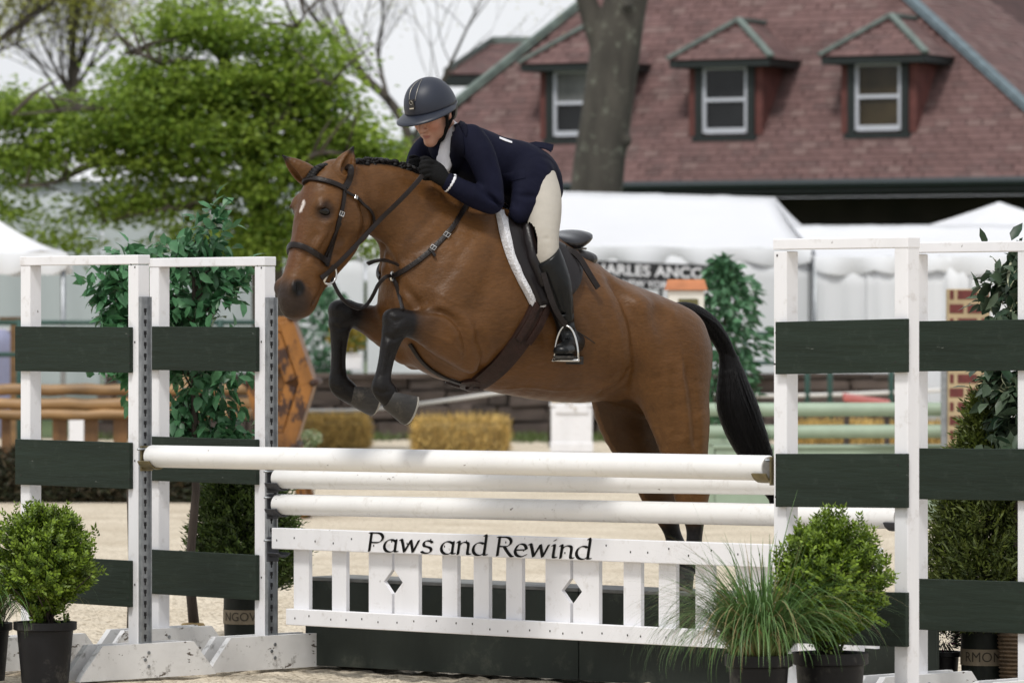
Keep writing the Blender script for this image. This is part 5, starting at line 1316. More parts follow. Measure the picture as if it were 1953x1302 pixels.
def boxwood(pos, pot_r, pot_h, c_h, rx, rz, seed, label):
    rg = np.random.default_rng(seed); root = empty('boxwood_bush', pos, 0, label, 'bush', 'round boxwood bushes in pots'); pot(root, pot_r, pot_h)
    n = 1150; d = rdir(rg, n); d[:, 2] = np.where(d[:, 2] < -.92, -d[:, 2], d[:, 2])
    lump = 1 + .09 * np.sin(d[:, 0] * 7 + seed) * np.sin(d[:, 2] * 6 + 1) + .07 * np.sin(d[:, 1] * 11) + .05 * rg.standard_normal(n)
    tip = d * np.array([rx, rx, rz]) * lump[:, None] * rg.uniform(.62, 1.06, n)[:, None]
    # the ball narrows towards the pot
    f = np.clip((tip[:, 2] + rz) / (rz * .5), .62, 1); tip[:, :2] *= f[:, None]; tip[:, 2] += c_h
    up = np.array([0, 0, .55]); C, D, S, K = [], [], [], []
    for i in range(n):
        ax = d[i] * .8 + up + rg.standard_normal(3) * .3; ax /= np.linalg.norm(ax); ln = rg.uniform(.05, .085); m = 9
        for j in range(m):
            t = j / m; b = tip[i] - ax * ln * (1 - t)
            for s_ in (0, 1):
                a = j * 1.57 + s_ * math.pi + rg.uniform(-.3, .3); e1 = np.cross(ax, [.3, .8, .5]); e1 /= np.linalg.norm(e1); e2 = np.cross(ax, e1)
                o = e1 * math.cos(a) + e2 * math.sin(a); C.append(b + o * .002); D.append(o + ax * (.55 + .6 * t)); S.append(np.cross(o, ax)); K.append(t + rg.uniform(-.3, .3))
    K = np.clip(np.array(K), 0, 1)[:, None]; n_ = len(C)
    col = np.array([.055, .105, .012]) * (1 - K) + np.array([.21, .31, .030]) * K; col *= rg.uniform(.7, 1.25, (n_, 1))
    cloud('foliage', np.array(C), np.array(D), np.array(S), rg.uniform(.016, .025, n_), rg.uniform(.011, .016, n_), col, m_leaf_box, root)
    mb = MB()
    for i in range(46):
        t = tip[rg.integers(0, n)]; b = Vector((rg.uniform(-.03, .03), rg.uniform(-.03, .03), pot_h * .9)); tv = Vector(t)
        mb.tube([b, b.lerp(tv, .45) + Vector((0, 0, .02)), tv], [.006, .004, .0012], 5)
    o = mb.build('stems', m_bark, root, smooth=True); o['kind'] = 'stuff'
    return root
def on_ground(px, D): p = P(px, 0, D); return (p.x, p.y, 0)
boxwood(on_ground(86, 22.55), .125, .262, .525, .225, .245, 3, 'round green boxwood bush in a black pot beside the standard with the brass cup')
boxwood(on_ground(1583, 19.35), .130, .330, .595, .212, .250, 7, 'round green boxwood bush in a black pot beside the drooping potted grass')

def grass_pot(pos, pot_r, pot_h, n, ht, seed, label, lean=(0, 0)):
    rg = np.random.default_rng(seed); root = empty('potted_grass', pos, 0, label, 'grass', 'drooping grasses in pots'); pot(root, pot_r, pot_h)
    V, Q, Cc = [], [], []
    for i in range(n):
        a = rg.uniform(0, 6.283); r0 = pot_r * .8 * math.sqrt(rg.random()); b = np.array([r0 * math.cos(a), r0 * math.sin(a), pot_h * .9]); h = ht * rg.uniform(.6, 1.2)
        a2 = a + rg.uniform(-.6, .6); out = np.array([math.cos(a2) + lean[0], math.sin(a2) + lean[1], 0]); out /= np.linalg.norm(out); w = rg.uniform(.0018, .0034); m = 14; n0 = len(V)
        th0 = rg.uniform(.05, .62); th1 = rg.uniform(1.1, 3.0) if rg.random() < .95 else .3; L_ = h * rg.uniform(.85, 1.25); sd = np.array([-out[1], out[0], .12]); p = b.copy()
        dry = rg.random() < .14; c0 = np.array([.28, .22, .10]) if dry else np.array([.10, .19, .055]) * rg.uniform(.65, 1.5)
        for j in range(m + 1):
            t = j / m; th = th0 + th1 * t ** 1.3; ww = w * (1 - t ** 2.2) + .0003
            V += [p - sd * ww, p + sd * ww]; k = np.clip(1.0 - t * 3.0, 0, 1) * .55; cc = c0 * (1 - k) + np.array([.22, .15, .06]) * k; Cc += [cc, cc]
            p = p + (out * math.sin(th) + np.array([0, 0, math.cos(th)])) * L_ / m
            if j: Q.append((n0 + 2 * j - 2, n0 + 2 * j - 1, n0 + 2 * j + 1, n0 + 2 * j))
    me = np_mesh('blades', np.array(V), np.array(Q)); vcol(me, np.array(Cc)); o = link('blades', me, m_blade, root); o['kind'] = 'stuff'
    return root
grass_pot(on_ground(1447, 19.15), .112, .335, 1300, .475, 5, 'drooping green grass in a black pot in front of the white picket gate', (-.25, 0))
grass_pot(on_ground(-34, 22.7), .12, .25, 450, .46, 9, 'drooping green grass in a black pot beside the boxwood at the picture-side standard', (.25, 0))
for o in COL.objects:
    if o.name.startswith('potted_grass') and 'picture' in o.get('label', ''): o['label'] = 'drooping green grass in a black pot beside the boxwood at the brass cup standard'

# leaf shapes of the artificial trees
def leaf_mesh(name, L, W, mats, margin=False):
    prof = [(0, .05), (.12, .55), (.3, .95), (.5, 1.0), (.7, .75), (.88, .32), (1.0, .01)]
    V, Fq, mi = [], [], []
    cols_ = (-1, -.68, 0, .68, 1) if margin else (-1, 0, 1)
    for t, w in prof:
        for s in cols_: V.append((t * L, s * w * W / 2, -.22 * L * t * t + abs(s) * w * W * .16 + .004 * math.sin(t * 9 + s)))
    m = len(cols_)
    for i in range(len(prof) - 1):
        for j in range(m - 1):
            Fq.append((i * m + j, i * m + j + 1, (i + 1) * m + j + 1, (i + 1) * m + j)); mi.append(1 if margin and j in (0, m - 2) else 0)
    me = bpy.data.meshes.new(name); me.from_pydata(V, [], Fq); me.update()
    for mm in mats: me.materials.append(mm)
    me.polygons.foreach_set('material_index', mi); me.polygons.foreach_set('use_smooth', [True] * len(mi)); return me
LEAF = [leaf_mesh('leaf', .085, .042, [m_leaf]), leaf_mesh('leaf', .075, .040, [m_leaf_lt]), leaf_mesh('leaf', .078, .046, [m_leaf_ivy, m_leaf_edge], True)]
def silk_tree(name, px, D, py_top, py_bot, rad, n, kinds, seed, label, trunk_top=None, base=None, shape=None, root_z=0):
    rg = random.Random(seed); p0 = P(px, 620, D); root = empty(name, (p0.x, p0.y, 0), 0, label, 'artificial tree', 'artificial trees by the jump')
    zt, zb = P(px, py_top, D).z, P(px, py_bot, D).z
    mb = MB(); pts = [Vector((rg.uniform(-.02, .02), rg.uniform(-.02, .02), zt * t * .96)) for t in (-.002, .2, .4, .6, .8, 1)]; mb.tube(pts, [.028, .022, .019, .016, .012, .005], 8); mb.build('trunk', m_bark, root, smooth=True)
    mb = MB(); nbr = max(14, n // 9); k = 0; tips = []
    for i in range(nbr):
        z = zb + (zt - zb) * ((i + .5) / nbr); w = rad(z) if callable(rad) else rad
        a = rg.uniform(0, 6.283); ln = w * rg.uniform(.55, 1.15); up = rg.uniform(-.10, .14); b = Vector((0, 0, max(z - .06, .1))); t = Vector((math.cos(a) * ln, math.sin(a) * ln, z + up)); mid = b.lerp(t, .5) + Vector((0, 0, .04))
        mb.tube([b, mid, t], [.0055, .004, .0015], 5); tips.append((b, mid, t))
    mb.build('branches', m_bark, root, smooth=True)['kind'] = 'stuff'
    for i in range(n):
        b, mid, t = tips[i % nbr]; u = .35 + .65 * ((i // nbr) + rg.random()) / (n / nbr); q = (b.lerp(mid, u * 2) if u < .5 else mid.lerp(t, min(1, u * 2 - 1)))
        d = (t - mid).normalized() + Vector((rg.uniform(-1, 1), rg.uniform(-1, 1), rg.uniform(-.9, .35))) * .9
        kd = kinds[rg.randrange(len(kinds))]; o = bpy.data.objects.new('leaf', LEAF[kd]); COL.objects.link(o); o.parent = root
        o.location = q; o.rotation_mode = 'QUATERNION'; o.rotation_quaternion = d.to_track_quat('X', 'Z'); s_ = rg.uniform(.8, 1.3); o.scale = (s_, s_, s_)
    m2 = n * 5; T_ = np.array([[tuple(a), tuple(b), tuple(c)] for a, b, c in tips]); r2 = np.random.default_rng(seed); ii = r2.integers(0, nbr, m2); u = r2.uniform(.2, 1.08, m2)[:, None]
    C = np.where(u < .5, T_[ii, 0] * (1 - 2 * u) + T_[ii, 1] * 2 * u, T_[ii, 1] * (2 - 2 * u) + T_[ii, 2] * (2 * u - 1)) + r2.standard_normal((m2, 3)) * .045
    K = r2.random((m2, 1)); lt = .55 if kinds.count(1) > 1 else .25; col = np.array([.026, .085, .036]) * (1 - K) + np.array([.075, .20, .088]) * (K + lt * .7)
    if 2 in kinds: col = np.array([.022, .052, .028]) * (1 - K) + np.array([.10, .14, .085]) * K
    big_cloud('inner_foliage', C, (T_[ii, 2] - T_[ii, 1]) * 3 + r2.standard_normal((m2, 3)) * .8 + [0, 0, -.3], r2.standard_normal((m2, 3)) * [1, 1, .4], r2.uniform(.055, .10, m2), r2.uniform(.030, .052, m2), col, m_leaf_box, root, droop=.22)
    return root
silk_tree('artificial_tree', 368, 24.5, 440, 860, lambda z: .24 if z > 1.5 else .21, 295, [0, 0, 0, 1], 2, 'artificial leafy tree with dark trunk behind the standard beside the conifer')
silk_tree('artificial_tree', 256, 25.2, 478, 735, .19, 190, [1, 1, 0], 4, 'artificial pale green tree behind the standard with the brass cup')
silk_tree('artificial_tree', 1948, 21.75, 478, 905, .145, 235, [2, 2, 2, 2, 0], 6, 'artificial variegated ivy tree with cream leaf edges beside the brown conifer')
# base of the leafy tree: burlap ball
mb = MB(); mb.lathe([(.001, .0), (.062, .0), (.072, .05), (.07, .12), (.05, .145), (.001, .15)], 20); o = mb.build('root_ball', mat('burlap', (.30, .21, .09), .95, var=.5, vscale=18, bump=.8, bscale=60), [q for q in COL.objects if q.name == 'artificial_tree'][0], smooth=True)

def conifer(pos, h0, ht, r0, seed, label, col_a, col_b, n=1500, tiltz=.0, shape=1.0):
    rg = np.random.default_rng(seed); root = empty('conifer', pos, 0, label, 'conifer', 'conifers in barrels by the jump'); C, D, S, K, Ls, Ws = [], [], [], [], [], []
    for i in range(n):
        t = rg.random() ** 1.15; z = h0 + ht * t; r = r0 * (1 - t ** 1.6 * shape) * rg.uniform(.45, 1.08) * (1 if t > .08 else .75); a = rg.uniform(0, 6.283)
        o = np.array([math.cos(a), math.sin(a), 0]); b = o * r + np.array([0, 0, z]); ax = o * .75 + np.array([0, 0, rg.uniform(.15, .95)]) + rg.standard_normal(3) * .22; ax /= np.linalg.norm(ax)
        pl = np.cross(ax, rg.standard_normal(3)); pl /= np.linalg.norm(pl); ln = rg.uniform(.05, .105); kk = rg.random()
        for j in range(8):
            u = j / 7; q = b + ax * ln * (u - .5); s_ = 1 if j % 2 else -1
            C.append(q); D.append(ax * .9 + pl * s_ * (.85 if j < 7 else 0)); S.append(np.cross(ax, pl)); K.append(kk * .6 + .4 * u); Ls.append(ln * .52 * (1 - .35 * u)); Ws.append(.0095)
    C, D, S = np.array(C), np.array(D), np.array(S); S = S + 0.9 * rg.standard_normal(S.shape); K = np.array(K)[:, None]
    col = np.array(col_a) * (1 - K) + np.array(col_b) * K; col *= rg.uniform(.75, 1.25, (len(C), 1))
    cloud('foliage', C, D, S, np.array(Ls), np.array(Ws), col, m_leaf_arb, root, fold=.1)
    mb = MB(); mb.tube([(0, 0, .05), (0, 0, h0 + ht * .9)], [.02, .004], 7); mb.build('trunk', m_bark, root, smooth=True)
    mb = MB()
    for i in range(60):
        t = rg.random(); z = h0 + ht * t * .9; a = rg.uniform(0, 6.283); r = r0 * (1 - t ** 1.6 * shape) * .8
        mb.tube([(0, 0, z - .05), (math.cos(a) * r * .5, math.sin(a) * r * .5, z), (math.cos(a) * r, math.sin(a) * r, z + .06)], [.005, .003, .001], 4)
    mb.build('branches', m_bark, root)['kind'] = 'stuff'
    return root
c1 = conifer(on_ground(468, 25.0), .30, .56, .275, 21, 'dark green bushy conifer behind the standard with black cups', (.016, .034, .008), (.10, .16, .026), 3600, shape=.5)
c2 = conifer(on_ground(1880, 21.9), .28, .95, .285, 22, 'dark conifer with bronze tip in a banded barrel beside the variegated ivy', (.020, .040, .007), (.13, .165, .026), 5200, shape=.88)
m_barrel = mat('barrel_green', (.009, .0125, .010), .55, spec=.25, var=.3, vscale=9, bump=.2, bscale=30)
m_band = mat('barrel_band', (.20, .165, .115), .7, var=.2, vscale=10)
def text_mesh(txt, size, bold=0.0):
    cu = bpy.data.curves.new('txt', 'FONT'); cu.body = txt; cu.size = size; cu.offset = bold; cu.align_x = 'CENTER'; cu.align_y = 'CENTER'; cu.resolution_u = 3
    o = bpy.data.objects.new('txt', cu); COL.objects.link(o); bpy.context.view_layer.update()
    me = bpy.data.meshes.new_from_object(o.evaluated_get(bpy.context.evaluated_depsgraph_get())); bpy.data.objects.remove(o); bpy.data.curves.remove(cu); return me
def barrel(root, r, h, zb, txt):
    mb = MB(); mb.lathe([(.001, .004), (r * .9, .004), (r * .93, 0), (r, h * .5), (r * .97, h), (r * .9, h), (r * .88, h * .9), (.001, h * .88)], 40); o = mb.build('barrel', m_barrel, root); autosmooth(o, 40)
    mb = MB(); mb.lathe([(r * 1.0, zb - .034), (r * 1.012, zb - .034), (r * 1.012, zb + .034), (r * 1.0, zb + .034)], 40); b = mb.build('label_band', m_band, o, smooth=False)
    me = text_mesh(txt, .058); rr = r * 1.012 + .0015
    for v in me.vertices:
        a = v.co.x / rr - math.pi / 2; v.co = (rr * math.cos(a), rr * math.sin(a), zb + v.co.y)
    me.update(); me.materials.append(mat('band_print', (.035, .028, .02), .8)); t = bpy.data.objects.new('print', me); COL.objects.link(t); t.parent = o
barrel(c1, .105, .33, .15, 'NGOVIA'); barrel(c2, .105, .32, .155, 'RMONIE')
# wicker basket under the ivy, small heather beside the barrel
ivy = [q for q in COL.objects if q.name.startswith('artificial_tree')][2]
mb = MB(); pr = [(.001, .003), (.07, .003)]
for i in range(15): pr += [(.082 + .014 * i / 15, .008 + i * .017), (.090 + .014 * i / 15, .0165 + i * .017)]
mb.lathe(pr + [(.09, .265), (.001, .255)], 30); o = mb.build('wicker_basket', mat('wicker', (.085, .055, .03), .8, var=.5, vscale=30, bump=.9, bscale=90), ivy); autosmooth(o, 60)
rg = np.random.default_rng(31); hr = empty('heather', on_ground(1800, 22.0), 0, 'small grey green heather with pink flowers beside the banded barrel', 'plant')
n = 900; d = rdir(rg, n); C = d * np.array([.08, .08, .07]) * rg.uniform(.5, 1.1, n)[:, None] + np.array([0, 0, .24]); col = np.where(rg.random((n, 1)) < .14, np.array([[.22, .03, .13]]), np.array([[.05, .07, .045]])) * rg.uniform(.6, 1.3, (n, 1))
cloud('foliage', C, d + [0, 0, .5], rdir(rg, n), .03, .006, col, m_leaf_arb, hr)
pot(hr, .065, .17)
# ------------------------------------------------------------------ background: building
EB = Vector((math.cos(R(27)), -math.sin(R(27)), 0)); GB = Vector((math.sin(R(27)), math.cos(R(27)), 0))
O_B = P(1500, 344, 95.0); ZE = O_B.z                               # a point of the eave
PITCH = R(52); UP_B = GB * math.cos(PITCH) + Z * math.sin(PITCH); N_B = EB.cross(UP_B).normalized()
if N_B.z < 0: N_B = -N_B
def ray(px, py): return Vector(((px - CX) / F, 1.0, (HY - py) / F))
def hit(px, py, p, n): d = ray(px, py); o = Vector((0, 0, CH)); return o + d * ((p - o).dot(n) / d.dot(n))
def RP(px, py): return hit(px, py, O_B, N_B)
m_roof_base = mat('roof_underlay', (.055, .024, .022), .9, var=.3, vscale=3)
m_copper = mat('verdigris_copper', (.150, .190, .172), .7, var=.35, vscale=6, dirt=(.10, .13, .14), dirt_scale=4, dirt_amt=.6)
m_copper2 = mat('grey_lead_flashing', (.12, .165, .19), .65, var=.3, vscale=6)
m_trim = mat('dark_green_trim', (.010, .016, .016), .6, var=.2)
m_wallb = mat('porch_shade_wall', (.026, .020, .017), .9, var=.4, vscale=1.5)  # black-brown: the porch shadow is painted into the wall colour
m_sash = mat('white_sash', (.52, .54, .60), .6, var=.08)
def glass_mat(name, col):
    m = mat(name, col, .12, var=.5, vscale=1.6, spec=.35); return m
m_glass = glass_mat('dark_pane', (.012, .013, .014)); m_glass2 = glass_mat('curtained_pane', (.14, .145, .14)); m_glass3 = glass_mat('warm_pane', (.045, .034, .018))
bld = empty('barn_building', (O_B.x, O_B.y, 0), math.atan2(EB.y, EB.x), 'large barn with weathered red shingle roof, three dormer windows and walls painted dark with porch shade', 'building')
MI = bld.matrix_basis.inverted() if False else (Matrix.Translation((O_B.x, O_B.y, 0)) @ Matrix.Rotation(math.atan2(EB.y, EB.x), 4, 'Z')).inverted()
def LB(p): return MI @ Vector(p)               # world -> building frame (x along the eave, y inwards, z up)
A0, A1, A2, A3 = [LB(RP(*q)) for q in ((640, 372), (2130, 330), (1500, -160), (1290, -160))]
ZT = (A2.z + A3.z) / 2
yT = (ZT - ZE) / math.tan(PITCH)
_l0, _l1, _r0, _r1 = [LB(RP(*q)) for q in ((870, 200), (1110, 10), (1953, 200), (1735, 0))]
hipL = lambda z: _l0.x + (_l1.x - _l0.x) * (z - _l0.z) / (_l1.z - _l0.z); hipR = lambda z: _r0.x + (_r1.x - _r0.x) * (z - _r0.z) / (_r1.z - _r0.z)
rf_poly = [Vector((hipL(ZE), 0, ZE)), Vector((hipR(ZE), 0, ZE)), Vector((hipR(ZT), yT, ZT)), Vector((hipL(ZT), yT, ZT))]
nl = Vector((0, -math.sin(PITCH), math.cos(PITCH)))
mb = MB(); mb.prism(rf_poly, -nl * .15); roof = mb.build('roof', m_roof_base, bld)
# right hip face
xr0, xr1 = hipR(ZE), hipR(ZT); back = 14.0
hp_poly = [Vector((xr0, 0, ZE)), Vector((xr0, back, ZE)), Vector((xr1, back - yT, ZT)), Vector((xr1, yT, ZT))]
nr = (hp_poly[1] - hp_poly[0]).cross(hp_poly[3] - hp_poly[0]).normalized(); nr = nr if nr.z > 0 else -nr
mb = MB(); mb.prism([p - nr * .001 for p in hp_poly], -nr * .15); mb.build('hip_roof', m_roof_base, bld)
# shingles
rs7 = np.random.default_rng(17)
SHC = [(.172, .099, .093), (.164, .094, .089), (.180, .104, .098), (.150, .085, .080), (.200, .130, .121), (.168, .097, .093), (.138, .083, .079)]
SHC = [tuple(round(v * .86, 4) for v in c) for c in SHC]
m_shing = mat('red_shingle', attr=True, rough=.9, var=.25, vscale=3.0, bump=.3, bscale=20, dirt=(.085, .068, .063), dirt_scale=.8, dirt_amt=.75)
def box_v(cx, w, h, t):
    """wedge shingle in its own frame: x along the course, y up the slope, z out"""
    return [(cx - w, -h, t), (cx + w, -h, t), (cx + w, h, .004), (cx - w, h, .004), (cx - w, -h, 0), (cx + w, -h, 0)]
SHF = [(0, 1, 2, 3), (4, 5, 1, 0), (0, 3, 4), (1, 5, 2)]
EXPO, SW = .152, .30
sh_meshes = []
for c in SHC:
    me = bpy.data.meshes.new('shingle'); me.from_pydata(box_v(0, SW / 2 * .985, EXPO * .56, .015), [], SHF); me.update(); vcol(me, np.tile(c, (6, 1))); me.materials.append(m_shing); sh_meshes.append(me)
def lay(o, ux, uy, un, L, Hh, inside, parent, singles=0, prefer=None):
    """shingle a face: origin o, along ux, up uy, normal un"""
    items = []
    row = 0; y = EXPO / 2
    while y < Hh:
        x = (row % 2) * SW / 2 + rs7.uniform(0, .08)
        while x < L:
            p = o + ux * x + uy * y
            if inside(x, y, p): items.append((p, rs7.integers(0, len(SHC)) if rs7.random() < .8 else 3, rs7.uniform(.88, 1.06)))
            x += SW * (1 + rs7.uniform(-.02, .02))
        y += EXPO; row += 1
    M = Matrix((ux, uy, un)).transposed().to_4x4()
    if singles:
        W = bld_world
        def vis(it):
            q = W @ it[0]; px_, py_ = q.x / q.y * F + CX, HY - (q.z - CH) / q.y * F
            return (px_ > -20) and (px_ < 1970) and (-15 < py_ < 350), q.y
        sc_ = sorted(range(len(items)), key=lambda i: (not vis(items[i])[0], vis(items[i])[1])); single = set(sc_[:singles])
    else: single = set()
    Vs, Fs4, Cs = [], [], []
    for i, (p, ci, sc2) in enumerate(items):
        if i in single:
            ob = bpy.data.objects.new('shingle', sh_meshes[ci]); COL.objects.link(ob); ob.parent = parent; ob.matrix_local = Matrix.Translation(p) @ M @ Matrix.Diagonal((sc2, 1, 1, 1)); continue
        n0 = len(Vs); Vs += [p + ux * v[0] * sc2 + uy * v[1] + un * v[2] for v in box_v(0, SW / 2 * .985, EXPO * .56, .015)]; Cs += [SHC[ci]] * 6
        Fs4 += [tuple(n0 + k for k in f) for f in SHF]
    if Vs:
        me = bpy.data.meshes.new('shingles'); me.from_pydata([tuple(v) for v in Vs], [], Fs4); me.update(); vcol(me, np.array(Cs)); o_ = link('shingle_field', me, m_shing, parent); o_['kind'] = 'stuff'
bld_world = MI.inverted()
ux, uy = Vector((1, 0, 0)), Vector((0, math.cos(PITCH), math.sin(PITCH)))
slopeL = (ZT - ZE) / math.sin(PITCH)
def ins_main(x, y, p): return hipL(p.z) + .1 < p.x < hipR(p.z) - .1
lay(rf_poly[0] + nl * .002, ux, uy, nl, (rf_poly[1] - rf_poly[0]).length, slopeL - .05, ins_main, roof, 290)
hx = (hp_poly[1] - hp_poly[0]).normalized(); hu = nr.cross(hx); hu = hu if hu.z > 0 else -hu; hlen = (ZT - ZE) / hu.z
hr_ = [o for o in bld.children if o.name.startswith('hip_roof')][0]
lay(hp_poly[0] + nr * .002, hx, hu, nr, 7.5, hlen, lambda x, y, p: x > (yT / (ZT - ZE)) * (p.z - ZE) + .12, hr_)
# hip flashings
for a, b, mt_ in ((rf_poly[0], rf_poly[3], m_copper), (rf_poly[1], rf_poly[2], m_copper2)):
    d = (b - a).normalized(); sd = d.cross(nl).normalized(); mb = MB(); mb.box((a + b) / 2 + nl * .05, (b - a) / 2, sd * .10, nl * .035); mb.box((a + b) / 2 + nl * .10, (b - a) / 2, sd * .045, nl * .04); mb.build('hip_flashing', mt_, bld)
# eave, gutter, walls
mb = MB(); L0, L1 = rf_poly[0].x, rf_poly[1].x; cx_ = (L0 + L1) / 2; hw = (L1 - L0) / 2
mb.box((cx_, .02, ZE - .13), (hw, 0, 0), (0, .05, 0), (0, 0, .11)); mb.build('fascia', m_trim, bld)
mb = MB(); mb.tube([(L0, -.10, ZE - .06), (L1, -.10, ZE - .06)], .075, 8); mb.build('gutter', mat('gutter', (.03, .042, .048), .5), bld)
mb = MB(); mb.box((cx_, 1.1, ZE - .24), (hw, 0, 0), (0, 1.05, 0), (0, 0, .012)); mb.build('soffit', m_trim, bld)
mb = MB(); mb.box((cx_, 2.2, (ZE - .26) / 2), (hw - .5, 0, 0), (0, .12, 0), (0, 0, (ZE - .26) / 2)); mb.build('wall', m_wallb, bld)
mb = MB(); mb.box((L1 - .65, 2.2 + 5.6, (ZE - .26) / 2), (.12, 0, 0), (0, 5.4, 0), (0, 0, (ZE - .26) / 2)); mb.build('wall', m_wallb, bld)
# dormers
def dormer(px, panes):
    zb, zt, za = 5.02, 6.38, 7.14; yf = (zb - ZE) / math.tan(PITCH) - .04
    pw_ = hit(px, 190, bld_world @ Vector((0, yf, 0)), GB); x = LB(pw_).x
    dm = empty('dormer', (x, yf, 0)); dm.parent = bld
    bw, ow = .74, 1.04
    yb = lambda z: (z - ZE) / math.tan(PITCH) - yf + .25
    # side cheeks and front
    m_cheek = mat('red_shingle_wall', (.135, .048, .042), .9, var=.35, vscale=3, bump=.3, bscale=20)
    for s_ in (1, -1):
        mb = MB(); mb.prism([(s_ * bw, 0, zb), (s_ * bw, 0, zt), (s_ * bw, yb(zt), zt)], (-s_ * .06, 0, 0)); mb.build('cheek', m_cheek, dm)
        mb = MB(); mb.box((s_ * (.545 + bw) / 2, .035, (zb + zt) / 2), ((bw - .545) / 2 - .001, 0, 0), (0, .034, 0), (0, 0, (zt - zb) / 2)); mb.build('front_panel', m_cheek, dm)
    # window
    win = empty('window', (0, 0, 0)); win.parent = dm
    # (window is a part of the dormer: its pieces hang directly from the dormer to stay within the levels)
    bpy.data.objects.remove(win)
    mb = MB(); f = .07; ww, z0, z1 = .56, zb - .06, zt - .02
    mb.box((-ww + f / 2, -.02, (z0 + z1) / 2), (f, 0, 0), (0, .04, 0), (0, 0, (z1 - z0) / 2)); mb.box((ww - f / 2, -.02, (z0 + z1) / 2), (f, 0, 0), (0, .04, 0), (0, 0, (z1 - z0) / 2)); mb.box((0, -.02, z0), (ww + .08, 0, 0), (0, .06, 0), (0, 0, .05)); mb.build('window_trim', m_trim, dm)
    zi0, zi1 = zb + .04, zt - .10; wi = .46; zm = (zi0 + zi1) / 2
    mb = MB()
    for s_ in (1, -1): mb.box((s_ * (wi - .035), -.005, zm), (.035, 0, 0), (0, .025, 0), (0, 0, (zi1 - zi0) / 2))
    mb.box((0, -.005, zi0 + .04), (wi - .071, 0, 0), (0, .027, 0), (0, 0, .05)); mb.box((0, -.005, zi1 - .03), (wi - .071, 0, 0), (0, .024, 0), (0, 0, .03)); mb.box((0, -.012, zm), (wi - .071, 0, 0), (0, .026, 0), (0, 0, .032)); mb.build('sash', m_sash, dm)
    for k, (za0, za1) in enumerate(((zm + .033, zi1 - .061), (zi0 + .091, zm - .033))):
        mb = MB(); mb.box((0, .010 + .012 * k, (za0 + za1) / 2), (wi - .072, 0, 0), (0, .004, 0), (0, 0, (za1 - za0) / 2)); mb.build('pane', panes[k], dm)
    # hipped roof of the dormer
    ya = .55; eaves = [Vector((-ow, -.30, zt + .02)), Vector((ow, -.30, zt + .02)), Vector((ow, yb(zt) + .2, zt + .02)), Vector((-ow, yb(zt) + .2, zt + .02))]
    ap = Vector((0, ya, za)); ab = Vector((0, yb(za) + .2, za))
    mb = MB(); mb.add([*eaves, ap, ab], [(0, 1, 4), (1, 2, 5, 4), (3, 0, 4, 5), (0, 3, 2, 1)]); dr = mb.build('dormer_roof', m_roof_base, dm)
    mb = MB(); mb.box((0, -.10 + (yb(zt)) / 2 + .1, zt - .05), (ow - .03, 0, 0), (0, yb(zt) / 2 + .28, 0), (0, 0, .065)); mb.build('eave_board', m_trim, dm)
    def face(a, b, c):
        u = (b - a).normalized(); n = u.cross(c - a).normalized(); n = n if n.z > 0 else -n; v = n.cross(u); v = v if v.z > 0 else -v; h = (c - a).dot(v); L = (b - a).length; xc = (c - a).dot(u); return u, v, n, h, L, xc
    u, v, n_, h, L, xc = face(eaves[0], eaves[1], ap)
    lay(eaves[0] + n_ * .002, u, v, n_, L, h, lambda x, y, p: xc * y / h + .12 < x < L - (L - xc) * y / h - .12, dr)
    u, v, n_, h, L, xc = face(eaves[1], eaves[2], ap)
    lay(eaves[1] + n_ * .002, u, v, n_, L, h, lambda x, y, p: xc * y / h + .12 < x, dr)
    for a, b in ((eaves[0], ap), (eaves[1], ap), (ap, ab)):
        d = (b - a); sd = Vector((-d.y, d.x, 0)).normalized(); un = sd.cross(d.normalized()); un = un if un.z > 0 else -un
        mb = MB(); mb.box((a + b) / 2 + un * .04, d / 2, sd * .062, un * .030); mb.build('ridge_flashing', m_copper, dm)
dormer(1098, (m_glass2, m_glass)); dormer(1384, (m_glass, m_glass)); dormer(1676, (m_glass3, m_glass3))
# a second roof standing behind
b2 = P(930, 620, 112.0); wing = empty('barn_wing', (b2.x, b2.y, 0), 0, 'smaller red shingle roof with copper ridge rising behind the barn', 'building')
k2 = 112.0 / F
def W2(px, py, dy): return Vector(((px - 930) * k2, dy, CH + (HY - py) * k2))
ridge = [W2(937, 66, 3.0), W2(1200, 66, 3.0)]; ev = [W2(846, 142, 0), W2(1260, 142, 0)]
mb = MB(); mb.prism([ev[0], ev[1], ridge[1], ridge[0]], (0, .2, -.15)); wr = mb.build('roof', m_roof_base, wing)
uu = (ev[1] - ev[0]).normalized(); vv = (ridge[0] - ev[0]); nn = uu.cross(vv).normalized(); nn = nn if nn.y < 0 else -nn; vv = nn.cross(uu); vv = vv if vv.z > 0 else -vv; hh_ = (ridge[0] - ev[0]).dot(vv); xo = (ridge[0] - ev[0]).dot(uu)
bld_world = Matrix.Translation((b2.x, b2.y, 0))
lay(ev[0] + nn * .003, uu, vv, nn, 3.0, hh_, lambda x, y, p: x > xo * y / hh_ + .1, wr)
for a, b in ((ev[0], ridge[0]), (ridge[0], ridge[1])):
    mb = MB(); d = b - a; mb.box((a + b) / 2 - Vector((0, .06, -.04)), d / 2, Vector((0, .10, 0)), Vector((0, 0, .07))); mb.build('ridge_flashing', m_copper, wing)
mb = MB(); mb.box((ev[0] + ev[1]) / 2 + Vector((0, .3, -.14)), (ev[1] - ev[0]) / 2, (0, .35, 0), (0, 0, .10)); mb.build('fascia', m_trim, wing)
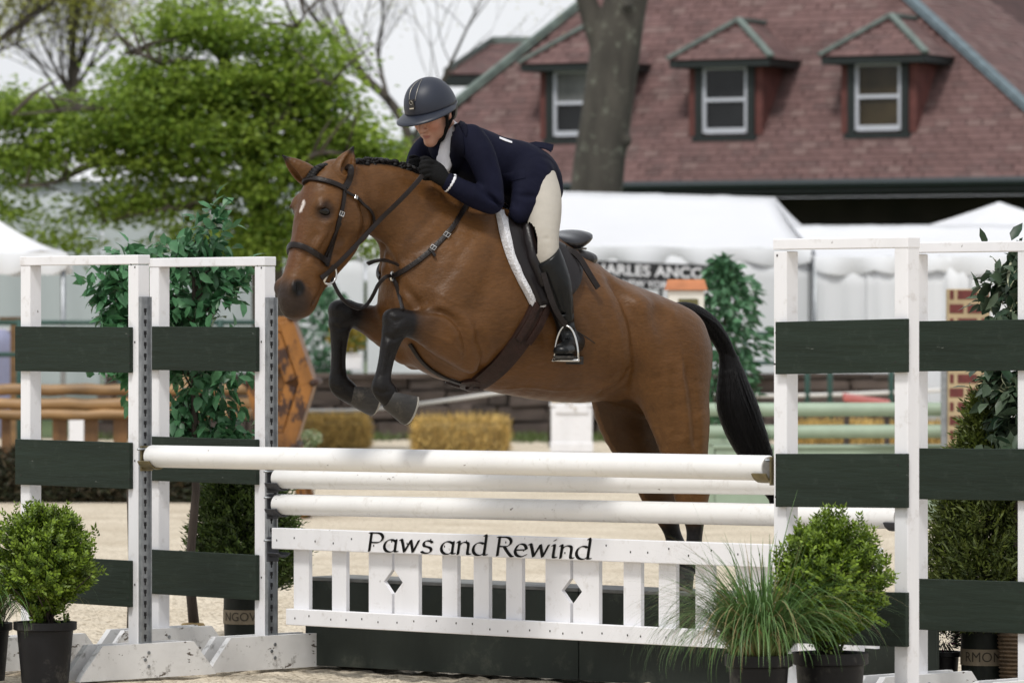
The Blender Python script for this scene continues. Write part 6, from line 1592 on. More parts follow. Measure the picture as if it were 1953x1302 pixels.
mb = MB(); zc = ev[0].z - .25; mb.box(Vector(((ev[0].x + ev[1].x) / 2 + .4, 1.0, zc / 2)), ((ev[1].x - ev[0].x) / 2 - .5, 0, 0), (0, .1, 0), (0, 0, zc / 2)); mb.build('wall', mat('red_shingle_wall2', (.12, .035, .03), .9, var=.3, vscale=2), wing)

# ------------------------------------------------------------------ tents
m_tent = mat('tent_vinyl', (.84, .85, .88), .55, var=.03, vscale=.6, bump=.25, bscale=1.6, trans=.25)
m_tentwall = mat('tent_wall_vinyl', (.82, .84, .87), .6, var=.06, vscale=.8, bump=.35, bscale=1.4, stretch=(1, 1, .25), trans=.2)
def sheet(name, c00, c10, c11, c01, material, parent, n=24, m=12, sag=0.0, wav=0.0, fx=9.0, th=.012, seed=0):
    """cloth between four corners (bottom left, bottom right, top right, top left), with sag and folds"""
    c00, c10, c11, c01 = map(Vector, (c00, c10, c11, c01)); nrm = (c10 - c00).cross(c01 - c00).normalized(); vs = []
    for i in range(n + 1):
        for j in range(m + 1):
            s, t = i / n, j / m; p = (c00 * (1 - s) + c10 * s) * (1 - t) + (c01 * (1 - s) + c11 * s) * t
            p = p - Z * sag * 4 * t * (1 - t) + nrm * (wav * math.sin(s * fx * 6.283 + 1.3 * math.sin(s * 5 + seed) + .4 * t) * (1 - .35 * t) + wav * .4 * math.sin(s * fx * 14.1 + seed + t * 2)); vs.append(p)
    off_ = nrm * th; N = len(vs); vs = vs + [v - off_ for v in vs]; fs = []
    for i in range(n):
        for j in range(m):
            a = i * (m + 1) + j; b = a + m + 1; fs += [(a, b, b + 1, a + 1), (N + a, N + a + 1, N + b + 1, N + b)]
    ed = [(i * (m + 1), (i + 1) * (m + 1)) for i in range(n)] + [(i * (m + 1) + m, (i + 1) * (m + 1) + m) for i in range(n)] + [(j, j + 1) for j in range(m)] + [(n * (m + 1) + j, n * (m + 1) + j + 1) for j in range(m)]
    fs += [(a, b, N + b, N + a) for a, b in ed]
    mb = MB(); mb.add(vs, fs); return mb.build(name, material, parent, smooth=True)
def valance(a, b, h, parent, n=9, out=None):
    a, b = Vector(a), Vector(b); m = n * 8; d = (b - a); nrm = Vector((d.y, -d.x, 0)).normalized(); vs, fs = [], []
    for i in range(m + 1):
        s = i / m; p = a.lerp(b, s); sc_ = h * (.72 + .28 * abs(math.sin(s * n * math.pi))); w = .04 * math.sin(s * n * 2.3 * math.pi) + .02 * math.sin(s * 40)
        vs += [p + nrm * .02, p + nrm * (.05 + w * .5) - Z * sc_ * .5, p + nrm * (.03 + w) - Z * sc_]
        if i:
            k = 3 * i
            fs += [(k - 3, k, k + 1, k - 2), (k - 2, k + 1, k + 2, k - 1)]
    N = len(vs); vs += [v - nrm * .006 for v in vs]; fs += [tuple(N + q for q in f[::-1]) for f in fs]
    mb = MB(); mb.add(vs, fs); return mb.build('valance', m_tentwall, parent, smooth=True)
def tent(label, eL, eR, rL, rR, bR, nwall=6, seed=1, wall_th=.022, left=None):
    """front eave corners eL, eR; ridge ends rL, rR; back right eave corner bR (world points)"""
    o0 = Vector((eL.x, eL.y, 0)); root = empty('tent', o0, 0, label, 'tent', 'white tents'); q = lambda p: Vector(p) - o0
    sheet('roof_panel', q(eL), q(eR), q(rR), q(rL), m_tent, root, 30, 12, .10, .012, 5, seed=seed)
    sheet('roof_panel', q(eR), q(bR), q(rR) + Vector((0, .02, 0)), q(rR), m_tent, root, 12, 12, .06, .01, 3, seed=seed + 1)
    bL = eL + (bR - eR); sheet('roof_panel', q(bR), q(bL), q(rL), q(rR), m_tent, root, 12, 6, .1, 0, 3, seed=seed + 2)
    for i in range(nwall):
        a, b = eL.lerp(eR, i / nwall), eL.lerp(eR, (i + 1) / nwall - .006); a2, b2_ = Vector((a.x, a.y, .01)), Vector((b.x, b.y, .01)); sheet('wall_panel', q(a2), q(b2_), q(b), q(a), m_tentwall, root, 28, 6, 0, wall_th, .8 + .4 * (i * 7 % 3), seed=i * 3 + seed)
    a, b = eR, bR; sheet('wall_panel', q(Vector((a.x, a.y, .01))), q(Vector((b.x, b.y, .01))), q(b), q(a), m_tentwall, root, 20, 6, 0, wall_th, 3, seed=40 + seed)
    valance(q(eL), q(eR), .26, root, max(5, int((eR - eL).length / .9))); valance(q(eR), q(bR), .26, root, 5)
    for p in (eL, eR, bR, eL.lerp(eR, .5)):
        mb = MB(); mb.tube([q(Vector((p.x, p.y + .12, 0))), q(Vector((p.x, p.y + .12, p.z - .02)))], .035, 8); mb.build('pole', m_galv, root, smooth=True)
    return root
tA = tent('long white tent with a black lettered sign along its scalloped front', P(560, 462, 74.5), P(1548, 474, 73.5), P(740, 356, 77.5), P(1476, 376, 77.5), P(1560, 452, 82), 7, 1)
tB = tent('white tent with pleated side walls behind the brick pattern pillar', P(1556, 490, 73.0), P(2160, 488, 70.5), P(1500, 430, 76), P(2120, 428, 74.5), P(2200, 470, 79), 6, 5, .03)
# peaked tent
def peak_tent(label, c, half, ze, za, rz, drop=0.0):
    root = empty('peaked_tent', (c[0], c[1], 0), rz, label, 'tent', 'white tents'); cs = [Vector((half * a, half * b, ze)) for a, b in ((-1, -1), (1, -1), (1, 1), (-1, 1))]; ap = Vector((0, 0, za))
    for i in range(4):
        a, b = cs[i], cs[(i + 1) % 4]; n = 10; vs, fs = [], []
        for r_ in range(n + 1):
            t = r_ / n; zz = ze + (za - ze) * (t ** 1.35)
            for k in range(9):
                p = a.lerp(b, k / 8).lerp(Vector((0, 0, 0)), t); vs.append(Vector((p.x, p.y, zz + (.03 * math.sin(k * 2) * (1 - t)))))
        for r_ in range(n):
            for k in range(8): q = r_ * 9 + k; fs.append((q, q + 1, q + 10, q + 9))
        N = len(vs); vs += [v - Vector((0, 0, .012)) for v in vs]; fs += [tuple(N + q for q in f[::-1]) for f in fs]
        mb = MB(); mb.add(vs, fs); mb.build('roof_panel', m_tent, root, smooth=True)
        valance(a, b, .24, root, 5)
        mb = MB(); mb.tube([Vector((a.x * .97, a.y * .97, 0)), Vector((a.x * .97, a.y * .97, ze))], .03, 8); mb.build('leg', m_galv, root, smooth=True)
    return root
q = P(1893, 620, 79); peak_tent('white peaked tent rising behind the pleated tent', (q.x + .1, q.y), 1.5, P(0, 452, 79).z, P(0, 385, 79).z, R(20))
q = P(-95, 620, 58); peak_tent('white peaked canopy standing beside the green tree', (q.x, q.y), 1.12, P(0, 484, 58).z, P(0, 352, 58).z, R(14))
# tall pale tent wall on the far left
o0 = P(-220, 620, 84); lt = empty('marquee', (o0.x, o0.y, 0), 0, 'tall pale grey marquee wall behind the green tree', 'tent', 'white tents'); k4 = 84 / F
m_marq = mat('marquee_vinyl', (.44, .48, .49), .65, var=.08, vscale=.5, bump=.4, bscale=.9, stretch=(1, 1, .3))
zt4 = P(0, 345, 84).z
for i in range(4): sheet('wall_panel', (i * 1.75, 0, .01), (i * 1.75 + 1.72, .05, .01), (i * 1.75 + 1.72, .05, zt4), (i * 1.75, 0, zt4), m_marq, lt, 30, 6, 0, .04, 1 + .5 * (i % 2), seed=i * 5)
sheet('roof_panel', (0, -.1, zt4), (7.0, -.1, zt4), (6.2, 3.5, zt4 + 1.1), (0, 3.5, zt4 + 1.1), m_tent, lt, 20, 8, .1, .01)
# sign on the long tent
sp = P(1120, 496, 72.9); sr = P(1402, 508, 72.5); sd_ = (sr - sp); sw_ = Vector((sd_.x, sd_.y, 0)).length; sx_ = sd_.normalized(); sn = Vector((sd_.y, -sd_.x, 0)).normalized()
k5 = 72.7 / F; sg = empty('tent_sign', (sp.x, sp.y, 0), 0, 'black sign with white capital letters hanging on the long tent', 'sign'); o5 = Vector((0, 0, sp.z))
m_signb = mat('sign_black', (.012, .013, .016), .6, var=.2)
L5 = P(1402 + 0, 508, 72.5) - sp; x0 = -.16
mb = MB(); c = o5 + sx_ * ((sd_.length + x0) / 2) - Z * (17 * k5); mb.box(c, sx_ * ((sd_.length - x0) / 2), sn * .015, Z * (17 * k5)); mb.build('board', m_signb, sg)
mb = MB(); c2_ = o5 + sx_ * (118 * k5) - Z * (40 * k5); mb.box(c2_ - Z * 2.5 * k5, sx_ * (56 * k5), sn * .014, Z * (8.5 * k5)); mb.build('lower_board', m_signb, sg)
m_signw = mat('sign_white', (.74, .75, .78), .6)
def put_text(txt, size, centre, width, bold, name):
    me = text_mesh(txt, size, bold); xs_ = [v.co.x for v in me.vertices]; f = width / (max(xs_) - min(xs_))
    for v in me.vertices: v.co = centre + sx_ * (v.co.x * f) + Z * v.co.y + sn * (.019 if name == 'lettering' else .0185)
    me.update(); me.materials.append(m_signw); o = bpy.data.objects.new(name, me); COL.objects.link(o); o.parent = sg
put_text('CHARLES ANCONA', 29 * k5, c, sd_.length - x0 - .18, .004, 'lettering'); put_text('NEW YORK', 19 * k5, c2_ - Z * 2 * k5, 100 * k5, .003, 'small_lettering')
# ------------------------------------------------------------------ trees
m_tree = mat('spring_leaf', attr=True, rough=.5, var=.2, vscale=2, trans=.5)
m_bark2 = mat('tree_bark', (.075, .064, .052), .95, var=.5, vscale=5, bump=.9, bscale=12, stretch=(1, 1, .3))
m_bark3 = mat('plane_tree_bark', (.055, .050, .040), .95, var=.45, vscale=3.5, bump=1.0, bscale=14, stretch=(1, 1, .3), dirt=(.20, .215, .165), dirt_scale=5.0, dirt_amt=.9)
def limb(mb, p, d, L, r, depth, rg, tips, spread=.5, grav=.0, segs=4, minr=.004):
    pts, rs = [p], [r]; q = p.copy(); dd = d.normalized()
    for i in range(segs):
        dd = (dd + Vector((rg.uniform(-1, 1), rg.uniform(-1, 1), rg.uniform(-.7, 1) + grav)) * .16).normalized(); q = q + dd * (L / segs); pts.append(q.copy()); rs.append(max(r * (1 - .55 * (i + 1) / segs), minr))
    mb.tube(pts, rs, 6 if r > .03 else 4, cap=False)
    if depth == 0: tips.append(q.copy()); return
    for k in range(rg.choice((2, 3, 3))):
        i = rg.randrange(1, segs + 1); nd = (dd + Vector((rg.uniform(-1, 1), rg.uniform(-1, 1), rg.uniform(-.5, .9))) * spread * 1.6).normalized()
        limb(mb, pts[i], nd, L * rg.uniform(.55, .8), rs[i] * .62, depth - 1, rg, tips, spread, grav, segs, minr)
# the green tree
D1 = 64.0; k6 = D1 / F; tb = P(522, 620, D1); t1 = empty('leafy_tree', (tb.x, tb.y, 0), 0, 'fresh green leafy tree with layered branches before the pale marquee', 'tree')
def Q6(px, py, dy=0.0): return Vector(((px - 522) * k6, dy, CH + (HY - py) * k6))
mb = MB()
stem = [Q6(522, 620 + 15360 / D1), Q6(515, 640), Q6(508, 470), Q6(500, 380), Q6(470, 280), Q6(440, 190), Q6(425, 90), Q6(420, -20)]
mb.tube(stem, [.27, .22, .19, .17, .13, .10, .07, .03], 10); mb.build('trunk', m_bark2, t1, smooth=True)
mb = MB(); rg = random.Random(5)
boughs = [((500, 380), (400, 335), (300, 318), (190, 330)), ((470, 280), (360, 250), (230, 215), (60, 235)), ((500, 400), (560, 330), (620, 300), (700, 300)), ((440, 190), (520, 130), (560, 70), (600, 40)), ((455, 240), (370, 170), (300, 120), (240, 110)), ((508, 440), (420, 400), (330, 400), (180, 430)), ((480, 320), (540, 230), (600, 190), (640, 170)), ((300, 318), (200, 310), (120, 350), (60, 360)), ((430, 120), (380, 60), (330, 20), (300, -20))]
for i, b in enumerate(boughs):
    dys = [0, rg.uniform(-1, .5), rg.uniform(-2, .8), rg.uniform(-2.6, 1)]; pts = [Q6(x, y, dy) for (x, y), dy in zip(b, dys)]; C_ = [Vector(c) for c in catmull(np.array([tuple(p) for p in pts]), 4)]
    mb.tube(C_, [.07 * (1 - .9 * j / (len(C_) - 1)) for j in range(len(C_))], 6)
    for j in range(9):
        p = C_[rg.randrange(3, len(C_))]; e = p + Vector((rg.uniform(-.7, .7), rg.uniform(-.7, .7), rg.uniform(-.1, .6))); mb.tube([p, p.lerp(e, .5) + Vector((0, 0, .05)), e], [.025, .015, .005], 5)
mb.build('boughs', m_bark2, t1, smooth=True)
ELL = [(430, 55, 130, 62, 1.0), (545, 80, 75, 45, .7), (330, 140, 120, 40, .9), (450, 175, 130, 58, 1.2), (250, 205, 150, 42, 1.1), (110, 225, 110, 34, .9), (560, 190, 85, 62, .9), (640, 265, 70, 52, .9), (400, 262, 150, 46, 1.1), (50, 315, 90, 40, .8), (290, 318, 120, 34, .7), (480, 350, 95, 48, .9), (620, 335, 75, 42, .8), (395, 425, 90, 32, .55), (525, 440, 70, 55, .8), (210, 395, 60, 26, .4), (130, 420, 60, 30, .35), (690, 310, 50, 36, .5), (30, 250, 60, 60, .5), (460, 480, 60, 28, .5), (690, 470, 45, 30, .35), (160, 270, 110, 30, .6), (740, 300, 40, 26, .3), (20, 200, 70, 40, .5), (100, 470, 40, 20, .2), (0, 390, 60, 40, .4), (600, 130, 50, 40, .5), (450, 460, 100, 30, .5), (250, 260, 140, 30, .7), (550, 300, 100, 50, .9), (330, 380, 110, 26, .5)]
rg6 = np.random.default_rng(6); C, D, K = [], [], []
tot = sum(e[2] * e[3] * e[4] for e in ELL)
for ex, ey, rx, ry, wt in ELL:
    nc = int(640 * ex ** 0 * rx * ry * wt / tot) + 6
    for c in range(nc):
        v = rg6.standard_normal(3); v /= np.linalg.norm(v); v *= rg6.random() ** .4
        cen = np.array([(ex + v[0] * rx - 522) * k6, v[1] * rx * k6 * 1.1 - .4, CH + (HY - ey - v[2] * ry) * k6]); 
        if math.sin(cen[0] * 3.1 + 2.0 * math.sin(cen[2] * 2.3)) * math.sin(cen[2] * 5.2 + cen[1] * 1.7) < -.42: continue
        m = 80; g = rg6.standard_normal((m, 3)) * np.array([.25, .25, .075]); C.append(cen + g)
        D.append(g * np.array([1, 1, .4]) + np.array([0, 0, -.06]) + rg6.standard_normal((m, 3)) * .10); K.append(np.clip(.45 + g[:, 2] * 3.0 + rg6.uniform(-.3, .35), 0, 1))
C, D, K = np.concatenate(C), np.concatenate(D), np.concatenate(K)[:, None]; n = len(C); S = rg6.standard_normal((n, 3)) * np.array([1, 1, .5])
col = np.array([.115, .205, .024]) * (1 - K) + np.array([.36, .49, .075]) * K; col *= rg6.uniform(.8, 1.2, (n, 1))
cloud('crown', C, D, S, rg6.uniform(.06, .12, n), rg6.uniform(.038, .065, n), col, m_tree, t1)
# lightly leafed trees further back
def sparse_tree(name, px, D, label, stems, nleaf, lcol, seed, depth=3, leafs=.07, rbase=.16):
    rg = random.Random(seed); b = P(px, 620, D); root = empty(name, (b.x, b.y, 0), 0, label, 'tree', 'lightly leafed spring trees'); kk = D / F
    Q_ = lambda x, y, dy=0: Vector(((x - px) * kk, dy, CH + (HY - y) * kk)); tips = []
    mb = MB(); base = [Q_(*q) for q in stems[0]]
    mb.tube([Vector(c) for c in catmull(np.array([tuple(p) for p in base]), 4)], [rbase * (1 - .6 * i / (4 * (len(base) - 1))) for i in range(4 * (len(base) - 1) + 1)], 9); mb.build('trunk', m_bark2, root, smooth=True)
    mb = MB()
    for st in stems[1:]:
        pts = [Q_(x, y, rg.uniform(-.8, .8) * i * .4) for i, (x, y) in enumerate(st)]; C_ = [Vector(c) for c in catmull(np.array([tuple(p) for p in pts]), 5)]; r0 = rbase * (.55 if st is stems[1] else .25)
        rr = [r0 * (1 - .8 * i / (len(C_) - 1)) for i in range(len(C_))]; mb.tube(C_, rr, 7)
        for j in range(11):
            i = rg.randrange(2, len(C_)); d = (C_[min(i + 1, len(C_) - 1)] - C_[i - 1]).normalized() + Vector((rg.uniform(-1, 1), rg.uniform(-1, 1), rg.uniform(-.2, .9)))
            limb(mb, C_[i], d, rg.uniform(.9, 1.7), max(rr[i] * .45, .008), depth - 1, rg, tips, .5, .12)
    mb.build('branches', m_bark2, root, smooth=True)
    r2 = np.random.default_rng(seed); T = np.array([tuple(t) for t in tips])
    C = (T[r2.integers(0, len(T), nleaf)] + r2.standard_normal((nleaf, 3)) * .22); col = np.array(lcol) * r2.uniform(.7, 1.3, (nleaf, 1))
    cloud('young_leaves', C, r2.standard_normal((nleaf, 3)), r2.standard_normal((nleaf, 3)), leafs * r2.uniform(.7, 1.3, nleaf), leafs * .6, col, m_tree, root)
    return root
sparse_tree('budding_tree', 140, 92, 'budding yellow green tree with fanned stems behind the leafy tree', [[(140, 787), (140, 500), (138, 250), (140, 170)], [(140, 200), (138, 100), (142, 20), (150, -60)], [(140, 190), (118, 130), (112, 60), (100, -40)], [(140, 180), (170, 120), (200, 60), (235, -40)], [(139, 170), (165, 80), (190, 20), (215, -50)], [(138, 190), (90, 100), (70, 60), (40, 0)], [(139, 230), (80, 130), (20, 80), (-30, 60)], [(140, 170), (150, 110), (162, 40), (170, -40)]], 11000, (.40, .42, .085), 12, 3, .085)
sparse_tree('budding_tree', -60, 78, 'budding tree whose yellow green twigs hang above the white peaked canopy', [[(-60, 817), (-60, 500), (-70, 250), (-60, 120)], [(-60, 150), (-20, 90), (20, 60), (60, 30)], [(-60, 130), (-40, 40), (0, 0), (30, -40)], [(-60, 180), (-20, 110), (30, 80), (50, 40)]], 4000, (.38, .40, .08), 13, 3, .085)
bare = sparse_tree('bare_tree', 800, 88, 'bare grey tree with a long slanting limb behind the rider helmet', [[(800, 795), (800, 500), (790, 320), (770, 230)], [(775, 240), (740, 190), (690, 140), (640, 80), (590, 20), (560, -40)], [(690, 140), (660, 60), (640, 10), (620, -40)], [(790, 260), (850, 140), (890, 60), (930, -20)], [(740, 190), (720, 100), (730, 30), (720, -50)]], 2600, (.42, .42, .20), 14, 3, .05, .17)
# big trunk in front of the barn
D3 = 84.0; k8 = D3 / F; b3 = P(1140, 620, D3); t3 = empty('plane_tree', (b3.x, b3.y, 0), 0, 'thick lichen spotted tree trunk forking in front of the barn roof', 'tree')
Q8 = lambda x, y, dy=0: Vector(((x - 1140) * k8, dy, CH + (HY - y) * k8))
f3 = Field((-1.2, -1.2, -.1), (2.2, 1.2, 8.6), .045)
f3.loft([[*Q8(1128, 803), .62, .60], [*Q8(1132, 600), .46, .45], [*Q8(1138, 360), .42, .41], [*Q8(1155, 230), .405, .40], [*Q8(1172, 110), .40, .39], [*Q8(1188, 30), .355, .36], [*Q8(1204, -60), .34, .33], [*Q8(1215, -200), .30, .30]], k=.05)
f3.loft([[*Q8(1160, 120), .22, .22], [*Q8(1138, 60), .19, .19], [*Q8(1118, 0), .165, .165], [*Q8(1095, -80), .15, .15], [*Q8(1070, -200), .13, .13]], k=.05)
for i in range(9):
    a = random.Random(i).uniform(0, 6.28); z = random.Random(i + 99).uniform(.3, 7.5); x_ = np.interp(z, [0, 3.7, 5, 7], [0, 0, .15, .4]); f3.ball((x_ + .40 * math.cos(a), .40 * math.sin(a), z), (.07, .07, .16), k=.12)
v, q = f3.polygonize(1); link('trunk', np_mesh('trunk', v, q), m_bark3, t3, smooth=True)

# ------------------------------------------------------------------ far arena things
# stone wall
DW = 71.0; kw = DW / F; wp = P(200, 620, DW); sw0 = empty('stone_wall', (wp.x, wp.y, 0), 0, 'low dark stone retaining wall in front of the long tent', 'wall')
m_stone = mat('wall_stone', (.075, .058, .050), .95, var=.55, vscale=1.2, bump=.8, bscale=14, rand=.4)
stm = []
rgw = random.Random(9)
for k in range(6):
    bm = bmesh.new(); bmesh.ops.create_cube(bm, size=1.0); bmesh.ops.bevel(bm, geom=list(bm.edges), offset=.07, segments=1, affect='EDGES')
    for v_ in bm.verts: v_.co += Vector((rgw.uniform(-.04, .04), rgw.uniform(-.04, .04), rgw.uniform(-.05, .05)))
    me = bpy.data.meshes.new('stone'); bm.to_mesh(me); bm.free(); me.materials.append(m_stone); stm.append(me)
LW = (1720 - 200) * kw; top = .90
mb = MB(); mb.box((LW / 2, .30, top / 2 - .02), (LW / 2, 0, 0), (0, .14, 0), (0, 0, top / 2 - .03)); mb.build('core', mat('mortar', (.04, .033, .028), .95, var=.3), sw0)
z = 0; rows = (.24, .20, .22, .16)
for h in rows:
    x = rgw.uniform(-.3, 0)
    while x < LW:
        w = rgw.uniform(.22, .85); o = bpy.data.objects.new('stone', rgw.choice(stm)); COL.objects.link(o); o.parent = sw0; o.location = (x + w / 2, .15 + rgw.uniform(-.03, .03), z + h / 2 + rgw.uniform(-.012, .012)); o.rotation_euler = (0, rgw.uniform(-.03, .03), 0); o.scale = (w * .97, .30, h * rgw.uniform(.88, 1.02)); x += w
    z += h
x = 0
while x < LW:
    w = rgw.uniform(.5, .9); o = bpy.data.objects.new('capstone', rgw.choice(stm)); COL.objects.link(o); o.parent = sw0; o.location = (x + w / 2, .18, z + .03); o.scale = (w * .98, .46, .07); x += w
# hay bales
m_hay = mat('straw', attr=True, rough=.85, var=.3, vscale=8)
def bale(px0, px1, py0, py1, label, rz=0, Dd=None):
    D = Dd or 15360 / (py1 - 620); kk = D / F; w, h, d = (px1 - px0) * kk, (py1 - py0) * kk, .46; c = P((px0 + px1) / 2, 620, D); root = empty('straw_bale', (c.x, c.y, 0), rz, label, 'straw bale', 'straw bales')
    r2 = np.random.default_rng(int(px0)); mb = MB(); mb.box((0, 0, h / 2), (w / 2 - .015, 0, 0), (0, d / 2 - .015, 0), (0, 0, h / 2 - .012), .06); core = mb.build('core', mat('straw_core', (.30, .21, .08), .9, var=.4, vscale=20, bump=.8, bscale=60), root)
    n = 6000; u = r2.uniform(-1, 1, (n, 3)); f = r2.integers(0, 3, n); s = np.where(r2.random(n) < .5, -1, 1); u[np.arange(n), f] = s; C = u * np.array([w / 2, d / 2, h / 2]) * .99 + np.array([0, 0, h / 2]); C[:, 2] = np.maximum(C[:, 2], .02)
    nrm = np.zeros((n, 3)); nrm[np.arange(n), f] = s; D_ = r2.standard_normal((n, 3)) * np.array([.5, .5, 1.2]) + nrm * .35; col = np.array([.64, .45, .15]) * r2.uniform(.45, 1.35, (n, 1))
    cloud('straw', C, D_, r2.standard_normal((n, 3)), r2.uniform(.06, .17, n), .009, col, m_hay, root)
    for t in (-.3, .3):
        mb = MB(); x = w * t; mb.tube([(x, -d / 2 - .004, .01), (x, -d / 2 - .004, h), (x, d / 2, h + .004), (x, d / 2, .01)], .005, 5); mb.build('twine', mat('twine', (.45, .33, .14), .9), root)
bale(570, 696, 801, 853, 'small straw bale beside the charred timber jump'); bale(797, 961, 804, 859, 'straw bale lying before the stone wall under the horse chest')
bale(1500, 1652, 798, 852, 'straw bale seen behind the pale green poles through the standard', 0, 62); bale(1655, 1800, 802, 858, 'straw bale behind the pale green poles beside the brick pattern pillar', 0, 61)
# rope along the wall
mb = MB(); rope = empty('rope', (P(570, 620, 66).x, 66, 0), 0, 'white rope strung before the stone wall', 'rope'); kr = 66 / F
pts = [Vector(((x - 570) * kr, 0, CH + (HY - y) * kr)) for x, y in ((470, 780), (580, 783), (680, 782), (800, 770), (950, 749), (1050, 735), (1180, 742), (1300, 750), (1440, 754), (1560, 753), (1700, 748), (1830, 742))]
mb.tube([Vector(c) for c in catmull(np.array([tuple(p) for p in pts]), 5)], .024, 8); mb.build('line', mat('rope_white', (.66, .65, .63), .9, bump=.6, bscale=60), rope, smooth=True)
for p in (pts[0], pts[5], pts[-1]):
    mb = MB(); mb.tube([(p.x, .03, 0), (p.x, .03, p.z + .08)], .03, 8); mb.build('stake', m_bark, rope, smooth=True)
# white pillars with flowers
def flowers(parent, c, r, n, cols, seed, L=.05):
    r2 = np.random.default_rng(seed); d = rdir(r2, n); C = d * np.array(r) * r2.uniform(.4, 1.05, n)[:, None] + np.array(c); ci = r2.integers(0, len(cols), n); col = np.array(cols)[ci] * r2.uniform(.7, 1.25, (n, 1)); cloud('flowers', C, d + r2.standard_normal((n, 3)) * .5, r2.standard_normal((n, 3)), L, L * .7, col, m_tree, parent)
def pillar(px0, px1, py0, D, label, cols, seed, fl=None):
    kk = D / F; c = P((px0 + px1) / 2, 620, D); w = (px1 - px0) * kk / 2; h = CH + (HY - py0) * kk; root = empty('white_pillar', (c.x, c.y, 0), 0, label, 'pillar', 'white flower pillars')
    mb = MB(); mb.box((0, 0, h / 2 - .02), (w, 0, 0), (0, w, 0), (0, 0, h / 2 - .02), .008); mb.build('shaft', m_white, root); mb = MB(); mb.box((0, 0, h - .018), (w * 1.06, 0, 0), (0, w * 1.06, 0), (0, 0, .018), .005); mb.build('cap', m_white, root)
    mb = MB(); mb.box((0, 0, .06), (w * 1.05, 0, 0), (0, w * 1.05, 0), (0, 0, .06), .006); mb.build('plinth', m_white, root)
    flowers(root, (0, -.05, h - .02 if fl is None else fl), (w * .85, w * .9, .10), 420, cols, seed)
    if fl is None:
        mb = MB(); mb.box((0, -w - .012, h - .07), (w * .8, 0, 0), (0, .010, 0), (0, 0, .05), .004); mb.build('flower_trough', m_white, root)
pillar(1051, 1129, 768, 63.5, 'white pillar topped with yellow flowers under the horse belly', [(.42, .27, .03), (.36, .20, .02), (.10, .13, .03)], 3)
c = P(662, 620, 71.2); fb = empty('flower_box', (c.x, c.y, 0), 0, 'white box of yellow flowers standing on the stone wall behind the horse forelegs', 'flower box')
mb = MB(); mb.box((0, .02, 1.03), (.20, 0, 0), (0, .12, 0), (0, 0, .10), .006); mb.build('box', m_white, fb); mb = MB(); mb.box((0, .02, 1.142), (.215, 0, 0), (0, .135, 0), (0, 0, .012), .004); mb.build('rim', m_white, fb)
flowers(fb, (0, .02, 1.36), (.24, .2, .2), 620, [(.50, .38, .07), (.42, .30, .05), (.16, .24, .06)], 4, .07)
# lantern shaped pillar with orange roof
Dl = 41.4; kk = Dl / F; c = P(1308, 620, Dl); lr = empty('roofed_pillar', (c.x, c.y, 0), 0, 'white pillar with a flat orange roof holding the pale green poles behind the horse croup', 'pillar'); w = 34 * kk; h = CH + (HY - 553) * kk
mb = MB(); mb.box((0, 0, h / 2), (w, 0, 0), (0, w, 0), (0, 0, h / 2), .01); mb.build('shaft', mat('cream_paint', (.72, .70, .64), .6, var=.08), lr)
mb = MB(); e = w * 1.18; z0, z1 = h, h + 20 * kk; mb.add([(-e, -e, z0), (e, -e, z0), (e, e, z0), (-e, e, z0), (-e * .86, -e * .6, z1), (e * .86, -e * .6, z1), (e * .86, e * .6, z1), (-e * .86, e * .6, z1)], [(0, 1, 5, 4), (1, 2, 6, 5), (2, 3, 7, 6), (3, 0, 4, 7), (4, 5, 6, 7), (3, 2, 1, 0)]); mb.build('roof', mat('terracotta', (.46, .175, .075), .75, var=.2, vscale=8), lr)
mb = MB(); mb.box((w * .1, -w - .01, h - .22), (w * .55, 0, 0), (0, .008, 0), (0, 0, .15), .004); mb.build('opening', mat('olive_panel', (.13, .12, .05), .8, var=.3), lr)
# far artificial trees
def far_tree(px, D, py0, py1, rx, n, seed, label, planter=None):
    kk = D / F; c = P(px, 620, D); root = empty('artificial_tree', (c.x, c.y, 0), 0, label, 'artificial tree', 'artificial trees across the arena'); r2 = np.random.default_rng(seed); z0, z1 = CH + (HY - py1) * kk, CH + (HY - py0) * kk
    t = r2.random(n) ; a = r2.uniform(0, 6.283, n); prof = np.sin(np.pi * np.clip(t * .9 + .08, 0, 1)) ** .6; r = rx * kk * prof * np.sqrt(r2.random(n)) * (1 + .18 * np.sin(a * 3 + t * 17)); C = np.stack([r * np.cos(a), r * np.sin(a), z0 + (z1 - z0) * t], 1); D_ = C * np.array([1, 1, 0]) + r2.standard_normal((n, 3)) * .12 + np.array([0, 0, -.08]); K = r2.random((n, 1)); col = np.array([.035, .10, .045]) * (1 - K) + np.array([.13, .29, .155]) * K
    big_cloud('foliage', C, D_, r2.standard_normal((n, 3)) * [1, 1, .4], r2.uniform(.08, .13, n), r2.uniform(.04, .06, n), col, m_leaf_box, root, droop=.25)
    mb = MB(); mb.tube([(0, 0, -.005), (.02, 0, z0 + .1), (0, 0, z1 * .95)], [.03, .022, .006], 7); mb.build('trunk', m_bark, root, smooth=True)
    if planter:
        hw, hz, mt_ = planter; mb = MB(); mb.box((0, 0, hz / 2), (hw, 0, 0), (0, hw, 0), (0, 0, hz / 2), .008); po = mb.build('planter', mt_, root); mb = MB(); mb.box((0, 0, hz - .04), (hw * 1.06, 0, 0), (0, hw * 1.06, 0), (0, 0, .035), .005); mb.build('planter_rim', mt_, root)
    return root
m_pale = mat('pale_green_paint', (.30, .385, .29), .55, var=.10, vscale=6, bump=.1, bscale=20, dirt=(.20, .22, .15), dirt_scale=5, dirt_amt=.4)
far_tree(1380, 43.5, 492, 800, 76, 1400, 41, 'bushy artificial tree in a pale green planter behind the horse tail', (.13, .62, m_pale))
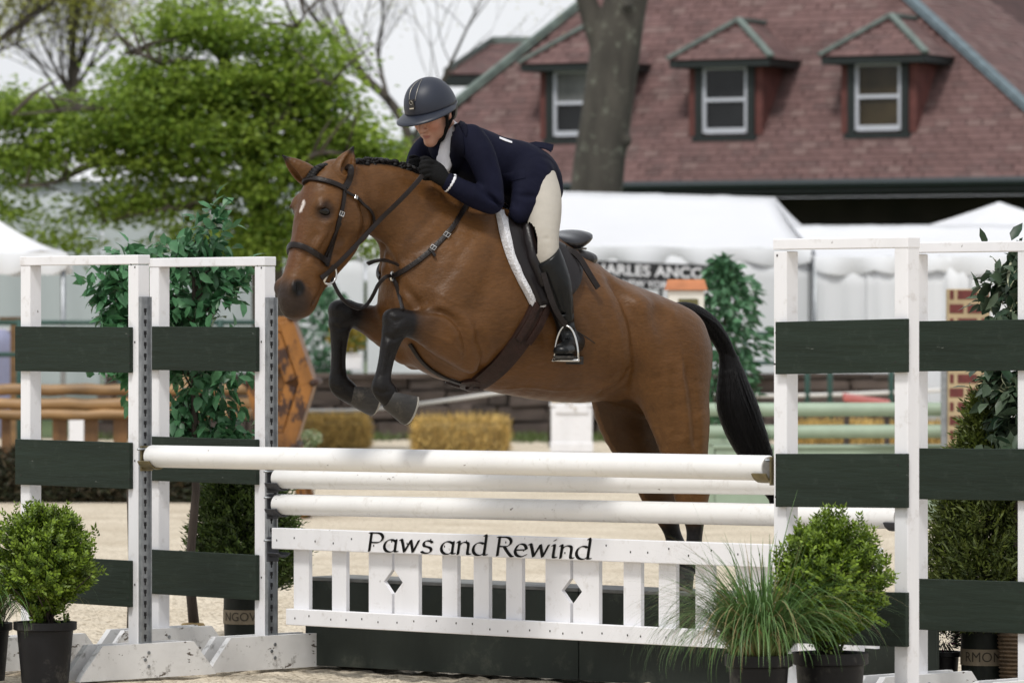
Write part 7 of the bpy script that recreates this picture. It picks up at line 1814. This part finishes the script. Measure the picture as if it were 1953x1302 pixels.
far_tree(618, 73.2, 545, 735, 66, 1500, 42, 'bushy artificial tree behind the stone wall beside the horse forelegs')
# pale green jump with brick pattern standards
D5 = 41.0; k9 = D5 / F
for i, (py, r_) in enumerate(((781, 13), (823, 13))):
    a, b = P(1338, py, D5 + .3), P(1842, py - 1, D5 - .1); pole('jump_pole', a, b, r_ * k9, m_pale, ('pale green jump pole, upper of two before the straw bales', 'pale green jump pole, lower one above the pale green box')[i], 'pale green jump poles', False)
c = P(1600, 620, D5); bx_ = empty('wall_box', (c.x, c.y + .25, 0), 0, 'pale green low box under the pale green poles', 'wall box', 'low wall boxes'); hb_ = CH + (HY - 852) * k9
for nm, cc, ex, ey, ez in (('front_panel', (0, -.15, hb_ / 2), (.96, 0, 0), (0, .012, 0), (0, 0, hb_ / 2 - .012)), ('back_panel', (0, .15, hb_ / 2), (.96, 0, 0), (0, .012, 0), (0, 0, hb_ / 2 - .012)), ('lid', (0, 0, hb_), (.98, 0, 0), (0, .18, 0), (0, 0, .012))):
    mb = MB(); mb.box(cc, ex, ey, ez, .003); mb.build(nm, m_pale, bx_)
def brick_pillar(px0, px1, py0, D, label):
    kk = D / F; c = P((px0 + px1) / 2, 620, D); w = (px1 - px0) * kk / 2; h = CH + (HY - py0) * kk; root = empty('brick_pattern_standard', (c.x, c.y, 0), 0, label, 'jump standard', 'brick pattern standards')
    mb = MB(); mb.box((0, 0, h / 2), (w, 0, 0), (0, .09, 0), (0, 0, h / 2), .005); mb.build('panel', mat('cream_brick_ground', (.42, .33, .20), .8, var=.2, vscale=6), root); mk = mat('painted_brick', (.13, .03, .027), .8, var=.3, vscale=20)
    bh = .068; z = h - .045; row = 0
    while z > .06:
        bw = .145; x = -w + (.02 if row % 2 == 0 else .0)
        segs = ((-w + .015, -w + .045), (-w + .075, -w + .225), (-w + .258, w - .01)) if row % 2 == 0 else ((-w + .012, -w + .12), (-w + .15, -w + .29))
        for x0, x1 in segs:
            x1 = min(x1, w - .008)
            if x1 - x0 > .015: mb = MB(); mb.box(((x0 + x1) / 2, -.092, z), ((x1 - x0) / 2, 0, 0), (0, .003, 0), (0, 0, bh / 2), .001); mb.build('brick', mk, root)
        z -= .108; row += 1
    mb = MB(); mb.box((-w - .025, -.02, h * .44), (.022, 0, 0), (0, .03, 0), (0, 0, h * .40)); mb.build('track', m_galv, root)
brick_pillar(1806, 1886, 551, 40.6, 'cream standard painted with red bricks behind the ivy')
# red plank
c = P(1650, 620, 60); rp = empty('red_plank', (c.x, c.y, 0), 0, 'red plank leaning before the stone wall beyond the pale green poles', 'plank'); kk = 60 / F
mb = MB(); a, b = Vector((-42 * kk, 0, CH + (HY - 757) * kk)), Vector((46 * kk, -.2, CH + (HY - 770) * kk)); mb.box((a + b) / 2, (b - a) / 2, (0, .12, .02), (0, 0, .03), .006); mb.build('board', mat('red_paint', (.38, .10, .085), .6, var=.2), rp)
for p in (a, b):
    mb = MB(); mb.box((p.x * .85, p.y, p.z / 2 - .02), (.03, 0, 0), (0, .05, 0), (0, 0, p.z / 2 - .02)); mb.build('trestle', m_bark, rp)
# log fence jump on the left
D7 = 46.0; k7 = D7 / F; c = P(120, 620, D7)
m_log = mat('varnished_log', (.27, .158, .066), .5, var=.5, vscale=7, bump=.4, bscale=16, stretch=(.35, 1, 1), dirt=(.06, .03, .015), dirt_scale=5, dirt_amt=.75)
m_log2 = mat('varnished_slat', (.20, .10, .036), .55, var=.5, vscale=9, bump=.4, bscale=16, stretch=(1, 1, .3), dirt=(.05, .022, .010), dirt_scale=6, dirt_amt=.8)
lj = empty('log_jump', (c.x, c.y, 0), 0, 'varnished log jump with upright slats behind the standard with the brass cup', 'log jump')
for py, r_ in ((743, 11), (770, 11), (790, 10)):
    mb = MB(); zz = CH + (HY - py) * k7; n = 16; pts = [Vector(((-80 - 120 + (560) * i / n) * k7, .04 * math.sin(py), zz + .006 * math.sin(i * 1.9 + py))) for i in range(n + 1)]; mb.tube(pts, [r_ * k7 * (1 + .06 * math.sin(i * 2.7 + py)) for i in range(n + 1)], 12); mb.build('log', m_log, lj, smooth=True)
for px0, px1 in ((-60, -25), (2, 20), (58, 78), (100, 128), (160, 187), (216, 243), (282, 305), (330, 355)):
    mb = MB(); z1 = CH + (HY - 798) * k7; mb.box((((px0 + px1) / 2 - 120) * k7, .03, z1 / 2), ((px1 - px0) / 2 * k7, 0, 0), (0, .02, 0), (0, 0, z1 / 2), .004); mb.build('slat', m_log2, lj)
for px in (-75, 350):
    mb = MB(); mb.tube([((px - 120) * k7, .12, 0), ((px - 120) * k7, .12, CH + (HY - 715) * k7)], .06, 10); mb.build('post', m_log, lj, smooth=True)
# white uprights and grey panel behind the log jump
c = P(146, 620, 50); wp_ = empty('white_trestle', (c.x, c.y, 0), 0, 'white trestle seen between the slats of the log jump', 'trestle'); kk = 50 / F
for px0, px1, py0 in ((131, 160, 790),): mb = MB(); z1 = CH + (HY - py0) * kk; mb.box((0, 0, z1 / 2), (14 * kk, 0, 0), (0, .04, 0), (0, 0, z1 / 2), .004); mb.build('upright', m_white, wp_)
mb = MB(); z1 = CH + (HY - 772) * kk; mb.box((-4 * kk, 0, z1), (44 * kk, 0, 0), (0, .05, 0), (0, 0, 8 * kk), .004); mb.build('crossbar', m_white, wp_)
# charred timber jump end
D8 = 42.0; kt = D8 / F; c = P(540, 620, D8); tj = empty('charred_timber_jump', (c.x, c.y, 0), 0, 'hexagonal charred orange timber jump beside the small straw bale', 'timber jump')
m_char = mat('charred_timber', (.27, .11, .020), .5, var=.6, vscale=6, bump=.4, bscale=18, stretch=(1, 1, .4), dirt=(.055, .024, .012), dirt_scale=7.0, dirt_amt=.95, chips=((.040, .016, .009), 6.0, .535, (1, 1, .45)))
m_char2 = mat('charred_dark', (.055, .022, .012), .7, var=.5, vscale=8)
hexp = [(556, 606), (598, 730), (560, 852), (502, 852), (470, 730), (506, 606)]
V6 = [Vector(((x - 540) * kt, 0, CH + (HY - y) * kt)) for x, y in hexp]
cen = sum(V6, Vector()) / 6
for i in range(6):
    a, b = V6[i], V6[(i + 1) % 6]; d = (b - a).normalized(); nrm = Vector((d.z, 0, -d.x)); nrm = nrm if nrm.dot((a + b) / 2 - cen) > 0 else -nrm
    for k, (o_, w_) in enumerate(((0, .060), (-.115, .050))):
        mb = MB(); mb.box((a + b) / 2 + nrm * (o_ - .05) + Vector((0, -.03 * (k == 0) + .0035 * i, 0)), d * ((b - a).length / 2 + o_ * .55 - .01), Vector((0, .05, 0)), nrm * w_, .006); mb.build('beam', m_char, tj)
    mb = MB(); mb.box((a + b) / 2 - nrm * .03 + Vector((0, .65 + .002 * i, 0)), d * ((b - a).length / 2 - .02), Vector((0, .58, 0)), nrm * .02, .004); mb.build('side_board', m_char, tj)
    p = a; mb = MB(); mb.tube([p + Vector((0, -.09, 0)), p + Vector((0, 1.25, 0))], .03, 8); mb.build('corner_pole', m_char2, tj, smooth=True)
zs_ = [V6[5].z, V6[4].z, V6[3].z]; x0_, x1_ = V6[4].x, V6[1].x
for i in range(9):
    za, zb2 = zs_[0] + (zs_[2] - zs_[0]) * i / 9, zs_[0] + (zs_[2] - zs_[0]) * (i + 1) / 9; zc = (za + zb2) / 2
    hw_ = np.interp(zc, [zs_[2], zs_[1], zs_[0]], [V6[2].x - V6[3].x, x1_ - x0_, V6[0].x - V6[5].x]) / 2 - .05
    mb = MB(); mb.box((cen.x, .030 + .004 * (i % 2), zc), (hw_, 0, 0), (0, .012, 0), (0, 0, abs(za - zb2) / 2 - .004), .003); mb.build('plank', m_char, tj)
for sx in (V6[2], V6[3]):          # splayed feet under the frame
    s_ = 1 if sx is V6[2] else -1
    for yy in (.0, 1.15):
        mb = MB(); a_, b_ = Vector((sx.x - .03 * s_, yy, sx.z + .05)), Vector((sx.x + .10 * s_, yy, -.01)); mb.tube([a_, b_], .045, 8); mb.build('foot', m_char, tj, smooth=True)
# green pipe fence on the left and right
m_pipe = mat('green_pipe', (.018, .062, .050), .5, var=.2)
def pipe_fence(px0, px1, D, pys, posts, label):
    kk = D / F; c = P(px0, 620, D); root = empty('pipe_fence', (c.x, c.y, 0), 0, label, 'fence', 'green pipe fences')
    for py in pys: mb = MB(); zz = CH + (HY - py) * kk; mb.tube([(0, 0, zz), ((px1 - px0) * kk, 0, zz)], .026, 8); mb.build('rail', m_pipe, root, smooth=True)
    for px in posts: mb = MB(); mb.tube([((px - px0) * kk, 0, 0), ((px - px0) * kk, 0, CH + (HY - pys[0] + 6) * kk)], .035, 8); mb.build('post', m_pipe, root, smooth=True)
pipe_fence(-150, 520, 56, (615, 676), (-120, 37, 230, 420), 'green pipe fence behind the log jump'); pipe_fence(1400, 1760, 66, (636, 692), (1420, 1540, 1583, 1700), 'green pipe fence before the long tent behind the horse tail')
# covered table with blue cloth at the left edge
c = P(-12, 620, 60); tb_ = empty('draped_table', (c.x, c.y, 0), 0, 'table draped in pale blue cloth behind the green pipe fence', 'table'); kk = 60 / F; zt_ = CH + (HY - 628) * kk
sheet('tablecloth', (-.5, -.25, .25), (.24, -.25, .25), (.24, -.25, zt_), (-.5, -.25, zt_), mat('pale_blue_cloth', (.42, .45, .66), .8, var=.1), tb_, 24, 5, 0, .02, 4)
mb = MB(); mb.box((-.13, .05, zt_), (.40, 0, 0), (0, .30, 0), (0, 0, .015)); mb.build('top', m_white, tb_)
for a in (-.45, .18): mb = MB(); mb.box((a, .2, zt_ / 2 - .01), (.025, 0, 0), (0, .025, 0), (0, 0, zt_ / 2 - .01)); mb.build('leg', m_bark, tb_)
c = P(30, 620, 58); ps = empty('timber_post', (c.x, c.y, 0), 0, 'ochre timber post with a short arm by the green pipe fence', 'post'); kk = 58 / F; mb = MB(); zz = CH + (HY - 606) * kk; mb.box((0, 0, zz / 2), (.055, 0, 0), (0, .05, 0), (0, 0, zz / 2), .004); mb.build('shaft', m_log, ps); mb = MB(); mb.box((-.05, -.055, zz - .03), (.13, 0, 0), (0, .004, 0), (0, 0, .04), .002); mb.build('arm', m_log, ps)
# brush hedges on the ground, ground cover and grass
def brush(name, px0, px1, py0, py1, depth, n, cols, seed, label, cat='brush', L=.13):
    D = 15360 / (py1 - 620); kk = D / F; c = P((px0 + px1) / 2, 620, D); root = empty(name, (c.x, c.y, 0), 0, label, cat, 'evergreen brush on the sand'); r2 = np.random.default_rng(seed); w = (px1 - px0) * kk / 2; h = CH + (HY - py0) * kk
    C = np.stack([r2.uniform(-w, w, n), r2.uniform(0, depth, n), np.abs(r2.uniform(0, 1, n)) ** 1.3 * h * .92], 1); C[:, 2] *= .8 + .25 * np.sin(C[:, 0] * 5 + seed) * np.sin(C[:, 0] * 2.1); D_ = r2.standard_normal((n, 3)) * np.array([1, .7, .5]) + [0, -.3, .12]; ci = r2.integers(0, len(cols), n); col = np.array(cols)[ci] * r2.uniform(.6, 1.3, (n, 1))
    cloud('boughs', C, D_, r2.standard_normal((n, 3)), r2.uniform(.6, 1.2, n) * L, L * .16, col, m_leaf_arb, root, droop=.15)
    mb = MB()
    for i in range(16): x = -w + 2 * w * (i + .5) / 16; mb.tube([(x, depth * .5, .02), (x + .15, depth * .3, h * .4), (x + .3, depth * .1, h * .6)], [.012, .009, .004], 5)
    mb.build('twigs', m_twig, root)['kind'] = 'stuff'
BR = [(.055, .048, .024), (.040, .045, .018), (.075, .058, .03), (.03, .04, .016)]
brush('evergreen_brush', -60, 250, 850, 956, .9, 7000, BR, 51, 'dull olive brush heaped at the foot of the log jump')
brush('evergreen_brush', 240, 520, 862, 956, .8, 4200, BR, 52, 'dull olive brush behind the leafy artificial tree')
brush('evergreen_brush', 1340, 1660, 918, 966, .7, 4200, [(.04, .075, .028), (.06, .085, .035), (.05, .05, .03)], 53, 'green brush lying under the pale green jump')
brush('evergreen_brush', 1680, 1830, 905, 985, .7, 2600, [(.035, .055, .025), (.05, .07, .03)], 54, 'green brush beside the brick pattern standard and the conifer')
brush('evergreen_brush', 100, 190, 705, 724, .5, 1500, [(.03, .075, .04), (.02, .05, .03)], 55, 'dark green boughs on the ground behind the log jump') if False else None
r2 = np.random.default_rng(60); n = 16000; X_ = r2.uniform(P(150, 0, 70).x, P(1950, 0, 70).x, n); Y_ = r2.uniform(67.6, 70.9, n); keep = (np.sin(X_ * 1.3) + np.sin(X_ * 3.1 + 2) + r2.standard_normal(n) * .9 + (Y_ - 69.6) * 1.2) > .2; X_, Y_ = X_[keep], Y_[keep]; n = len(X_)
gr = cloud('grass', np.stack([X_, Y_, np.full(n, -.01)], 1), r2.standard_normal((n, 3)) * [.5, .5, .2] + [0, 0, 1], r2.standard_normal((n, 3)), r2.uniform(.06, .17, n), .02, np.array([.085, .125, .03]) * r2.uniform(.6, 1.3, (n, 1)), m_blade, None); tag(gr, 'short green grass along the foot of the stone wall', 'grass', None, 'stuff')
# grassy bank beyond the wall, up to the tents and barn
lw = MB(); lw.add([(-300, 71.6, .004), (300, 71.6, .004), (300, 900, .004), (-300, 900, .004)], [(0, 1, 2, 3)]); o = lw.build('lawn', mat('lawn_green', (.075, .11, .035), .95, var=.4, vscale=2, bump=.6, bscale=15)); o['kind'] = 'structure'
# small pale flowers by the timber jump
c = P(585, 620, 47); fp = empty('flower_clump', (c.x, c.y, 0), 0, 'pale green white flower clump at the foot of the charred timber jump', 'flowers'); flowers(fp, (0, 0, CH + (HY - 838) * 47 / F), (.12, .12, .08), 260, [(.42, .46, .30), (.22, .30, .14)], 9, .04); mb = MB()
for i in range(7): mb.tube([(.02 * i - .06, 0, 0), (.03 * i - .09, 0, CH + (HY - 838) * 47 / F)], .006, 5)
mb.build('stalks', m_bark, fp)['kind'] = 'stuff'
# a low far wood that closes the horizon
r2 = np.random.default_rng(71); n = 26000; a = r2.uniform(-1.15, 1.15, n); rr = r2.uniform(215, 245, n); hgt = 4.2 + 1.0 * np.sin(a * 23) + .7 * np.sin(a * 61 + 1); C = np.stack([rr * np.sin(a), rr * np.cos(a), r2.random(n) ** .8 * hgt], 1)
K = r2.random((n, 1)); fw = cloud('far_wood', C, r2.standard_normal((n, 3)), r2.standard_normal((n, 3)), r2.uniform(.9, 1.9, n), r2.uniform(.6, 1.3, n), np.array([.04, .065, .02]) * (1 - K) + np.array([.11, .15, .045]) * K, m_tree, None); tag(fw, 'low far wood closing the horizon', 'wood', None, 'stuff')
